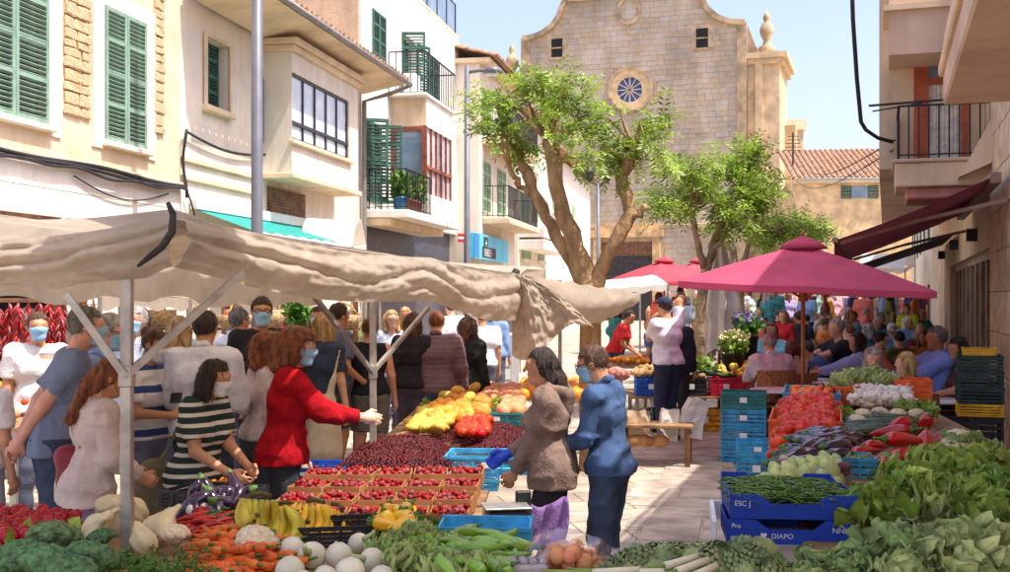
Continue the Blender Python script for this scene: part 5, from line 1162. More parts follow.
    if mask is not None:
        me = sdf_mesh('face_mask', [rc(H_(0, .03, -.015), H_(0, .048, -.08), .076, .055, .03), el(H_(0, .085, -.02), (.035, .035, .035), hR, .03)], cell * .7, lambda Q: vnoise(loc(Q) * np.array([.4, .4, 1]), 60.) * .003, lambda Q: np.maximum(np.maximum(.02 - loc(Q)[:, 1], loc(Q)[:, 2] - .002 - .25 * (loc(Q)[:, 1] - .09)), -.112 - loc(Q)[:, 2])); link_mesh('face_mask', me, mask, P)
        for s in (1, -1): b = MB(); b.tube([H_(s * .066, .035, -.02), H_(s * .08, .0, -.012), H_(s * .084, -.025, .0)], .0035, 5); b.build('ear_loop', mask, P)
    if near:
        for s in (1, -1):
            b = MB(); q = [(H_(s * .031 + .014 * math.cos(a), .0815 - .008 * abs(math.cos(a)), .012 + .0075 * math.sin(a))) for a in np.linspace(0, 2 * math.pi, 13)[:-1]]; b.add([tuple(x) for x in q] + [tuple(H_(s * .031, .0865, .012))], [(i, (i + 1) % 12, 12) for i in range(12)]); b.build('eye', eyem, P, True)
    if glasses:
        b = MB(); b.tube([H_(-.012, .103, .016), H_(.012, .103, .016)], .003, 5)
        for s in (1, -1):
            b.tube([H_(s * .034 + .024 * math.cos(a), .1, .012 + .018 * math.sin(a)) for a in np.linspace(0, 2 * math.pi, 14)], .003, 5); b.tube([H_(s * .058, .1, .016), H_(s * .078, .05, .012), H_(s * .08, -.02, .006)], .003, 5)
        b.build('glasses', iron, P)
    if sit: SEATED.append((X0 + dxy[0], Y0 + dxy[1], z0, R(face), sc_))
    return P
def bag(name, label, cat, prims, m, cell=.014, disp=None):
    me = sdf_mesh(name, prims, cell, disp or (lambda Q: vnoise(Q, 12.) * .012)); return tag(link_mesh(name, me, m), label, cat)

stripe_m = pm('striped_jersey', C(42, 58, 52), .85, .1, 8, .15, 50, stripes=(2, .068, C(222, 216, 196), .38), ridged=9.)
navy_stripe = pm('navy_striped_top', C(232, 228, 226), .85, .06, 8, .15, 50, stripes=(2, .16, C(56, 74, 128), .32))
plaid = pm('blue_check_shirt', C(150, 170, 206), .85, .1, 8, .15, 50, stripes=(0, .07, C(96, 116, 166), .4))
puff = pm('puffer_mauve', C(124, 98, 112), .5, .12, 7, .15, 60, stripes=(2, .052, C(92, 70, 84), .2), spec=.4)
denim = pm('denim', C(66, 94, 140), .9, .16, 9, .3, 90); ddenim = pm('dark_denim', C(64, 80, 106), .9, .18, 9, .3, 90); ldenim = pm('light_denim', C(104, 136, 186), .9, .16, 9, .3, 90)
redj = pm('red_fleece', C(172, 24, 34), .95, .12, 14, .5, 110, spec=.1, ridged=7.)
# ---- shoppers on the left ----
person('person in white top cut off by the photo edge at the radishes', -14, 352, 150, -20, ('tee', (224, 216, 212)), ('trousers', (170, 176, 190)), ('short', 'dark'), 'tan')
person('stooping man in grey blue T-shirt and navy shorts, hands clasped behind his back', 87, 306, 152, -62, ('tee', (118, 128, 152)), ('shorts', (64, 72, 92)), ('short', 'salt'), 'pink', lean=15, hands=((.03, -.19, .95), (-.05, -.2, .93)), head=(0, -4), mask=mask_b, build=1.02, hem=-.06, shoes=shoe_w)
person('grey haired man in blue checked shirt and blue mask behind the stooping man', 112, 314, 140, -75, ('shirt', (150, 170, 206)), ('trousers', (120, 130, 150)), ('short', 'grey'), 'pink', lean=14, mask=mask_b, glasses=True, topmat=plaid, head=(-10, 10))
person('woman in cream blouse with long brown ponytail beside the front pole', 112, 359, 168, -55, ('blouse', (212, 192, 182)), ('trousers', (132, 118, 150)), ('loosepony', 'auburn'), 'tan', lean=10, female=True, hands=((.14, .3, 1.0), (-.12, .3, 1.0)), head=(-14, 16), build=.92)
person('woman in white top with navy bands and white mask looking at her phone', 156, 329, 136, -112, ('tee', (232, 228, 226)), ('trousers', (120, 124, 150)), ('bun', 'brown'), 'tan', lean=6, female=True, hands=((.1, .32, 1.12), (-.06, .33, 1.1)), head=(0, 14), mask=mask_w, topmat=navy_stripe)
person('man in plain white shirt seen from behind beneath the canopy', 206, 310, 136, -8, ('shirt', (228, 226, 232)), ('trousers', (66, 72, 92)), ('short', 'dark'), 'tan', lean=4, build=1.08, hands=((.18, .3, 1.05), (-.18, .3, 1.05)))
person('woman in green and white striped T-shirt with white mask and dark bob', 216, 360, 160, -112, ('tee', (42, 58, 52)), ('shorts', (150, 140, 146)), ('bob', 'dark'), 'tan', lean=12, female=True, hands=((.12, .36, 1.0), (-.05, .4, 1.02)), head=(18, 12), mask=mask_w, topmat=stripe_m, hem=-.06)
person('man in black jumper and blue mask with a backpack strap', 262, 297, 112, -165, ('long', (42, 42, 46)), ('trousers', (60, 62, 70)), ('short', 'dark'), 'tan', mask=mask_b, build=1.08, glasses=True)
person('auburn haired woman in light jumper half hidden behind the red jacket', 272, 330, 132, -60, ('long', (206, 190, 188)), ('trousers', (70, 70, 80)), ('curly', 'auburn'), 'fair', female=True, lean=6)
person('woman in bright red fleece jacket with curly auburn hair reaching for fruit', 300, 325, 150, -78, ('jacket', (182, 24, 36)), ('trousers', (52, 56, 62)), ('curly', 'auburn'), 'fair', lean=7, female=True, hands=((.16, .50, 1.17), (-.2, .12, .88)), head=(-10, 8), mask=mask_b, topmat=redj, build=1.1)
person('blond person in dark top and white trousers with beige strap', 326, 312, 108, -30, ('tee', (58, 66, 84)), ('trousers', (216, 208, 204)), ('bob', 'blond'), 'fair', female=True)
person('man in navy T-shirt standing beyond the blond person', 340, 303, 98, -50, ('tee', (92, 104, 136)), ('shorts', (70, 74, 88)), ('short', 'dark'), 'tan', hands=((.2, .2, 1.0), (-.2, .15, .95)))
person('woman in black sleeveless top and grey shorts seen from behind', 370, 318, 97, 4, ('vest', (40, 42, 50)), ('shorts', (118, 112, 108)), ('bun', 'auburn'), 'pink', female=True, hands=((.27, .02, .86), (-.27, .02, .86)), build=1.08)
person('blond woman in white and blue top beyond the black sleeveless top', 392, 310, 84, -150, ('tee', (196, 206, 230)), ('trousers', (120, 126, 150)), ('bob', 'blond'), 'fair', female=True, glasses=True)
person('woman in dark tunic left of the mauve puffer jacket', 414, 312, 93, -20, ('long', (48, 46, 52)), ('trousers', (92, 84, 98)), ('bob', 'brown'), 'tan', female=True)
person('heavy set man in mauve quilted puffer jacket and jeans seen from behind', 437, 311, 93, -6, ('jacket', (124, 98, 112)), ('trousers', (104, 136, 186)), ('short', 'auburn'), 'pink', build=1.2, topmat=puff, botmat=ldenim, puffer=True, hands=((.31, .08, .84), (-.31, .08, .84)))
person('person in black jacket right of the mauve puffer jacket', 469, 316, 90, -28, ('jacket', (42, 46, 48)), ('trousers', (78, 92, 116)), ('curly', 'brown'), 'tan', female=True, botmat=denim)
# ---- stall keepers in the middle ----
person('woman stall keeper in brown hoodie with dark ponytail and blue glove', 540, 348, 157, 82, ('hoodie', (134, 112, 100)), ('shorts', (48, 46, 54)), ('loosepony', 'dark'), 'tan', lean=5, female=True, hands=((.16, .32, 1.02), (-.05, .28, .86)), head=(6, 2), mask=None, hem=-.1, glove=0, build=1.0)
person('man stall keeper in denim shirt with glasses and blue mask', 592, 346, 156, 66, ('shirt', (58, 92, 142)), ('trousers', (52, 62, 80)), ('short', 'brown'), 'tan', lean=7, hands=((.16, .3, 1.08), (-.12, .34, 1.08)), head=(6, 16), mask=mask_b, glasses=True, topmat=pm('denim_shirt', C(68, 94, 134), .85, .16, 8, .25, 80, ridged=9.), botmat=ddenim, build=.98)
# ---- beyond the aisle ----
person('man in white T-shirt and navy cap shading his eyes by the crates', 664, 297, 78, 40, ('tee', (226, 224, 236)), ('trousers', (48, 58, 84)), ('short', 'dark'), 'tan', cap=(52, 58, 84), hands=((.12, .22, 1.56), (-.1, .24, 1.5)), build=1.08)
person('dark haired woman in navy jacket beside the white T-shirt man', 677, 309, 75, -20, ('jacket', (44, 50, 66)), ('trousers', (52, 54, 62)), ('bob', 'black'), 'tan', female=True)
person('man in red T-shirt leaning over the fruit left of the white T-shirt', 630, 310, 62, -110, ('tee', (214, 56, 58)), ('trousers', (70, 76, 96)), ('short', 'dark'), 'tan', lean=26, hands=((.12, .42, .95), (-.14, .4, .92)))
person('shopper in blue top beside the man in red', 648, 318, 64, 60, ('tee', (82, 118, 176)), ('trousers', (80, 86, 100)), ('short', 'brown'), 'tan', lean=12)
person('walker in pale grey blue T-shirt far up the street', 681, 292, 52, 170, ('tee', (176, 188, 206)), ('shorts', (66, 70, 84)), ('short', 'dark'), 'tan', step=.12)
# ---- cafe ----
person('grey haired man in white shirt seated with his back to the crates', 769, 333, 78, 10, ('shirt', (222, 218, 230)), ('trousers', (90, 92, 106)), ('short', 'grey'), 'pink', 'sit', build=1.15)
person('brown haired woman in cream top seated beside the white shirt man', 791, 340, 76, 30, ('shirt', (222, 212, 204)), ('trousers', (110, 104, 104)), ('bob', 'brown'), 'tan', 'sit', female=True)
person('person in denim jacket bending at the cafe table behind the wooden pole', 806, 342, 72, 80, ('jacket', (62, 84, 130)), ('trousers', (70, 76, 90)), ('short', 'dark'), 'tan', 'sit', lean=40, topmat=denim)
person('man in black T-shirt with grey hair seated facing the parasol pole', 836, 318, 71, 96, ('tee', (44, 46, 56)), ('trousers', (80, 78, 84)), ('short', 'grey'), 'pink', 'sit', build=1.1, hands=((.1, .4, .8), (-.1, .42, .8)))
person('dark haired woman in pale blue shirt seated beside the black T-shirt man', 856, 332, 76, 80, ('shirt', (156, 176, 226)), ('trousers', (80, 84, 96)), ('bob', 'dark'), 'tan', 'sit', female=True, hands=((.1, .42, .8), (-.1, .42, .8)))
person('long grey haired woman in blue top facing the vegetables', 873, 347, 92, 172, ('shirt', (92, 120, 196)), ('trousers', (90, 94, 110)), ('long', 'grey'), 'pink', 'sit', female=True, head=(0, 14))
person('woman with short blond grey hair in black top at the same table', 905, 352, 96, 60, ('long', (40, 40, 46)), ('trousers', (70, 70, 80)), ('bob', 'blond'), 'pink', 'sit', female=True)
person('bald tanned man in blue shirt and denim shorts sitting sideways on a chair', 936, 326, 86, 96, ('shirt', (120, 146, 214)), ('shorts', (62, 86, 132)), ('short', 'salt'), 'brown', 'sit', build=1.1, lean=-4, botmat=denim, hands=((.12, .36, .78), (-.12, .36, .78)))
person('dark haired woman in brown top seated by the crate stack', 957, 337, 88, 100, ('tee', (96, 68, 60)), ('trousers', (70, 62, 62)), ('bob', 'black'), 'tan', 'sit', female=True, head=(0, 10))
person('waiter in yellow vest over black at the far tables', 907, 304, 47, 150, ('tee', (206, 214, 60)), ('trousers', (50, 50, 56)), ('short', 'dark'), 'tan')
person('person in red jumper standing behind the lavender pots', 783, 310, 58, 130, ('long', (196, 44, 48)), ('trousers', (70, 72, 84)), ('bob', 'auburn'), 'fair', female=True)
person('man in dark suit jacket beside the red jumper', 797, 312, 58, 60, ('jacket', (46, 50, 66)), ('trousers', (60, 62, 72)), ('short', 'dark'), 'tan', lean=16)
person('woman in aqua top with sunglasses on her hair behind the white shirt man', 771, 322, 64, 160, ('tee', (130, 190, 206)), ('trousers', (90, 90, 100)), ('bob', 'brown'), 'tan', 'sit', female=True)
# ---- the crowd further back: each its own figure with its own clothes ----
crowd_cols = [('coral', (226, 120, 106)), ('mustard', (206, 160, 60)), ('sky blue', (140, 178, 220)), ('charcoal', (60, 60, 66)), ('white', (228, 226, 224)), ('pink', (224, 164, 178)), ('olive', (120, 124, 80)), ('navy', (52, 62, 96)), ('burgundy', (120, 44, 58)), ('lilac', (178, 160, 208)), ('teal', (60, 130, 136)), ('sand', (212, 190, 156)), ('orange', (222, 130, 62)), ('mint', (166, 208, 186))]
hair_cyc = ['dark', 'brown', 'grey', 'blond', 'black', 'auburn', 'white']
used_l = set()
def crowd(n, spots, where, grp):
    for i in range(n):
        px, fd, kind, face = spots[i]; Yw = F / fd
        cn, cc = crowd_cols[(i * 5 + len(used_l)) % len(crowd_cols)]; hc_ = hair_cyc[(i * 3 + len(used_l)) % 7]; fem = (i % 2 == 0)
        lab = None
        for k in range(40):
            lab = '%s %s in %s top with %s hair %s' % ('seated' if kind == 'sit' else 'standing', 'woman' if fem else 'man', cn, hc_, where)
            if lab not in used_l: break
            cn, cc = crowd_cols[(i * 5 + k + 1) % len(crowd_cols)]
            if k % 5 == 4: hc_ = hair_cyc[(i + k) % 7]
        used_l.add(lab)
        htop = (1.28 if kind == 'sit' else random.uniform(1.62, 1.82)); ytop = HY + (CAMH - htop - gz(Yw)) * fd
        person(lab, px, ytop, fd, face, (random.choice(['tee', 'shirt', 'long']), cc), ('trousers', random.choice([(60, 66, 84), (90, 90, 96), (140, 130, 120), (56, 56, 60)])), (random.choice(['bob', 'long', 'curly', 'bun']) if fem else 'short', hc_), random.choice(['tan', 'fair', 'pink', 'brown']), kind, female=fem, group=grp, lean=random.uniform(0, 14), step=0 if kind == 'sit' else random.uniform(-.12, .12))
sp = []
for row, (fd, p0, p1, k) in enumerate(((66, 872, 935, 3), (58, 830, 930, 4), (52, 745, 925, 6), (46, 740, 920, 7), (42, 742, 930, 8))):
    for j in range(k): sp.append((p0 + (p1 - p0) * (j + .5) / k + random.uniform(-6, 6), fd + random.uniform(-2, 2), 'sit', random.choice([90, -90, 20, 160, 200, 60, -60])))
crowd(len(sp), sp, 'at the cafe tables', 'cafe customers further back')
sp = []
for row, (fd, p0, p1, k) in enumerate(((40, 640, 930, 10), (36, 735, 930, 9), (33, 650, 925, 11), (30, 740, 925, 9), (27, 660, 920, 9))):
    for j in range(k): sp.append((p0 + (p1 - p0) * (j + .5) / k + random.uniform(-8, 8), fd + random.uniform(-2, 2), 'stand', random.uniform(0, 360)))
crowd(len(sp), sp, 'in the crowd up the street', 'people far up the street')
sp = [(22, 96, 'stand', 150), (60, 82, 'stand', 40), (140, 92, 'stand', 170), (178, 88, 'stand', 190), (232, 86, 'stand', 120), (288, 80, 'stand', 200), (312, 76, 'stand', 150), (355, 72, 'stand', 10), (405, 68, 'stand', 170), (450, 66, 'stand', 30), (612, 60, 'stand', 100)]
crowd(len(sp), sp, 'among the shoppers behind the canopy', 'shoppers behind the canopy')
for i, (px, yt, fd, face, tp_, col, hr, lab) in enumerate(((38, 312, 118, -150, 'tee', (226, 220, 216), ('short', 'brown'), 'shopper in pale T-shirt between the chillies and the stooping man'), (136, 306, 112, 160, 'shirt', (206, 214, 228), ('short', 'grey'), 'tall shopper in pale blue shirt behind the front pole'), (178, 316, 116, 30, 'tee', (232, 214, 200), ('bob', 'blond'), 'blond shopper in cream T-shirt beside the white shirt man'), (240, 308, 104, -40, 'shirt', (222, 222, 226), ('short', 'salt'), 'shopper in white shirt behind the black jumper man'), (318, 306, 92, 170, 'tee', (214, 176, 168), ('long', 'brown'), 'shopper in salmon T-shirt facing the red jacket'), (482, 308, 74, 10, 'tee', (230, 230, 234), ('short', 'dark'), 'shopper in white T-shirt walking off in the sunlit street'), (496, 306, 64, -20, 'shirt', (130, 160, 206), ('bob', 'brown'), 'shopper in blue shirt in the sunlit street'))):
    person(lab, px, yt, fd, face, (tp_, col), ('trousers', (96, 100, 118)), hr, 'tan', female=hr[0] in ('bob', 'long'), mask=mask_b if abs(face) > 120 else None)
# ---- things they carry ----
def wpt(px, py, Y): return np.array(at(px, py, Y))
bag('tote_bag', 'dark red shoulder bag hanging at the cream blouse woman', 'bag', [rc(wpt(66, 458, 6.75), wpt(72, 482, 6.75), .07, .085), rc(wpt(74, 455, 6.75), wpt(80, 480, 6.75), .06, .075)], pm('wine_leather', C(142, 40, 58), .5, .12, 8))
b_ = bag('tote_bag', 'khaki cloth tote bag on the striped woman shoulder', 'bag', [rc(wpt(152, 470, 7.3), wpt(140, 500, 7.3), .07, .11), rc(wpt(163, 470, 7.35), wpt(158, 505, 7.35), .06, .11), rc(wpt(190, 410, 7.3), wpt(160, 462, 7.3), .014, .02)], pm('khaki_cloth', C(126, 118, 92), .9, .12, 8, .2))
bag('tote_bag', 'beige canvas bag hanging from the blond person', 'bag', [rc(wpt(318, 400, 10.4), wpt(322, 450, 10.4), .07, .13), rc(wpt(330, 400, 10.4), wpt(330, 452, 10.4), .06, .12), rc(wpt(340, 350, 10.4), wpt(330, 395, 10.4), .016, .03)], pm('canvas_bag', C(206, 190, 164), .9, .1, 8, .2))
b = MB(); b.bbox(-.04, .04, -.006, .006, -.08, .08, .006); tag(b.build('mobile_phone', steel_d, None, loc=at(176, 398, 8.05), rot=(R(60), 0, R(20))), 'dark mobile phone held by the navy banded woman', 'phone')
# ============================ produce kit ====================================
def inst(name, me, loc, rot=(0, 0, 0), sc_=1., label=None, cat=None, group=None, parent=None):
    o = bpy.data.objects.new(name, me); COL.objects.link(o); o.location = loc; o.rotation_euler = rot; o.scale = (sc_,) * 3 if not isinstance(sc_, tuple) else sc_
    if parent is not None: o.parent = parent
    return tag(o, label, cat, group)
def rr3(a=math.pi): return (random.uniform(-a, a), random.uniform(-a, a), random.uniform(-math.pi, math.pi))
def lobed(r, h, lobes=5, depth=.06, nz=9, nt=18, prof=None, squash=1.):
    """fruit body: rings with lobes"""
    b = MB(); vs = []
    for i in range(nz + 1):
        t = i / nz; ph = math.pi * t; rad = (math.sin(ph) ** .8 if prof is None else prof(t)); z = -h * math.cos(ph) if prof is None else h * (2 * t - 1)
        for j in range(nt):
            a = 2 * math.pi * j / nt; q = r * rad * (1 + depth * math.cos(lobes * a)); vs.append((q * math.cos(a), q * math.sin(a) * squash, z))
    fs = [(i * nt + j, i * nt + (j + 1) % nt, (i + 1) * nt + (j + 1) % nt, (i + 1) * nt + j) for i in range(nz) for j in range(nt)]
    fs.append(tuple(reversed(range(nt)))); fs.append(tuple(nz * nt + j for j in range(nt))); b.add(vs, fs); return b
def mk(b, name, *mats):
    me = b.mesh(name, True)
    for m in mats: me.materials.append(m)
    return me
stem_g = pm('stem_green', C(92, 130, 58), .6, .2, 20)
# tomatoes
m_tom = pm('tomato_skin', C(210, 52, 24), .3, .12, 6, spec=.3, rnd=.14, hue=.008)
m_tor = pm('orange_tomato_skin', C(228, 100, 40), .3, .12, 6, spec=.3, rnd=.12, hue=.012)
def star(b, z, r, n=5):
    b.cur = 1
    for i in range(n):
        a = 2 * math.pi * i / n; c, s = math.cos(a), math.sin(a); b.add([(c * .2 * r - s * .12 * r, s * .2 * r + c * .12 * r, z), (c * r, s * r, z - r * .15), (c * .2 * r + s * .12 * r, s * .2 * r - c * .12 * r, z)], [(0, 1, 2)])
    b.tube([(0, 0, z - .004), (0, .002, z + .012)], .003, 5); b.cur = 0
b = lobed(.042, .036, 6, .035); star(b, .034, .022); T_TOM = mk(b, 'tomato', m_tom, stem_g)
b = lobed(.034, .055, 4, .02); star(b, .053, .018); T_PLUM = mk(b, 'plum_tomato', m_tom, stem_g)
b = lobed(.036, .034, 6, .03); star(b, .033, .018); T_TOR = mk(b, 'orange_tomato', m_tor, stem_g)
# peppers
m_rp = pm('red_pepper_skin', C(190, 22, 28), .14, .12, 5, spec=.6, rnd=.12, coat=.3); m_gp = pm('green_pepper_skin', C(122, 168, 44), .18, .15, 5, spec=.6, rnd=.14, coat=.3); m_yp = pm('yellow_pepper_skin', C(240, 188, 36), .2, .1, 5, spec=.6, rnd=.1, hue=.012, coat=.2)
def pepper(r, h, lob=4, taper=.55):
    b = lobed(r, h, lob, .07, 10, 20, lambda t: (math.sin(math.pi * min(1, t * 1.02 + .0)) ** .42) * (taper + (1 - taper) * t)); b.cur = 1; b.lathe([(r * .42, h * .9), (r * .35, h * 1.0), (.008, h * 1.03), (.007, h * 1.35), (.01, h * 1.4)], 10); b.cur = 0; return b
T_RP = mk(pepper(.05, .085), 'red_pepper', m_rp, stem_g); T_RPL = mk(pepper(.048, .12, 3, .35), 'long_red_pepper', m_rp, stem_g)
def horn(L, r, bend, m, name, calyx=.02):
    b = MB(); P = [(bend * math.sin(math.pi * t) + .01 * math.sin(t * 9), 0, L * (t - .5)) for t in np.linspace(0, 1, 9)]; Q = [r * v for v in (.12, .45, .7, .88, 1, 1.02, .95, .8, .45)]; b.tube(P, Q, 10); b.cur = 1; b.tube([P[-1], (P[-1][0] + .01, 0, P[-1][2] + calyx * 2)], [r * .4, .006], 6); b.cur = 0; return mk(b, name, m, stem_g)
T_GPL = horn(.2, .03, .04, m_gp, 'long_green_pepper'); T_YP = mk(pepper(.048, .075), 'yellow_pepper', m_yp, stem_g)
# aubergine, courgette, pale squash, cucumber
m_aub = pm('aubergine_skin', C(46, 26, 54), .12, .2, 4, spec=.7, rnd=.2, coat=.4); m_aubs = pm('striped_aubergine_skin', C(112, 56, 96), .16, .3, 12, spec=.6, rnd=.15, coat=.3, streak=.1)
def club(L, rs, bend, m, name, m2=stem_g, nn=10):
    b = MB(); k = len(rs); P = [(bend * math.sin(math.pi * i / (k - 1)), 0, L * (i / (k - 1) - .5)) for i in range(k)]; b.tube(P, rs, nn); b.cur = 1; b.tube([(P[-1][0], 0, P[-1][2] - .012), (P[-1][0], 0, P[-1][2] + .004), (P[-1][0], 0, P[-1][2] + .035)], [rs[-1] * 1.15, rs[-1] * .8, .008], nn); b.cur = 0; return mk(b, name, m, m2)
T_AUB = club(.24, [.012, .034, .044, .047, .044, .038, .031, .025], .025, m_aub, 'aubergine'); T_AUBS = club(.24, [.01, .03, .038, .04, .038, .033, .027, .02], .03, m_aubs, 'striped_aubergine')
m_cou = pm('courgette_skin', C(50, 78, 44), .3, .3, 18, spec=.5, rnd=.2); T_COU = club(.26, [.01, .024, .029, .03, .03, .028, .026, .02], .012, m_cou, 'courgette')
m_psq = pm('pale_squash_skin', C(176, 192, 116), .4, .14, 10, spec=.4, rnd=.14, hue=.015); T_PSQ = club(.19, [.012, .036, .045, .043, .034, .026, .02, .015], .012, m_psq, 'pale_squash')
# carrots, radish, broccoli, cauliflower, onions
m_car = pm('carrot_skin', C(226, 112, 42), .5, .14, 25, .2, 60, rnd=.12, hue=.01, streak=3); b = MB(); b.tube([(0.012 * math.sin(t * 4), 0, .2 * t) for t in np.linspace(0, 1, 8)], [.003, .008, .012, .0155, .018, .02, .021, .012], 10); b.cur = 1; b.tube([(0, 0, .195), (.004, 0, .235)], [.008, .004], 6); b.cur = 0; T_CAR = mk(b, 'carrot', m_car, stem_g)
m_rad = pm('radish_skin', C(172, 18, 40), .35, .14, 6, spec=.3, rnd=.18, hue=.006); m_rdw = pm('radish_root', C(232, 214, 206), .6); b = lobed(.024, .026, 3, .02, 7, 12); b.cur = 1; b.tube([(0, 0, -.024), (.004, 0, -.04), (.0, 0, -.06)], [.006, .002, .001], 5); b.cur = 0; T_RAD = mk(b, 'radish', m_rad, m_rdw)
m_bro = pm('broccoli_floret', C(96, 130, 82), .8, .28, 40, .8, 160, rnd=.2, hue=.02); m_brs = pm('broccoli_stalk', C(148, 176, 98), .7, .15, 12)
def florets(R_, n, sz, flat=.62):
    pr = []
    for i in range(n):
        g = (i + .5) / n; ph = math.acos(1 - g * .95); a = i * 2.39996; pr.append(el((R_ * math.sin(ph) * math.cos(a), R_ * math.sin(ph) * math.sin(a), R_ * flat * math.cos(ph)), (sz, sz, sz), None, .006))
    pr.append(el((0, 0, 0), (R_ * .92, R_ * .92, R_ * flat * .9), None, .01)); return pr
BRO = [sdf_mesh('head', florets(.085, 46, .023), .007, lambda Q: vnoise(Q, 150.) * .007 + vnoise(Q + 5, 80.) * .004) for k in range(1)]; BRO[0].materials.append(m_bro)
b = MB(); b.tube([(0, 0, -.14), (0, 0, -.06), (0, 0, 0)], [.026, .024, .05], 10)
for i in range(6): a = i * 1.047; b.tube([(0, 0, -.07), (.05 * math.cos(a), .05 * math.sin(a), -.01)], [.014, .02], 7)
STK = mk(b, 'stalk', m_brs)
def broccoli(loc, label, s=1., rot=(0, 0, 0)):
    T = thing('broccoli', label, 'broccoli', loc, 0, 'broccoli heads', s); T.rotation_euler = rot; inst('head', BRO[0], (0, 0, 0), parent=T); inst('stalk', STK, (0, 0, 0), parent=T); return T
m_cau = pm('cauliflower_curd', C(232, 214, 176), .8, .1, 40, .6, 150, rnd=.06); CAU = sdf_mesh('curd', florets(.08, 44, .022, .7), .007, lambda Q: vnoise(Q, 140.) * .003); CAU.materials.append(m_cau)
m_on = pm('white_onion_skin', C(222, 216, 190), .35, .08, 8, spec=.45, rnd=.07); m_onn = pm('onion_neck', C(196, 208, 140), .5, .15, 10)
b = MB(); b.lathe([(.004, -.056), (.03, -.05), (.052, -.025), (.058, .0), (.052, .025), (.034, .045), (.02, .058)], 18); b.cur = 1; b.tube([(0, 0, .055), (0, 0, .09), (.01, 0, .14)], [.02, .013, .01], 8); b.tube([(0, 0, -.054), (0, 0, -.062)], [.012, .006], 6); b.cur = 0; T_ON = mk(b, 'white_onion', m_on, m_onn)
m_fen = pm('fennel_bulb', C(218, 202, 156), .5, .1, 9, .15, 40, rnd=.06, streak=.2); 
T_FEN = sdf_mesh('fennel_bulb', [el((0, 0, 0), (.085, .06, .075)), rc((0, 0, .03), (0, 0, .1), .04, .03), rc((.03, 0, .04), (.06, 0, .12), .025, .016), rc((-.03, 0, .04), (-.06, 0, .12), .025, .016), el((.03, .02, -.01), (.055, .05, .06)), el((-.03, -.02, -.01), (.055, .05, .06))], .009, lambda Q: .004 * np.sin(np.arctan2(Q[:, 1], Q[:, 0]) * 9)); T_FEN.materials.append(m_fen)
# bananas
m_ban = pm('banana_skin', C(238, 190, 48), .45, .14, 12, spec=.4, rnd=.1, hue=.012); m_pla = pm('plantain_skin', C(196, 176, 54), .45, .2, 9, rnd=.12, hue=.02); m_tip = pm('banana_tip', C(96, 84, 44), .7)
def banana_me(m, L, r):
    b = MB(); P = [(.07 * math.sin(math.pi * t) * L / .2, 0, L * t) for t in np.linspace(0, 1, 9)]; b.tube(P, [r * v for v in (.25, .7, .95, 1, 1, .98, .9, .6, .35)], 7); b.cur = 1; b.tube([P[-1], (P[-1][0] - .006, 0, P[-1][2] + .03)], [r * .35, r * .3], 6); b.cur = 0; return mk(b, 'banana', m, m_tip)
BANM = banana_me(m_ban, .17, .022); PLAM = banana_me(m_pla, .21, .03)
def bananas(loc, label, me, n=8, s=1., rot=(0, 0, 0)):
    T = thing('banana_bunch', label, 'bananas', loc, 0, None, s); T.rotation_euler = rot
    for i in range(n):
        row = i % 2; k = i // 2; inst('banana', me, (.03 * (k - n / 4), .03 * row, .02 * row), (R(180 + random.uniform(-8, 8)), R(-14 * (k - n / 4 + .5) + random.uniform(-4, 4)), R(90 + random.uniform(-12, 12) + 180 * 0)), parent=T)
    b = MB(); b.tube([(-.05, .01, .03), (0, .01, .045), (.05, .01, .03)], .012, 7); b.build('crown_stem', m_tip, T, True); return T
# leaves
def leaf_mesh(L, Wd, crump, m, rib, name='leaf', cup=.25, nu=14, nv=16, seed=0, curl=.35):
    """a crumpled leaf sheet with a raised pale midrib; grows along +y, cupped upward"""
    rs_ = random.Random(seed); ph = [rs_.uniform(0, 6) for _ in range(8)]
    def f(u, v):
        x = (u - .5) * 2; w_ = Wd * (.2 + .95 * math.sin(math.pi * (.06 + v * .72)) ** .9) * .5; y = L * v
        e = abs(x) ** 1.5; z = cup * Wd * x * x * .6 + curl * L * (v ** 2) + crump * (e * (.8 * math.sin(v * 24 + ph[0] + x * 3) + .6 * math.sin(v * 41 + ph[1] - x * 4)) + .5 * math.sin(x * 5 + v * 7 + ph[2]) * .6 + .35 * math.sin(x * 9 - v * 11 + ph[3])) * (.3 + v) - crump * .5 * math.exp(-(x / .15) ** 2)
        return (x * w_ * (1 + .12 * math.sin(v * 23 + ph[4]) * abs(x)), y - .3 * L * x * x * v * v, z)
    b = MB(); b.grid(f, nu, nv); b.cur = 1; b.tube([Vector(f(.5, v)) + Vector((0, 0, -.003)) for v in np.linspace(0, .92, 8)], [.012 * (1 - .75 * i / 7) * (Wd / .16) for i in range(8)], 6, False); 
    for k in range(5):
        v0 = .12 + .15 * k
        for s in (-1, 1): b.tube([Vector(f(.5 + s * .46 * t, min(1, v0 + .22 * t))) + Vector((0, 0, .0015)) for t in (0.02, .35, .7, .95)], [.0042 * Wd / .16, .003 * Wd / .16, .002 * Wd / .16, .001], 4, False)
    b.cur = 0; return mk(b, name, m, rib)
m_let = pm('lettuce_leaf', C(174, 202, 92), .45, .25, 10, .3, 40, spec=.4, trans=.25, rnd=.2, hue=.02); m_letd = pm('dark_lettuce_leaf', C(142, 176, 70), .45, .28, 10, .3, 40, spec=.4, trans=.22, rnd=.2, hue=.02)
m_ler = pm('lettuce_rib', C(206, 218, 162), .5, .1, 10, trans=.15); m_cab = pm('cabbage_leaf', C(190, 206, 136), .5, .22, 14, .4, 40, spec=.35, trans=.15, rnd=.16, hue=.015); m_cabd = pm('collard_leaf', C(154, 180, 114), .5, .25, 12, .4, 40, trans=.15, rnd=.16, hue=.015)
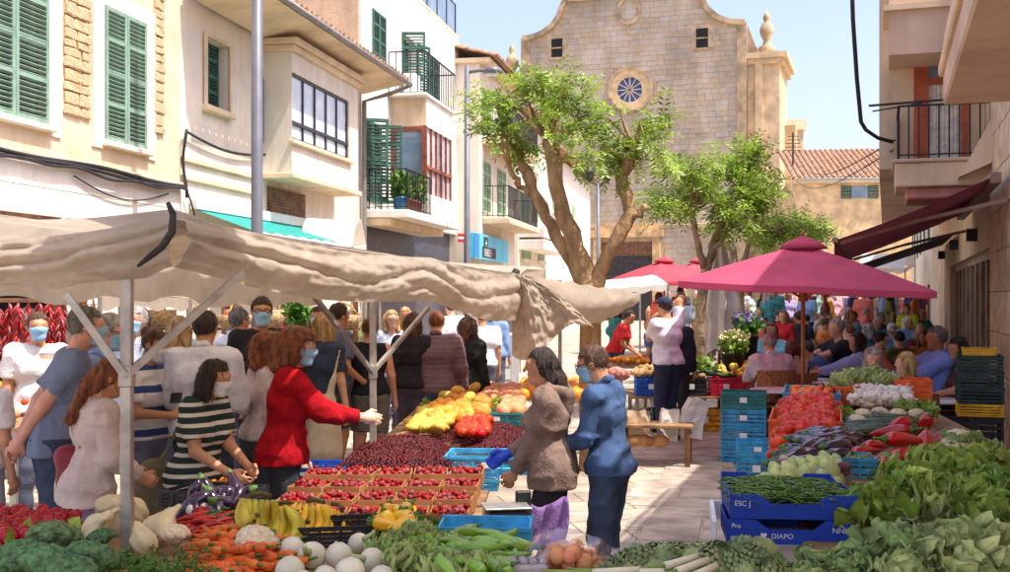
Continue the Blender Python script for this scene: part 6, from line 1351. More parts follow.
m_fri = pm('pale_lettuce_leaf', C(190, 208, 126), .5, .22, 14, .3, 60, trans=.3, rnd=.14, hue=.015)
LEAFS = {k: [leaf_mesh(*a, seed=i) for i in range(3)] for k, a in {'let': (.18, .19, .03, m_let, m_ler), 'letd': (.18, .19, .032, m_letd, m_ler), 'cab': (.18, .18, .02, m_cab, m_ler), 'col': (.22, .2, .022, m_cabd, m_ler), 'fri': (.14, .11, .034, m_fri, m_ler)}.items()}
def rosette(name, label, cat, kind, loc, s=1., n=14, rot=(0, 0, 0), group=None, heart=None, closed=.0):
    T = thing(name, label, cat, loc, 0, group, s); T.rotation_euler = rot
    for i in range(n):
        t = i / n; a = i * 2.4 + random.uniform(-.3, .3); el_ = R(-4 + 84 * t ** 1.3 + closed * 20) ; sc2 = 1.05 - .5 * t
        o = inst('leaf', random.choice(LEAFS[kind]), (.018 * math.cos(a) * (1 - t), .018 * math.sin(a) * (1 - t), .01 + .03 * t), (0, 0, 0), sc2 * random.uniform(.9, 1.1), parent=T)
        o.rotation_euler = (Matrix.Rotation(a, 3, 'Z') @ Matrix.Rotation(el_, 3, 'X')).to_euler()
    if heart is not None: inst('heart', heart, (0, 0, .07), (0, 0, 0), parent=T)
    return T
HEART = sdf_mesh('heart', [el((0, 0, 0), (.075, .075, .075))], .012, lambda Q: .006 * np.sin(np.arctan2(Q[:, 1], Q[:, 0]) * 5 + Q[:, 2] * 30)); HEART.materials.append(m_cab)
CAUH = CAU
# artichoke
m_art = pm('artichoke_scale', C(132, 150, 100), .55, .25, 12, .2, 50, rnd=.15, hue=.02)
b = MB(); b.lathe([(.012, -.1), (.012, -.04), (.035, -.03), (.045, .0), (.035, .035), (.01, .055)], 10)
for i in range(52):
    t = i / 52; a = i * 2.4; z = -.035 + .085 * t; r_ = .05 * math.sin(math.pi * (.28 + .62 * t)) + .002; c, s = math.cos(a), math.sin(a); w_ = .02 * (1 - .45 * t); h_ = .034
    P = lambda rr, zz, o: (c * rr - s * o, s * rr + c * o, zz); b.add([P(r_ * .92, z - .012, -w_), P(r_ * .92, z - .012, w_), P(r_ * 1.12 + .004, z + h_ * .45, w_ * .9), P(r_ * 1.06, z + h_, 0), P(r_ * 1.12 + .004, z + h_ * .45, -w_ * .9), P(r_ * 1.16 + .006, z + h_ * .4, 0)], [(0, 1, 5), (1, 2, 5), (2, 3, 5), (3, 4, 5), (4, 0, 5)])
T_ART = b.mesh('artichoke'); T_ART.materials.append(m_art)
# generic round fruit, potatoes
m_or = pm('orange_peel', C(236, 150, 44), .4, .1, 20, .2, 200, rnd=.1, hue=.015); T_OR = mk(lobed(.04, .039, 3, .01), 'orange', m_or)
m_pea = pm('peach_skin', C(226, 150, 106), .6, .2, 5, rnd=.1, hue=.02); T_PEA = mk(lobed(.036, .034, 1, .02), 'peach', m_pea)
m_pot = pm('potato_skin', C(190, 150, 100), .8, .2, 9, .3, 50, rnd=.14); T_POT = sdf_mesh('potato', [el((0, 0, 0), (.05, .036, .034)), el((.02, .01, .0), (.036, .032, .03))], .011, lambda Q: vnoise(Q, 30.) * .005); T_POT.materials.append(m_pot)
m_gar = pm('garlic_skin', C(232, 222, 206), .6, .08, 14, .1, 60, rnd=.06); b = lobed(.03, .024, 7, .06); b.tube([(0, 0, .02), (0, 0, .06)], [.008, .005], 6); T_GAR = mk(b, 'garlic_bulb', m_gar)
m_pum = pm('pumpkin_skin', C(228, 138, 52), .5, .15, 6, rnd=.15, hue=.025); T_PUM = mk(lobed(.08, .055, 9, .06, 9, 36), 'squash', m_pum)
m_ppn = pm('yellow_squash_skin', C(220, 182, 78), .45, .1, 6, rnd=.08, hue=.01); T_YSQ = mk(lobed(.06, .035, 12, .06, 9, 36), 'pattypan_squash', m_ppn)
ico = bmesh.new(); bmesh.ops.create_icosphere(ico, subdivisions=1, radius=1); ICO = ([tuple(v.co) for v in ico.verts], [tuple(v.index for v in f.verts) for f in ico.faces]); ico.free()

# ============================ planes, crates, tables =========================
def plane_l(z): return lambda px, py, dz=0.: onz(px, py, z + dz)
def plane_r(px, py, dz=0.):
    z0, k, Y0 = .86, .055, 5.5; Y = (CAMH - z0 - dz + k * Y0) / ((py - HY) / F + k); return at(px, py, Y)
def scatter(c, plane, sp, jit=.3, dz=0., rows=None):
    """jittered grid over the quad c (near-left, near-right, far-right, far-left in photo pixels) on a surface"""
    def P(u, v): 
        x = (c[0][0] * (1 - u) + c[1][0] * u) * (1 - v) + (c[3][0] * (1 - u) + c[2][0] * u) * v; y = (c[0][1] * (1 - u) + c[1][1] * u) * (1 - v) + (c[3][1] * (1 - u) + c[2][1] * u) * v; return plane(x, y, dz)
    nu = max(1, round((P(1, .5) - P(0, .5)).length / sp)); nv = max(1, round((P(.5, 1) - P(.5, 0)).length / sp)); out = []
    for j in range(nv):
        for i in range(nu): out.append((P((i + .5 + .5 * (j % 2) * .6 + random.uniform(-jit, jit)) / nu, (j + .5 + random.uniform(-jit, jit)) / nv), (i + .5) / nu, (j + .5) / nv))
    return out
wood_t = pm('table_board', C(150, 116, 82), .8, .22, 7, .2, 30, streak=.2)
def stall_table(label, corners, z, boards=5, tilt=0.):
    """corners: near-left, near-right, far-right, far-left world xy"""
    T = thing('stall_table', label, 'table'); A_, B_, C_, D_ = [Vector((x, y, zz)) for (x, y, zz) in corners]
    for i in range(boards):
        u0, u1 = i / boards + .003, (i + 1) / boards - .003; P = [A_.lerp(B_, u0), A_.lerp(B_, u1), D_.lerp(C_, u1), D_.lerp(C_, u0)]; b = MB(); dn = Vector((0, 0, -.025)); b.add([tuple(p) for p in P] + [tuple(p + dn) for p in P], [(0, 1, 2, 3), (7, 6, 5, 4), (0, 4, 5, 1), (1, 5, 6, 2), (2, 6, 7, 3), (3, 7, 4, 0)]); b.build('plank', wood_t, T)
    cen = (A_ + B_ + C_ + D_) / 4
    for p in (A_, B_, C_, D_): q = p.lerp(cen, .06); b = MB(); b.box(q.x - .025, q.x + .025, q.y - .025, q.y + .025, 0, p.z - .026); b.build('leg', galv, T)
    return T
TZ = .80
stall_table('front plank table along the bottom of the view under the vegetables', [(-3.0, 4.25, TZ), (1.15, 4.25, TZ), (1.15, 5.35, TZ), (-3.0, 5.35, TZ)], TZ)
stall_table('plank table under the radishes, bananas and strawberries', [(-2.9, 5.36, TZ), (-.12, 5.36, TZ), (-.12, 6.6, TZ), (-2.3, 6.2, TZ)], TZ)
stall_table('long plank table under the cherries and squash', [(-1.15, 6.65, TZ), (-.12, 6.65, TZ), (.15, 12.6, TZ + .1), (-.85, 12.6, TZ + .1)], TZ)
stall_table('long plank table of the right hand vegetable stall', [(1.17, 4.3, .80), (3.15, 4.3, .80), (3.6, 10.0, 1.08), (2.35, 10.0, 1.08)], TZ, 6)
PL = plane_l(TZ)
def crate_mesh(L, Wd, Hh, m, bars=4, name='crate'):
    b = MB(); t = .012; b.box(-L / 2, L / 2, -Wd / 2, Wd / 2, 0, .012)
    for sx in (-1, 1):
        for sy in (-1, 1): b.box(sx * L / 2 - (t * 2 if sx > 0 else 0), sx * L / 2 + (t * 2 if sx < 0 else 0), sy * Wd / 2 - (t * 2 if sy > 0 else 0), sy * Wd / 2 + (t * 2 if sy < 0 else 0), .013, Hh - .001)
    for i in range(bars):
        z0, z1 = .016 + (Hh - .016) * i / bars, .016 + (Hh - .016) * (i + (.72 if i < bars - 1 else 1)) / bars
        for sy in (-1, 1): y = sy * (Wd / 2 - t / 2); b.box(-L / 2 + .002, L / 2 - .002, y - t / 2 + .001, y + t / 2 - .001, z0, z1)
        for sx in (-1, 1): x = sx * (L / 2 - t / 2); b.box(x - t / 2 + .001, x + t / 2 - .001, -Wd / 2 + .003, Wd / 2 - .003, z0 + .001, z1 - .001)
    k = max(3, int(L / .09))
    for i in range(1, k):
        x = -L / 2 + L * i / k
        for sy in (-1, 1): b.box(x - .006, x + .006, sy * Wd / 2 - .004, sy * Wd / 2 + .004, .015, Hh - .003)
    b.box(-L / 2 - .006, L / 2 + .006, -Wd / 2 - .006, -Wd / 2 + .004, Hh - .018, Hh + .002); b.box(-L / 2 - .006, L / 2 + .006, Wd / 2 - .004, Wd / 2 + .006, Hh - .018, Hh + .002)
    me = b.mesh(name); me.materials.append(m); return me
CRC = {'blue': (34, 84, 176), 'cyan': (62, 160, 206), 'teal': (52, 134, 134), 'red': (204, 38, 66), 'lime': (130, 184, 40), 'black': (42, 42, 46), 'green': (44, 70, 66), 'yellow': (226, 172, 40), 'orange': (226, 100, 40), 'navy': (30, 62, 150), 'sky': (70, 170, 214)}
CRM = {}
def crate(col, loc, rz, label, size=(.6, .4, .2), rx=0., bars=4, tagcol=True):
    k = (col, size)
    if k not in CRM: CRM[k] = crate_mesh(*size, pm('crate_' + col, C(*CRC[col]), .5, .2, 9, .1, 40, spec=.35, rnd=.12), bars)
    T = thing('crate', label, 'crate', loc, rz, 'plastic crates'); T.rotation_euler = (rx, 0, rz); inst('shell', CRM[k], (0, 0, 0), parent=T)
    if tagcol: b = MB(); b.box(-.04, .04, -size[1] / 2 - .009, -size[1] / 2 - .0065, size[2] * .4, size[2] * .7); b.build('label_card', wt, T)
    return T
card = pm('cardboard', C(190, 140, 92), .85, .1, 10, .1, 60); card2 = pm('brown_card', C(166, 112, 66), .85, .1)
# ============================ left and front stall ===========================
VG = 'vegetables on the front stall'
# radishes
for dz, c in ((.03, [(-20, 560), (78, 545), (78, 512), (-20, 516)]), (.065, [(-20, 550), (68, 540), (62, 512), (-20, 512)]), (.1, [(-20, 542), (50, 532), (45, 510), (-20, 508)])):
    for p, u, v in scatter(c, PL, .06, .35, dz): inst('radish', T_RAD, p, rr3(1.2), random.uniform(1.0, 1.45), 'red radish in the heap at the lower left corner', 'radish', 'heaped radishes')
b = MB()
for i in range(30): q = onz(random.uniform(-10, 70), random.uniform(528, 556), TZ + .07); leaf_cloud(b, q, (.05, .05, .03), 5, .1, .3, 0)
tag(b.build('radish_leaves', m_letd), 'green radish leaves poking out of the red heap', 'leaves', kind='stuff')
for i, (px, py, s, lab) in enumerate(((54, 541, 1.12, 'largest dark broccoli head below the radishes'), (16, 561, 1.0, 'leftmost broccoli head at the photo edge'), (46, 566, 1.1, 'lighter broccoli head at the bottom edge between two darker ones'), (90, 562, 1.05, 'bluish broccoli head beside the front pole'), (100, 540, .62, 'small bright broccoli floret above the bluish head'), (72, 575, .9, 'broccoli head cut off by the bottom edge'))):
    p = onz(px, py, TZ + .14); broccoli(p, lab, s * 1.05, (R(25 + random.uniform(-10, 10)), R(random.uniform(-15, 15)), random.uniform(0, 6)))
for px, py, s, rz, lab in ((127, 517, 1.25, .2, 'big fennel bulb right behind the front pole'), (96, 529, 1.0, 1.4, 'pale fennel bulb left of the front pole'), (159, 528, 1.05, 2.4, 'fennel bulb with cut stalks right of the pole'), (143, 542, .9, 4.4, 'round fennel bulb in front of the others'), (112, 508, 1.0, 3, 'fennel bulb at the back of the row')):
    inst('fennel', T_FEN, onz(px, py, TZ + .09), (R(60 + random.uniform(-20, 20)), R(random.uniform(-30, 30)), rz), s * .95, lab, 'fennel', 'fennel bulbs')
p = onz(175, 541, TZ + .06); T_ = thing('cauliflower', 'small cauliflower with leaves between fennel and carrots', 'cauliflower', p, 0, None, .75); inst('curd', CAU, (0, 0, .03), parent=T_)
for i in range(7): o = inst('leaf', LEAFS['cab'][i % 3], (0, 0, -.03), (0, 0, 0), .62, parent=T_); o.rotation_euler = (Matrix.Rotation(i * .9, 3, 'Z') @ Matrix.Rotation(R(40), 3, 'X')).to_euler()
# carrots
for c, dz, n_ in (([(165, 572), (275, 580), (262, 548), (188, 540)], .03, 1), ([(178, 560), (262, 572), (255, 545), (192, 528)], .06, 1), ([(185, 550), (240, 556), (236, 532), (196, 524)], .09, 1)):
    for p, u, v in scatter(c, PL, .062, .4, dz): inst('carrot', T_CAR, p, (R(90 + random.uniform(-14, 14)), R(random.uniform(-10, 10)), R(60 + random.uniform(-35, 35))), random.uniform(.9, 1.25), 'orange carrot in the front heap', 'carrot', 'heaped carrots')
b = MB()
for i in range(60):
    q = onz(random.uniform(100, 205), random.uniform(556, 585), TZ + random.uniform(.03, .09)); d = Vector((random.uniform(-1, .4), random.uniform(-.6, .5), random.uniform(-.1, .3)))
    b.tube([q, q + d * .08, q + d * .16 + Vector((0, 0, -.01))], [.004, .003, .002], 5); leaf_cloud(b, q + d * .13, (.04, .04, .03), 12, .03, 1, .2)
tag(b.build('carrot_tops', pm('carrot_top_green', C(98, 136, 60), .6, .25, 20, trans=.2)), 'green feathery carrot tops along the bottom edge', 'leaves', kind='stuff')
m_chi = pm('red_chilli_skin', C(190, 38, 24), .3, .2, 8, spec=.5, rnd=.2); T_CHI = horn(.13, .014, .02, m_chi, 'red_chilli')
for dz, c in ((.05, [(178, 528), (252, 540), (250, 516), (196, 508)]), (.09, [(186, 520), (240, 528), (240, 512), (200, 506)])):
    for p, u, v in scatter(c, PL, .06, .4, dz): inst('red_chilli', T_CHI, p, (R(90 + random.uniform(-20, 20)), R(random.uniform(-20, 20)), random.uniform(.8, 2.4)), random.uniform(.9, 1.4), 'long red pepper lying behind the carrots', 'pepper', 'red peppers behind the carrots')
inst('celeriac', CAU, onz(257, 545, TZ + .1), (R(30), 0, 1), 1.05, 'pale knobbly celeriac between carrots and onions', 'celeriac')
# onions
for i, (px, py, s) in enumerate(((292, 549, 1.0), (312, 556, 1.12), (339, 556, 1.05), (359, 544, 1.0), (372, 561, 1.12), (290, 571, 1.1), (350, 573, 1.1), (325, 578, 1.0), (303, 584, 1.0), (382, 578, 1.0))):
    inst('white_onion', T_ON, onz(px, py, TZ + .1), (R(random.choice([random.uniform(50, 75), random.uniform(135, 155)])), R(random.uniform(-20, 20)), R(random.uniform(-50, 50))), s * .92 * random.uniform(.88, 1.1), 'shiny white onion in the front row heap', 'onion', 'white onions')
# bananas
bananas(onz(262, 500, TZ + .24), 'green yellow plantain bunch standing tallest on the front stall', PLAM, 12, 1.0, (R(-42), R(8), R(25)))
bananas(onz(278, 507, TZ + .19), 'second plantain bunch leaning right of the tallest one', PLAM, 10, .95, (R(-55), R(-15), R(-30)))
bananas(onz(312, 504, TZ + .16), 'ripe yellow banana bunch behind the onions', BANM, 12, 1.0, (R(-60), R(0), R(-20)))
bananas(onz(332, 508, TZ + .13), 'ripe yellow banana bunch fanned to the right', BANM, 12, .95, (R(-62), R(10), R(-50)))
bananas(onz(342, 520, TZ + .07), 'yellow banana bunch lying beside the dark tray', BANM, 10, .95, (R(-75), R(0), R(-70)))
bananas(onz(300, 522, TZ + .08), 'greener banana bunch in front of the ripe ones', PLAM, 8, .8, (R(-70), R(0), R(-40)))
crate('black', onz(340, 541, TZ) + Vector((0, 0, .0)), R(10), 'low black tray behind the white onions', (.4, .3, .1), tagcol=False)
for dz, c in ((.06, [(370, 532), (412, 534), (412, 512), (375, 512)]), (.12, [(376, 526), (408, 528), (408, 512), (380, 510)])):
    for p, u, v in scatter(c, PL, .08, .3, dz): inst('yellow_pepper', T_YP, p, rr3(1.5), random.uniform(.85, 1.05), 'yellow pepper beside the steel pole', 'pepper', 'yellow peppers')
# dark tray with pale figs
crate('black', onz(214, 505, TZ), R(-20), 'black tray of black and white produce by the striped woman', (.5, .36, .1), tagcol=False)
m_blk = pm('black_aubergine', C(34, 30, 38), .25, .2); 
for p, u, v in scatter([(182, 512), (245, 508), (240, 492), (196, 494)], PL, .06, .4, .1): inst('garlic_bulb', T_GAR if random.random() < .5 else T_AUB, p, rr3(), .95 if random.random() < .6 else .55, 'garlic or baby aubergine in the black tray', 'vegetable', 'produce in the black tray')
for p, u, v in scatter([(208, 488), (245, 486), (243, 478), (214, 479)], PL, .07, .4, .05): inst('tangerine', T_OR, p, rr3(), .7, 'tangerine in the tray beside the striped woman', 'tangerine', 'tangerines')
# strawberries in card punnets
m_str = pm('strawberry_skin', C(176, 28, 30), .35, .2, 30, .3, 120, spec=.5); m_strl = island_var(pm('strawberry_red', C(152, 22, 20), .45, .2, 30, .3, 120, spec=.25), .3)
def fill(name, parent, n, fn, m, kind='stuff', scale=(1, 1, 1), extra=None):
    b = MB()
    for i in range(n):
        p, r_ = fn(i); M4 = Euler(rr3()).to_matrix()
        vs = [tuple(Vector(p) + M4 @ Vector((v[0] * r_ * scale[0], v[1] * r_ * scale[1], v[2] * r_ * scale[2]))) for v in ICO[0]]; b.add(vs, ICO[1])
    return tag(b.build(name, m, parent, True), kind=kind)
o0, o1 = onz(288, 512, TZ), onz(500, 514, TZ); f0 = onz(290, 474, TZ); ux = (o1 - o0); ux.z = 0; wdt = ux.length; ux.normalize()
dirv = Vector((.1, 1, 0)).normalized(); k = 0
names_ = ['front', 'second', 'third', 'rear']
for r_ in range(4):
    base = Vector((-1.17, 6.02 + .29 * r_, TZ)); nn = 5
    for c_ in range(5):
        T = thing('strawberry_punnet', '%s card punnet of strawberries in the %s row' % (['leftmost', 'second', 'middle', 'fourth', 'rightmost'][c_], names_[r_]), 'punnet', base + Vector((.02 + c_ * .215 + .02 * r_ , .01 * c_, .0 + .025 * r_)), R(-3 + random.uniform(-8, 8)), 'strawberry punnets')
        w2, d2, h2 = .1, .13, .085; g = MB()
        for (x0, x1, y0, y1) in ((-w2, w2, -d2, -d2 + .006), (-w2, w2, d2 - .006, d2), (-w2, -w2 + .006, -d2 + .006, d2 - .006), (w2 - .006, w2, -d2 + .006, d2 - .006)): g.box(x0, x1, y0, y1, 0.006, h2)
        g.box(-w2, w2, -d2, d2, 0, .006); g.build('card_tray', card2, T)
        fill('strawberries', T, 70, lambda i: ((random.uniform(-w2 + .015, w2 - .015), random.uniform(-d2 + .015, d2 - .015), random.uniform(.05, .095)), random.uniform(.012, .018)), m_strl, scale=(1, 1, 1.3))
# cherries
m_che = island_var(pm('cherry_skin', C(84, 10, 18), .3, .2, 10, spec=.22), .45)
pts = []
def cherry_heap(label, c, hmax, sp=.024, box=None):
    S = []
    for L_ in range(3):
        for p, u, v in scatter(c, PL, sp, .45, .02):
            h_ = hmax * (math.sin(math.pi * u) * math.sin(math.pi * v)) ** .5 + .02 * vn(p.x * 7, p.y * 7, 1); 
            S.append((p + Vector((0, 0, max(0, h_) - .018 * L_)), random.uniform(.0125, .015)))
    b = MB()
    for p, r_ in S: b.add([tuple(p + Vector(v) * r_) for v in ICO[0]], ICO[1])
    for p, r_ in S[::5]: b.tube([p, p + Vector((random.uniform(-.02, .02), random.uniform(-.02, .02), .03))], .0012, 3, False)
    return tag(b.build('cherries', m_che, None, True), label, 'cherries', kind='stuff')
cherry_heap('big heap of dark red cherries beside the red jacket', [(330, 480), (452, 484), (452, 448), (368, 444)], .16)
cherry_heap('dark cherries filling the blue crate before the brown hoodie', [(455, 464), (522, 466), (522, 428), (468, 426)], .1)
cherry_heap('lighter red cherries in the middle of the stall', [(425, 446), (470, 447), (478, 428), (436, 426)], .06)
crate('sky', onz(490, 470, TZ), R(-4), 'bright blue crate holding cherries before the brown hoodie', (.6, .44, .12), bars=3)
crate('sky', onz(420, 487, TZ), R(-2), 'blue tray edge under the big cherry heap', (1.0, .3, .07), bars=2)
crate('blue', onz(312, 476, TZ), R(-5), 'dark blue tray under the red jacket hand', (.5, .4, .08), bars=2)
# far end of the left table
p2 = lambda px, py, dz=0.: onz(px, py, TZ + .08 + dz)
for c, me, nm, lab, cat, sp, s in (([(405, 428), (448, 430), (455, 410), (418, 408)], T_YSQ, 'pattypan_squash', 'yellow squash on the far end of the cherry table', 'squash', .14, 1.0), ([(440, 412), (486, 414), (486, 398), (448, 396)], T_PUM, 'squash', 'orange squash behind the cherries', 'squash', .15, .85), ([(425, 418), (470, 420), (470, 404), (432, 403)], T_OR, 'orange', 'orange fruit among the squash', 'orange', .13, 1.3), ([(455, 432), (486, 434), (490, 418), (464, 416)], T_TOM, 'tomato', 'red tomato on the cherry table', 'tomato', .08, 1.0), ([(500, 412), (520, 412), (520, 388), (500, 386)], T_PEA, 'peach', 'pink peach in the heap behind the brown hoodie woman', 'peach', .12, 1.5), ([(478, 398), (515, 400), (515, 386), (485, 385)], T_PEA, 'peach', 'pink peach in the heap behind the brown hoodie woman', 'peach', .13, 1.5), ([(520, 395), (600, 395), (600, 380), (520, 380)], T_OR, 'orange', 'orange beyond the two stall keepers', 'orange', .2, 1.6)):
    for L_ in (0, 1):
        for p, u, v in scatter(c, p2, sp, .3, .03 + .07 * L_): inst(nm, me, p, rr3(.6), s * random.uniform(.85, 1.15), lab, cat, lab[:24])
for i, (px, py) in enumerate(((458, 392), (468, 398), (446, 396), (474, 388))): inst('melon', T_YSQ, onz(px, py, TZ + .22), rr3(.8), (1.3, 1.3, 1.5), ['wide pale yellow melon topmost on the far heap', 'pale yellow melon right of the topmost one', 'pale melon left on the far heap', 'small melon behind the topmost one'][i], 'melon')
crate('teal', onz(498, 424, TZ + .06), R(-6), 'teal crate right of the squash', (.6, .4, .12), bars=3)
b = MB(); leaf_cloud(b, onz(470, 405, TZ + .15), (.5, .4, .05), 160, .09, .4, .1); tag(b.build('loose_leaves', m_letd), 'loose green leaves between the squash', 'leaves', kind='stuff')
# leafy herbs, price card, crate of green peppers, lettuce row, eggs
b = MB(); leaf_cloud(b, onz(408, 530, TZ + .05), (.2, .2, .06), 420, .05, .6, .4); tag(b.build('parsley', pm('parsley_green', C(72, 118, 40), .55, .25, 20, trans=.2)), 'dark green parsley pile behind the price card', 'herbs', kind='stuff')
T = thing('price_card', 'small brown cardboard price card stuck in the greens', 'card', onz(423, 545, TZ + .06), R(-8)); b = MB(); b.bbox(-.045, .045, -.003, .003, 0, .11, .001); b.build('card', card2, T); b = MB(); b.tube([(0, .005, -.1), (0, .005, .05)], .004, 5); b.build('stick', wood_t, T)
crate('sky', onz(486, 549, TZ), R(-3), 'bright blue crate of green peppers before the brown hoodie', (.44, .3, .13), bars=2)
for c, dz in (([(432, 572), (520, 574), (512, 545), (440, 543)], .1), ([(440, 566), (480, 568), (480, 545), (446, 545)], .15), ([(456, 546), (518, 548), (514, 534), (460, 532)], .13)):
    for p, u, v in scatter(c, PL, .085, .4, dz): inst('long_green_pepper', T_GPL, p, (R(90 + random.uniform(-25, 25)), R(random.uniform(-30, 30)), random.uniform(0, 6.2)), random.uniform(.8, 1.1), 'twisted long green pepper by the blue crate', 'pepper', 'long green peppers')
for i, (px, py, s, kd) in enumerate(((392, 560, 1.0, 'fri'), (420, 552, 1.0, 'fri'), (447, 560, .95, 'fri'), (405, 578, 1.05, 'fri'), (440, 582, 1.05, 'fri'), (470, 586, 1.0, 'fri'), (425, 566, .9, 'let'))):
    rosette('frisee_lettuce', ['pale frisee lettuce next to the onions', 'pale frisee lettuce right below the price card', 'pale frisee lettuce touching the green peppers', 'pale frisee lettuce at the bottom edge by the onions', 'pale frisee lettuce at the bottom edge, middle', 'pale frisee lettuce at the bottom edge by the egg box', 'brighter lettuce between the frisee heads'][i], 'lettuce', kd, onz(px, py, TZ + .05), s, 16, rr3(.35), 'frisee lettuces')
eb = pm('egg_card', C(176, 166, 174), .9, .08, 20, .2, 80); T = thing('egg_box', 'grey cardboard egg box at the bottom edge', 'egg box', onz(518, 577, TZ + .06), R(4))
b = MB(); b.bbox(-.12, .12, -.06, .06, 0, .06, .012); b.build('base', eb, T)
for i in range(6):
    for j in range(2): b = MB(); b.lathe([(.02, 0), (.017, .014), (.008, .018)], 8, (-.1 + i * .04, -.025 + j * .05, .06)); b.build('bump', eb, T, True)
T_EGG = mk(lobed(.026, .032, 1, .0, 9, 14), 'brown_egg', pm('egg_shell', C(206, 140, 100), .5, .1, rnd=.1))
for c, dz in (([(535, 574), (600, 574), (592, 552), (540, 552)], .05), ([(540, 566), (590, 566), (585, 548), (545, 548)], .1), ([(550, 558), (580, 558), (578, 545), (552, 545)], .14)):
    for p, u, v in scatter(c, PL, .066, .3, dz): inst('onion', T_PEA, p, rr3(), random.uniform(.8, 1.05), 'netted brown onion in the clear bag heap', 'onion', 'bagged onions')
film = bpy.data.materials.new('clear_film'); film.use_nodes = True; nf = film.node_tree.nodes; lf_ = film.node_tree.links; tr = nf.new('ShaderNodeBsdfTransparent'); gl_ = nf.new('ShaderNodeBsdfGlossy'); gl_.inputs['Roughness'].default_value = .15; mx_ = nf.new('ShaderNodeMixShader'); mx_.inputs[0].default_value = .22; lf_.new(tr.outputs[0], mx_.inputs[1]); lf_.new(gl_.outputs[0], mx_.inputs[2]); lf_.new(mx_.outputs[0], nf['Material Output'].inputs[0])
c0 = onz(566, 560, TZ + .07); me = sdf_mesh('plastic_bag', [el(c0, (.2, .16, .13)), el(c0 + Vector((.2, 0, -.03)), (.12, .12, .07)), rc(c0 + Vector((.25, 0, 0)), c0 + Vector((.3, 0, .1)), .03, .015)], .016, lambda Q: vnoise(Q, 22.) * .014 + vnoise(Q, 45.) * .006); tag(link_mesh('plastic_bag', me, film), 'clear plastic bag wrapped over the brown onions', 'bag')
# artichokes and leeks along the bottom
for dz, c in ((.05, [(600, 590), (790, 590), (770, 560), (612, 560)]), (.1, [(615, 575), (780, 580), (765, 556), (625, 556)]), (.14, [(630, 564), (770, 566), (760, 552), (640, 552)])):
    for p, u, v in scatter(c, PL, .095, .3, dz): inst('artichoke', T_ART, p, (R(random.uniform(-70, 100)), R(random.uniform(-60, 60)), random.uniform(0, 6)), random.uniform(.85, 1.15), 'green artichoke in the row at the bottom edge', 'artichoke', 'heaped artichokes')
m_lkw = pm('leek_white', C(232, 226, 200), .45, .06, 10); m_lkg = pm('leek_green', C(140, 166, 84), .5, .2, 12, streak=.2)
b = MB(); b.tube([(0, 0, 0), (0, 0, .12), (0, 0, .2)], [.016, .017, .018], 9); b.cur = 1
for i in range(5): a = i * 1.26; b.tube([(0, 0, .19), (.012 * math.cos(a), .012 * math.sin(a), .3), (.03 * math.cos(a), .03 * math.sin(a), .42)], [.012, .01, .003], 5)
b.cur = 0; T_LEEK = mk(b, 'leek', m_lkw, m_lkg)
for i, (px, py, rz, lab) in enumerate(((700, 556, -150, 'first'), (708, 560, -142, 'second'), (716, 566, -136, 'third'), (640, 570, 170, 'lone'), (650, 575, 178, 'lower'), (664, 572, 160, 'tilted'))):
    inst('leek', T_LEEK, onz(px, py, TZ + .17), (R(96), R(0), R(rz + 90)), .9, lab + (' leek of the bundle lying across the artichokes' if i < 3 else ' leek at the left end of the artichokes'), 'leek', 'leeks')
# ============================ right stall ====================================
RS = 'right stall'
for dz, c in ((.02, [(770, 455), (838, 448), (838, 402), (782, 402)]), (.07, [(772, 446), (836, 440), (835, 400), (784, 400)]), (.12, [(778, 434), (832, 430), (830, 398), (788, 398)])):
    for p, u, v in scatter(c, plane_r, .102, .3, dz): 
        rd = random.random() < .5; inst('plum_tomato' if rd else 'tomato', T_PLUM if rd else T_TOM, p, rr3(1.4), random.uniform(1.05, 1.4), 'elongated red plum tomato heaped in the orange crate' if rd else 'round red tomato heaped in the orange crate', 'tomato', 'heaped tomatoes')
for dz, c in ((.07, [(786, 402), (836, 402), (834, 390), (790, 390)]), (.12, [(790, 398), (832, 398), (830, 388), (792, 388)])):
    for p, u, v in scatter(c, plane_r, .075, .3, dz): inst('tomato', T_TOR, p, rr3(1.4), random.uniform(.9, 1.1), 'orange red tomato at the back of the heap', 'tomato', 'orange tomatoes')
oc = plane_r(800, 450, 0); crate('orange', plane_r(806, 436, -.02), R(-16), 'orange crate under the red tomatoes', (.5, .62, .16), rx=R(3), tagcol=False); crate('sky', plane_r(812, 408, -.02), R(-16), 'blue crate under the rear tomatoes', (.46, .5, .16), rx=R(3), tagcol=False)
for dz, c in ((.03, [(776, 468), (850, 464), (852, 436), (800, 438)]), (.08, [(782, 458), (848, 454), (848, 434), (806, 434)]), (.12, [(796, 448), (842, 446), (840, 432), (812, 432)])):
    for p, u, v in scatter(c, plane_r, .1, .35, dz): inst('aubergine', T_AUB, p, (R(90 + random.uniform(-14, 14)), R(random.uniform(-12, 12)), R(-62 + random.uniform(-28, 28))), random.uniform(.9, 1.15), 'glossy dark aubergine in front of the tomatoes', 'aubergine', 'dark aubergines')
for i, (px, py, rz) in enumerate(((795, 462, -70), (835, 468, -50), (818, 474, -75), (790, 470, -40))): inst('striped_aubergine', T_AUBS, plane_r(px, py, .1), (R(90), 0, R(rz)), 1.05, ['purple striped aubergine at the left of the dark ones', 'purple striped aubergine pointing at the small peppers', 'purple striped aubergine lowest of the row', 'purple striped aubergine beside the squash'][i], 'aubergine', 'striped aubergines')
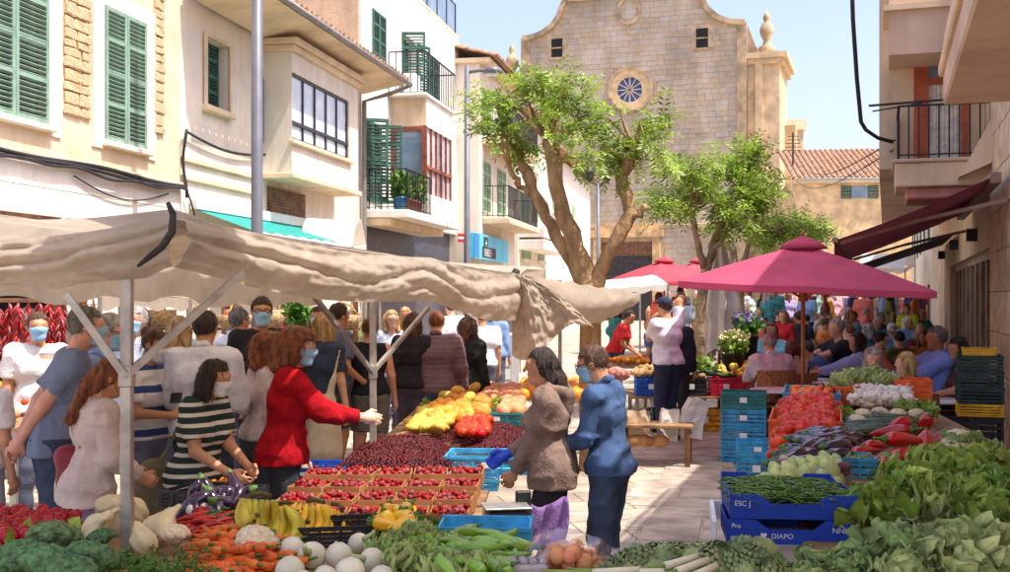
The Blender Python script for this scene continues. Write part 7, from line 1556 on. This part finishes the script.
for dz, c in ((.04, [(845, 440), (912, 436), (905, 418), (852, 420)]), (.08, [(850, 434), (908, 430), (902, 416), (856, 418)])):
    for p, u, v in scatter(c, plane_r, .085, .3, dz): inst('courgette', T_COU, p, (R(90), R(random.uniform(-8, 8)), R(-74 + random.uniform(-12, 12))), 1.1, 'dark green courgette below the cauliflowers', 'courgette', 'courgettes')
for i, (px, py) in enumerate(((862, 418), (880, 416), (898, 418), (915, 418), (870, 406), (888, 404), (904, 406), (858, 424))):
    T = thing('cauliflower', ['%s creamy cauliflower above the courgettes' % w_ for w_ in ('leftmost front', 'second front', 'third front', 'rightmost front', 'left rear', 'middle rear', 'right rear', 'lowest left')][i], 'cauliflower', plane_r(px, py, .07), random.uniform(0, 6), 'creamy cauliflowers', .72); inst('curd', CAU, (0, 0, .02), (R(20), 0, 0), parent=T)
for dz, c in ((.1, [(846, 402), (916, 404), (912, 390), (850, 388)]), (.14, [(850, 398), (912, 400), (908, 388), (854, 386)])):
    for p, u, v in scatter(c, plane_r, .075, .35, dz): inst('garlic_bulb', T_GAR, p, rr3(), 1.1, 'white garlic bulb in the orange edged tray', 'garlic', 'garlic bulbs')
crate('orange', plane_r(912, 402, 0), R(-16), 'orange crate beside the garlic', (.3, .4, .2), tagcol=False); crate('orange', plane_r(848, 404, 0), R(-16), 'small orange crate left of the garlic', (.2, .35, .16), tagcol=False)
b = MB(); leaf_cloud(b, plane_r(842, 416, .06), (.06, .2, .05), 150, .07, .5, .2); leaf_cloud(b, plane_r(918, 408, .1), (.1, .2, .04), 130, .08, .5, .1); tag(b.build('garlic_greens', m_let), 'green stalks around the garlic and cauliflowers', 'leaves', kind='stuff')
for i, (px, py, s) in enumerate(((853, 384, .95), (872, 382, .95), (886, 387, .8), (840, 390, .8))): rosette('savoy_cabbage', ['pale savoy cabbage topmost at the back of the right stall', 'savoy cabbage right of the topmost one', 'small savoy cabbage above the garlic', 'small savoy cabbage beside the orange tomatoes'][i], 'cabbage', 'cab', plane_r(px, py, .12), s, 12, rr3(.3), 'savoy cabbages', HEART)
for i, (px, py, dz, rx, rz, s, me) in enumerate(((890, 432, .12, 80, 60, 1.25, T_RPL), (905, 440, .16, 85, -70, 1.4, T_RPL), (878, 446, .1, 90, -60, 1.2, T_RPL), (925, 424, .16, 40, 20, 1.2, T_RP), (926, 442, .14, 60, 160, 1.2, T_RP), (898, 456, .08, 85, 100, 1.2, T_RP), (912, 456, .1, 70, 30, 1.15, T_RP), (866, 452, .08, 92, -64, 1.2, T_RPL), (880, 462, .08, 90, 10, 1.0, T_RP), (938, 440, .1, 60, 90, 1.1, T_RP), (900, 424, .14, 80, 110, 1.15, T_RP), (945, 452, .07, 80, 40, 1.0, T_RP))):
    inst('red_pepper', me, plane_r(px, py, dz), (R(rx), 0, R(rz)), s, 'big glossy red pepper on the right stall', 'pepper', 'big red peppers')
for i, (px, py) in enumerate(((836, 470), (842, 474), (832, 476))): inst('small_red_pepper', T_RP, plane_r(px, py, .06), rr3(), .6, 'small red pepper tucked by the pale squash', 'pepper', 'small red peppers')
for dz, c in ((.04, [(752, 500), (842, 490), (836, 466), (776, 470)]), (.09, [(762, 490), (832, 482), (828, 466), (782, 470)])):
    for p, u, v in scatter(c, plane_r, .1, .3, dz): inst('pale_squash', T_PSQ, p, (R(150 + random.uniform(-30, 30)), R(random.uniform(-20, 20)), random.uniform(-.6, .6)), random.uniform(.9, 1.1), 'pale green squash above the bean trays', 'squash', 'pale green squashes')
# blue printed trays with beans
tray_b = pm('blue_print_card', C(30, 66, 172), .5, .08, 4); tray_i = pm('tray_inside', C(206, 196, 186), .8, .08); print_w = pm('white_print', C(226, 230, 238), .5, .04)
def tray(label, loc, rz, L, Wd, Hh, texts=()):
    T = thing('produce_tray', label, 'tray', loc, rz, 'blue printed trays')
    prof = [(-L / 2, 0), (L / 2, 0), (L / 2, Hh), (L * .27, Hh), (L * .17, Hh * .62), (-L * .17, Hh * .62), (-L * .27, Hh), (-L / 2, Hh)]
    for sy, nm in ((-1, 'front_panel'), (1, 'rear_panel')):
        b = MB(); y0, y1 = sy * Wd / 2, sy * (Wd / 2 - .006); n = len(prof); b.add([(x, y0, z) for x, z in prof] + [(x, y1, z) for x, z in prof], [tuple(range(n)), tuple(range(2 * n - 1, n - 1, -1))] + [(i, (i + 1) % n, n + (i + 1) % n, n + i) for i in range(n)]); b.build(nm, tray_b, T)
    for sx in (-1, 1): b = MB(); b.box(sx * L / 2 - (.005 if sx > 0 else 0), sx * L / 2 + (.005 if sx < 0 else 0), -Wd / 2 + .007, Wd / 2 - .007, 0.007, Hh); b.build('end_panel', tray_b, T)
    b = MB(); b.box(-L / 2 + .006, L / 2 - .006, -Wd / 2 + .008, Wd / 2 - .008, 0, .006); b.build('base', tray_i, T)
    for (s_, x, z, sz) in texts: text_part('lettering', s_, sz, print_w, T, (x, -Wd / 2 - .002, z), (R(90), 0, 0), .0006)
    return T
tc_ = plane_r(796, 545, -.02); rt = R(-7)
t1 = tray('lower blue tray lettered DIAPO under the bean tray', tc_ + Vector((-.0, .2, 0)), rt, .6, .4, .115, (('PRATINAT', -.28, .015, .03), ('DIAPO', -.09, .028, .034), ('Pro', -.275, .075, .03), ('NNNN', .19, .06, .036)))
b = MB(); b.add([(-.125 + x * .024, -.203, .04 + z * .024) for x, z in ((0, -.6), (.6, .1), (.55, .5), (.25, .6), (0, .35), (-.25, .6), (-.55, .5), (-.6, .1))], [tuple(range(8))]); b.build('heart_mark', print_w, t1)
t2 = tray('upper blue tray full of green beans', tc_ + Vector((.012, .21, .118)), rt + R(1), .59, .4, .115, (('ESC J', -.275, .06, .035),))
tray('rear blue tray edge behind the green beans', tc_ + Vector((.06, .62, .1)), rt - R(2), .58, .36, .12)
m_bean = island_var(pm('bean_green', C(96, 134, 52), .45, .2, 20, spec=.4), .3); b = MB()
for i in range(1500):
    x, y = random.uniform(-.275, .275), random.uniform(-.18, .36); z = .118 + .075 + .05 * math.cos(x * 4.5) * math.cos((y - .08) * 4) + random.uniform(-.035, .02); a = random.uniform(0, math.pi); l_b = random.uniform(.03, .05); d = Vector((math.cos(a), math.sin(a), random.uniform(-.25, .25))) * l_b; q = Vector((x, y, z)); b.tube([q - d, q + Vector((0, 0, .006)), q + d], [.002, .0042, .002], 4, False)
o = b.build('green_beans', m_bean, None, True); o.location = t1.location; o.rotation_euler = (0, 0, rt); tag(o, 'green beans heaped in the upper blue tray', 'beans', kind='stuff')
T = thing('side_crate', 'white foam box edge left of the blue trays', 'box', tc_ + Vector((-.325, .36, 0)), R(-9)); b = MB(); b.bbox(-.012, .012, -.3, .3, 0, .1, .004); b.build('panel', pm('white_foam', C(226, 228, 236), .7, .05), T); b = MB(); b.bbox(.013, .2, .28, .3, 0, .1, .004); b.build('end_panel', MATS['white_foam'], T)
crate('sky', plane_r(848, 488, -.1), R(-10), 'blue crate corner between beans and lettuce', (.3, .3, .2), tagcol=False)
crate('navy', plane_r(905, 545, -.06), R(-8), 'blue crate under the dark lettuce', (.6, .4, .12), bars=3, tagcol=False)
# lettuces and cabbages
LT = [(880, 522, .09, 1.25, 'letd', 'big dark open lettuce spilling over the bean tray'), (912, 500, .14, 1.2, 'let', 'bright lettuce behind the big dark one'), (940, 482, .16, 1.25, 'let', 'broad pale lettuce with upright leaf in the middle'), (980, 478, .16, 1.15, 'let', 'bright lettuce at the right edge'), (1005, 500, .14, 1.15, 'letd', 'dark lettuce cut by the right edge'), (962, 510, .12, 1.15, 'let', 'yellow green lettuce above the cabbages'), (1000, 525, .1, 1.1, 'let', 'yellow green lettuce in the right corner'), (935, 520, .1, 1.0, 'fri', 'pale curly lettuce in front of the others'), (1014, 474, .14, 1.0, 'let', 'lettuce cut off at the far right')]
for i, (px, py, dz, s, kd, lab) in enumerate(LT): rosette('lettuce', lab, 'lettuce', kd, plane_r(px, py + 6, dz - .05), s * 1.12, 15, (R(random.uniform(5, 35)), R(random.uniform(-25, 25)), random.uniform(0, 6)), 'lettuces')
CB = [(900, 566, .1, 1.1, 'col', 'collard cabbage at the bottom edge under the tray'), (858, 580, .05, .9, 'col', 'dark collard at the bottom edge beside the artichokes'), (945, 560, .12, 1.15, 'cab', 'pale ribbed cabbage in the lower right'), (990, 556, .12, 1.2, 'cab', 'pale cabbage cut by the right bottom corner'), (960, 582, .1, 1.2, 'cab', 'pale cabbage lowest in the right corner'), (862, 466, .06, .62, 'col', 'blue green collard leaning on the red peppers'), (884, 470, .06, .6, 'col', 'blue green collard beside the leaning one'), (980, 460, .1, .8, 'col', 'cauliflower leaves behind the lettuces'), (800, 590, .03, .8, 'col', 'dark collard leaves below the tray lettering'), (1004, 584, .1, 1.1, 'cab', 'cabbage at the extreme bottom right'), (915, 585, .08, 1.1, 'cab', 'cabbage half out of the bottom edge'), (822, 578, .03, .75, 'col', 'small collard leaves between artichokes and lower tray')]
for i, (px, py, dz, s, kd, lab) in enumerate(CB): rosette('cabbage', lab, 'cabbage', kd, plane_r(px, py + 6, dz - .06), s * 1.0, 13, (R(random.uniform(10, 40)), R(random.uniform(-25, 25)), random.uniform(0, 6)), 'cabbages', HEART if kd == 'cab' else None)
T = thing('cauliflower', 'large cream cauliflower among leaves behind the lettuces', 'cauliflower', plane_r(962, 452, .14), .4, None, 1.3); inst('curd', CAU, (0, 0, .02), (R(35), 0, 0), parent=T)
for i in range(7): o = inst('leaf', LEAFS['col'][i % 3], (0, 0, -.04), (0, 0, 0), .7, parent=T); o.rotation_euler = (Matrix.Rotation(i * .9, 3, 'Z') @ Matrix.Rotation(R(38), 3, 'X')).to_euler()
for i in range(6): inst('leek', T_LEEK, plane_r(985 + i * 7, 545 - i * 3, .1), (R(94), 0, R(-60 + random.uniform(-8, 8))), 1.1, 'leek lying on the cabbages in the right corner', 'leek', 'leeks in the right corner')
# ============================ crate stacks ===================================
sx_, Yk = at(979, 298, 11.0).x, 11.0; g0 = gz(Yk); z = g0
stack = [('black', .29, 'black crate at the bottom of the tall stack by the cafe wall'), ('black', .29, 'second black crate from the ground in the tall stack'), ('black', .26, 'third black crate, right below the yellow one'), ('yellow', .12, 'yellow crate in the middle of the tall stack'), ('green', .15, 'lowest dark green crate of the tall stack'), ('green', .15, 'middle dark green crate of the tall stack'), ('green', .15, 'top dark green crate of the tall stack'), ('yellow', .06, 'shallow yellow tray nested on top of the tall stack')]
ztop = 1.47; tot = sum(s[1] for s in stack); z = ztop - tot + .05
for col, h_, lab in stack:
    crate(col, (sx_, Yk, max(z, g0)), R(70 + random.uniform(-2, 2)), lab, (.56, .4, h_ - .004) if col != 'yellow' or h_ > .1 else (.46, .3, h_), bars=4); z += h_
crate('black', (at(952, 298, 10.6).x, 10.6, .62), R(75), 'black crate left of the tall stack', (.5, .36, .26)); crate('black', (at(952, 298, 10.6).x, 10.6, .35), R(73), 'black crate beneath the left one', (.5, .36, .26)); crate('black', (at(952, 298, 10.6).x, 10.6, .08), R(75), 'lowest black crate left of the tall stack', (.5, .36, .26))
Yb = 13.2; xb = at(744, 298, Yb).x; gb2 = gz(Yb)
for i in range(4): crate('teal' if i == 3 else 'cyan', (xb, Yb, gb2 + i * .2), R(-14), ['lowest blue crate of the aisle stack', 'second blue crate of the aisle stack', 'third blue crate of the aisle stack', 'teal crate topping the aisle stack'][i], (.5, .4, .196), bars=4)
crate('cyan', (at(757, 298, 12.0).x, 12.0, gz(12) + .0), R(-14), 'blue basket crate beside the aisle stack', (.42, .34, .24)); crate('cyan', (at(757, 298, 12.0).x, 12.0, gz(12) + .245), R(-10), 'upper blue basket crate with dark contents', (.42, .34, .16))
# ---- the crate row beyond the aisle (table with crates and produce on top) ----
Yr = 15.6; gr_ = gz(Yr)
def xr(px): return at(px, 298, Yr).x
stall_table('market table carrying the coloured crate row', [(xr(630), Yr - .05, .66), (xr(862), Yr - .05, .66), (xr(862), Yr + .9, .7), (xr(630), Yr + .9, .7)], .66)
cr_row = [('blue', 'blue crate at the left end of the crate row'), ('black', 'black crate second in the crate row'), ('red', 'left red crate in the crate row'), ('red', 'right red crate in the crate row'), ('lime', 'lime green crate in the crate row'), ('blue', 'blue crate at the right end of the crate row')]
cxs = [652, 692, 727, 758, 788, 820]
for (col, lab), px in zip(cr_row, cxs): crate(col, (xr(px), Yr + .18, .665), R(-2), lab, (.42, .34, .24), bars=4)
lowr = [('yellow', 'yellow crate under the crate row', 705), ('orange', 'orange crate under the crate row', 735), ('green', 'dark green crate under the crate row', 668), ('orange', 'orange crate under the right red crate', 772)]
for col, lab, px in lowr: crate(col, (xr(px), Yr + .1, gr_), R(-2), lab, (.42, .34, .3), bars=4)
pr_ = lambda px, py, dz=0.: Vector((xr(px), Yr + random.uniform(.05, .85), .92 + dz))
for me, nm, lab, cat, p0, p1, n, s in ((T_POT, 'potato', 'potato piled on the blue and black crates', 'potato', 638, 704, 110, 1.0), (T_OR, 'orange', 'yellow orange in the crate row', 'orange', 742, 775, 40, .9), (T_YSQ, 'lemon', 'yellow squash over the red crates', 'squash', 718, 760, 30, .8), (T_COU, 'cucumber', 'cucumber on the crate row behind the red crates', 'cucumber', 690, 728, 26, 1.0), (T_TOM, 'tomato', 'tomato over the right end of the crate row', 'tomato', 800, 845, 20, 1.)):
    for i in range(n):
        px = random.uniform(p0, p1); q = pr_(px, 0, .02 + .14 * (1 - abs((px - (p0 + p1) / 2) / (p1 - p0) * 2) ** 2) * random.random()); inst(nm, me, q, (R(90), 0, random.uniform(0, 3)) if nm == 'cucumber' else rr3(), s, lab, cat, lab[:30])
b = MB(); leaf_cloud(b, (xr(698), Yr + .5, 1.05), (.35, .3, .1), 400, .1, .6, .2); tag(b.build('leafy_greens', m_letd), 'leafy greens heaped behind the black crate', 'leaves', kind='stuff')
# fruit table further left behind
Yf = 17.5; stall_table('fruit table by the man in red', [(at(596, 298, Yf).x, Yf, .95), (at(655, 298, Yf).x, Yf, .95), (at(655, 298, Yf).x, Yf + 1, 1.02), (at(596, 298, Yf).x, Yf + 1, 1.02)], .95)
for i in range(70): px = random.uniform(598, 654); inst('orange', T_OR, (at(px, 298, Yf).x, Yf + random.uniform(.02, .9), 1.0 + random.uniform(0, .08)), rr3(), 1., 'orange on the fruit table by the man in red', 'orange', 'oranges by the man in red')
me = sdf_mesh('fruit_bag', [el((0, 0, .12), (.2, .14, .13)), el((.1, .05, .1), (.16, .13, .12))], .02, lambda Q: vnoise(Q, 14.) * .015); me.materials.append(pm('pink_net', C(196, 130, 122), .6, .3, 14)); inst('fruit_bag', me, at(617, 380, 13.6), sc_=.62, label='pink net bag of fruit left of the denim man shoulder', cat='bag')
# bench with paper bags and loaves
Yn = 13.0; gb3 = gz(Yn); T = thing('bench', 'low wooden bench with paper bags and loaves', 'bench', (at(656, 298, Yn).x, Yn, gb3), R(-12))
for i in range(4): b = MB(); b.bbox(-.42, .42, -.25 + i * .125, -.25 + i * .125 + .115, .42, .455, .006); b.build('plank', wood_t, T)
for sx in (-1, 1):
    for sy in (-1, 1): b = MB(); b.box(sx * .36 - .03, sx * .36 + .03, sy * .18 - .03, sy * .18 + .03, 0, .42); b.build('leg', brownwood, T)
pb = pm('paper_bag', C(206, 180, 146), .9, .1, 7, .2, 30); wb_ = pm('white_bag', C(222, 218, 210), .85, .06, 7, .2, 30)
for i, (px, py, m_, s, lab) in enumerate(((640, 434, pb, 1.1, 'brown paper bag on the bench beside the denim man'), (668, 430, wb_, 1.0, 'white bag standing on the bench'), (690, 424, wb_, 1.25, 'long white bag hanging by the crate row'))):
    q = at(px, py, Yn - .05 + .1 * i); b = MB(); vs = []; nr = 7
    for k in range(nr):
        t = k / (nr - 1); hw, hd = .11 - .012 * t, .06 - .025 * t
        for j in range(16):
            a = j / 16 * 4; sd = int(a); f_ = a - sd; cx4 = [(-1, -1), (1, -1), (1, 1), (-1, 1)]; x_ = cx4[sd][0] * (1 - f_) + cx4[(sd + 1) % 4][0] * f_; y_ = cx4[sd][1] * (1 - f_) + cx4[(sd + 1) % 4][1] * f_
            vs.append((x_ * hw + random.uniform(-.009, .009) + .05 * t * t * (i - 1), y_ * hd + random.uniform(-.01, .01), -.12 + .36 * t + (random.uniform(-.015, .015) if k == nr - 1 else 0)))
    b.add(vs, [(k * 16 + j, k * 16 + (j + 1) % 16, (k + 1) * 16 + (j + 1) % 16, (k + 1) * 16 + j) for k in range(nr - 1) for j in range(16)] + [tuple(range(15, -1, -1))]); me = b.mesh('shopping_bag'); me.materials.append(m_); inst('shopping_bag', me, q, (0, R(6 * i), R(10 * i)), s, lab, 'bag')
m_lo = pm('loaf_crust', C(176, 128, 84), .8, .2, 8, .3, 40); me = sdf_mesh('loaf', [el((0, 0, 0), (.11, .09, .075))], .015, lambda Q: vnoise(Q, 18.) * .006); me.materials.append(m_lo)
for i, px in enumerate((634, 646, 660)): inst('loaf', me, at(px, 441, Yn - .1), rr3(.2), 1., ['round loaf at the left end of the bench', 'round loaf in the middle of the bench', 'round loaf right on the bench'][i], 'bread')
# flower pots: lavender bucket
for px, Y, lab, fl, hh in ((747, 16.8, 'dark bucket of purple lavender behind the crate row', (150, 120, 190), .55), (733, 16.4, 'small dark pot of pale flowers by the closed parasol', (226, 210, 160), .35)):
    T = thing('flower_pot', lab, 'flower pot', (at(px, 298, Y).x, Y, .9 if hh > .4 else .85)); b = MB(); b.lathe([(.11, 0), (.17, hh), (.18, hh), (.15, hh - .02)], 14); b.build('pot', steel_d, T, True)
    b = MB(); leaf_cloud(b, (0, 0, hh + .12), (.2, .2, .14), 200, .12, 1, .8); b.build('foliage', leafm, T); b = MB(); leaf_cloud(b, (0, 0, hh + .24), (.24, .24, .1), 160, .06, 1, .4); tag(b.build('blossoms', pm('blossom_%d' % px, C(*fl), .7, .1), T), kind='stuff')
# ============================ cafe furniture =================================
wick = pm('wicker', C(166, 122, 78), .7, .25, 30, .4, 90)
def chair_proto():
    T = thing('cafe_chair', 'wicker cafe chair', 'chair')
    b = MB(); b.bbox(-.22, .22, -.23, .22, .42, .46, .015); b.build('seat', wick, T)
    b = MB()
    b.grid(lambda u, v: (.24 * math.sin((u - .5) * 2.6) / math.sin(1.3), -.24 + .1 * (abs(u - .5) * 2) ** 2, .5 + .38 * v), 14, 4); b.grid(lambda u, v: (.25 * math.sin((u - .5) * 2.6) / math.sin(1.3), -.262 + .1 * (abs(u - .5) * 2) ** 2, .5 + .38 * v), 14, 4); b.build('backrest', wick, T, True)
    for sx in (-1, 1):
        for sy in (-1, 1): b = MB(); b.tube([(sx * .2, sy * .2, .43), (sx * .22, sy * .23, 0)], .016, 7); b.build('leg', brownwood, T, True)
        b = MB(); b.tube([(sx * .235, -.16, .84), (sx * .25, .0, .68), (sx * .24, .18, .64), (sx * .22, .2, .44)], .016, 7); b.build('armrest', brownwood, T, True)
    return T
cp = chair_proto(); adj = ['closest to the crates', 'beside it', 'behind the wooden parasol pole', 'turned to the pole', 'of the pale blue shirt woman', 'of the long grey haired woman', 'of the short blond woman', 'of the man in blue shirt', 'by the tall crate stack', 'of the aqua top woman']
for i, (x, y, z, rz, s) in enumerate(SEATED):
    o = cp if i == 0 else copy_tree(cp); o.location = (x - math.sin(rz) * -.12 * 1.0, y + math.cos(rz) * -.12, z); o.rotation_euler = (0, 0, rz); o.scale = (min(1.1, s),) * 3; o['group'] = 'wicker cafe chairs'
    o['label'] = 'wicker cafe chair under a seated customer ' + (adj[i] if i < len(adj) else 'further back')
def cafe_table(label, px, Y, r=.36, m=wt):
    T = thing('cafe_table', label, 'table', (at(px, 298, Y).x, Y, gz(Y)), 0, 'cafe tables'); b = MB(); b.lathe([(r, .71), (r, .735), (r - .01, .74)], 24); b.build('table_top', m, T); b = MB(); b.lathe([(.2, 0), (.2, .02), (.03, .05), (.03, .71)], 14); b.build('pedestal', steel_d, T, True); return T
for px, Y, lab in ((886, 12.0, 'round white table between the two grey haired women'), (818, 15.2, 'white table before the man in black T-shirt'), (780, 14.0, 'white table before the white shirt man'), (938, 12.9, 'small white table by the man in blue shirt'), (880, 18.0, 'white table behind the pale blue shirt woman'), (850, 20.5, 'white table in the second cafe row'), (905, 20.0, 'white table near the yellow vest waiter'), (790, 22.5, 'white table past the red parasol'), (870, 24.0, 'white table far back on the terrace')): cafe_table(lab, px, Y)
# ============================ backdrop stall on the left =====================
Yc = 10.4
m_ch = island_var(pm('dried_chilli', C(196, 28, 30), .35, .2, 8, spec=.5), .35)
T = thing('hanging_rail', 'wooden rail of the chilli stall at the left edge', 'rail', at(0, 298, Yc)); b = MB(); b.bar((-1.2, 0, -.02), (.75, 0, -.02), .04); b.build('bar', brownwood, T)
for sx in (-1.1, .7): b = MB(); b.box(sx - .025, sx + .025, -.025, .025, -2, -.04); b.build('post', brownwood, T)
for i, px in enumerate((-2, 9, 19, 29, 39, 50, 61)):
    top_ = at(px, 300, Yc); T = thing('chilli_string', ['string of red chillies at the very left edge', 'second string of red chillies from the left edge', 'third string of red chillies', 'middle string of red chillies', 'fifth string of red chillies', 'sixth string of red chillies', 'string of chillies nearest the stooping man'][i], 'chillies', top_, 0, 'hanging chilli strings')
    Ln = random.uniform(.5, .68) if i < 5 else .42; b = MB(); b.tube([(0, 0, 0), (0, 0, -Ln)], .006, 5); b.build('cord', wood_t, T)
    b = MB()
    for k in range(46): a = random.uniform(0, 6.28); z = -Ln * (k / 46) - .02; d = Vector((math.cos(a), math.sin(a), -1.1)).normalized(); q = Vector((0, 0, z)); b.tube([q, q + d * .05, q + d * .1 + Vector((0, 0, -.02))], [.009, .013, .003], 5)
    tag(b.build('chillies', m_ch, T, True), kind='stuff')
stall_table('fruit table below the chilli strings', [(-5.2, 9.3, .95), (-3.95, 9.3, .95), (-3.8, 10.6, 1.15), (-5.4, 10.6, 1.15)], .95)
for i in range(90):
    x, y = random.uniform(-5.1, -3.95), random.uniform(9.35, 10.5); me = random.choice([T_OR, T_TOR, T_OR, T_PEA]); inst('orange' if me is not T_PEA else 'peach', me, (x, y, 1.0 + .15 * (y - 9.3) + random.uniform(0, .07)), rr3(), 1.1, 'orange or peach on the fruit table under the chillies', 'fruit', 'fruit under the chillies')
b = MB(); leaf_cloud(b, at(40, 385, 10.2), (.3, .2, .18), 500, .08, .7, .2); tag(b.build('herb_bunches', m_letd), 'green herb bunches below the chilli strings', 'herbs', kind='stuff')
# wicker baskets and straw goods behind the shoppers
m_wk = island_var(pm('straw', C(206, 164, 104), .8, .25, 30, .4, 80), .2)
def basket_me(r, h_):
    b = MB(); b.lathe([(r * .7, 0), (r * .95, h_ * .5), (r, h_), (r * .96, h_), (r * .9, h_ * .5), (r * .66, .02)], 18); b.tube([(-r * .97, 0, h_), (-r * .5, 0, h_ * 1.7), (0, 0, h_ * 1.9), (r * .5, 0, h_ * 1.7), (r * .97, 0, h_)], .014, 7); me = b.mesh('basket', True); me.materials.append(m_wk); return me
BK = [basket_me(.2, .25), basket_me(.16, .3), basket_me(.24, .18)]
T = thing('goods_rack', 'wooden rack of straw baskets behind the white shirt man', 'rack', at(225, 298, 13.6)); T.location.z = 0
for z in (1.2, 1.62, 2.0): b = MB(); b.bbox(-1.7, 1.6, -.02, .02, z, z + .03, .004); b.build('rail', brownwood, T)
for x in (-1.65, 0, 1.55): b = MB(); b.box(x - .03, x + .03, -.06, -.021, 0, 2.1); b.build('post', brownwood, T)
rows_ = ['lower', 'upper']
for j, z in enumerate((1.22, 1.65)):
    for i in range(8): inst('straw_basket', BK[(i + j) % 3], at(225, 298, 13.6) * 1.0 + Vector((-1.5 + i * .42, -.3, z - 2.0)), (0, 0, random.uniform(0, 3)), .85, 'straw basket number %d from the photo left on the %s rail of the goods rack' % (i + 1, rows_[j]), 'basket', 'straw baskets')
b = MB(); leaf_cloud(b, at(297, 308, 12.8), (.13, .13, .16), 160, .12, 1, -.2); T = thing('hanging_plant', 'pale green plant hanging under the canopy behind the red jacket', 'plant', (0, 0, 0)); b.build('foliage', leafm, T); b = MB(); b.tube([at(297, 285, 12.8), at(297, 310, 12.8)], .01, 5); b.build('hanger', strap, T)
# racks of clothes/white van-like stall behind: pale boxes near the sunlit street
for px, Y, lab, col, sz in ((500, 20, 'grey white display cabinet beyond the black jacket person', (176, 174, 176), (.28, .4, 1.1)), (492, 24, 'blue cool box in the sunlit street', (64, 120, 190), (.4, .4, .5))):
    T = thing('market_box', lab, 'cabinet', (at(px, 298, Y).x, Y, gz(Y)), R(-8)); b = MB(); b.bbox(-sz[0], sz[0], -sz[1], sz[1], 0, sz[2], .02); b.build('body', pm('box_%d' % px, C(*col), .6, .08), T)
    for i in range(4): b = MB(); b.box(-sz[0] + .04, sz[0] - .04, -sz[1] - .02, -sz[1] - .001, sz[2] * (.1 + .2 * i), sz[2] * (.26 + .2 * i)); b.build('shelf_front', MATS['white_plastic'] if px == 500 else wt, T)
# tools on the stall: scales before the hoodie woman
T = thing('weighing_scale', 'dark weighing scale with tray before the brown hoodie woman', 'scales', onz(506, 520, TZ), R(10), None, .7); b = MB(); b.bbox(-.15, .15, -.12, .12, 0, .09, .015); b.build('body', steel_d, T); b = MB(); b.bbox(-.18, .18, -.14, .14, .1, .115, .004); b.build('pan', galv, T); b = MB(); b.bbox(.1, .22, .1, .16, .0, .2, .01); b.build('display', iron, T)
T = thing('apron_cloth', 'lavender cloth hanging below the brown hoodie', 'cloth', at(548, 534, 6.98), 0); b = MB(); b.grid(lambda u, v: (-.12 + .24 * u - .05 * v + .03 * math.sin(v * 3), -.05 * abs(math.sin(u * 7 + v * 2)), .2 - .22 * v - .1 * u * v - .03 * math.sin(u * 5)), 16, 8); o = b.build('fabric', cloth((138, 106, 160)), T, True)
m5 = o.modifiers.new('thick', 'SOLIDIFY'); m5.thickness = .006

# ---- small groups: tell the members apart by their order across the view ----
ORD = ['leftmost'] + [w_ + ' from the left' for w_ in 'second third fourth fifth sixth seventh eighth ninth tenth eleventh twelfth thirteenth fourteenth fifteenth sixteenth seventeenth eighteenth nineteenth twentieth'.split()]
bylab = {}
for o in COL.objects:
    if o.parent is None and 'label' in o and 'category' in o: bylab.setdefault(o['label'], []).append(o)
for lab, os_ in bylab.items():
    if 1 < len(os_) <= 20:
        os_.sort(key=lambda o: o.location.x / max(.1, o.location.y))
        for i, o in enumerate(os_): o['label'] = (ORD[i] + ' ' + lab) if i == 0 else (lab + ', ' + ORD[i])
        if len(os_) > 2: os_[-1]['label'] = 'rightmost ' + lab
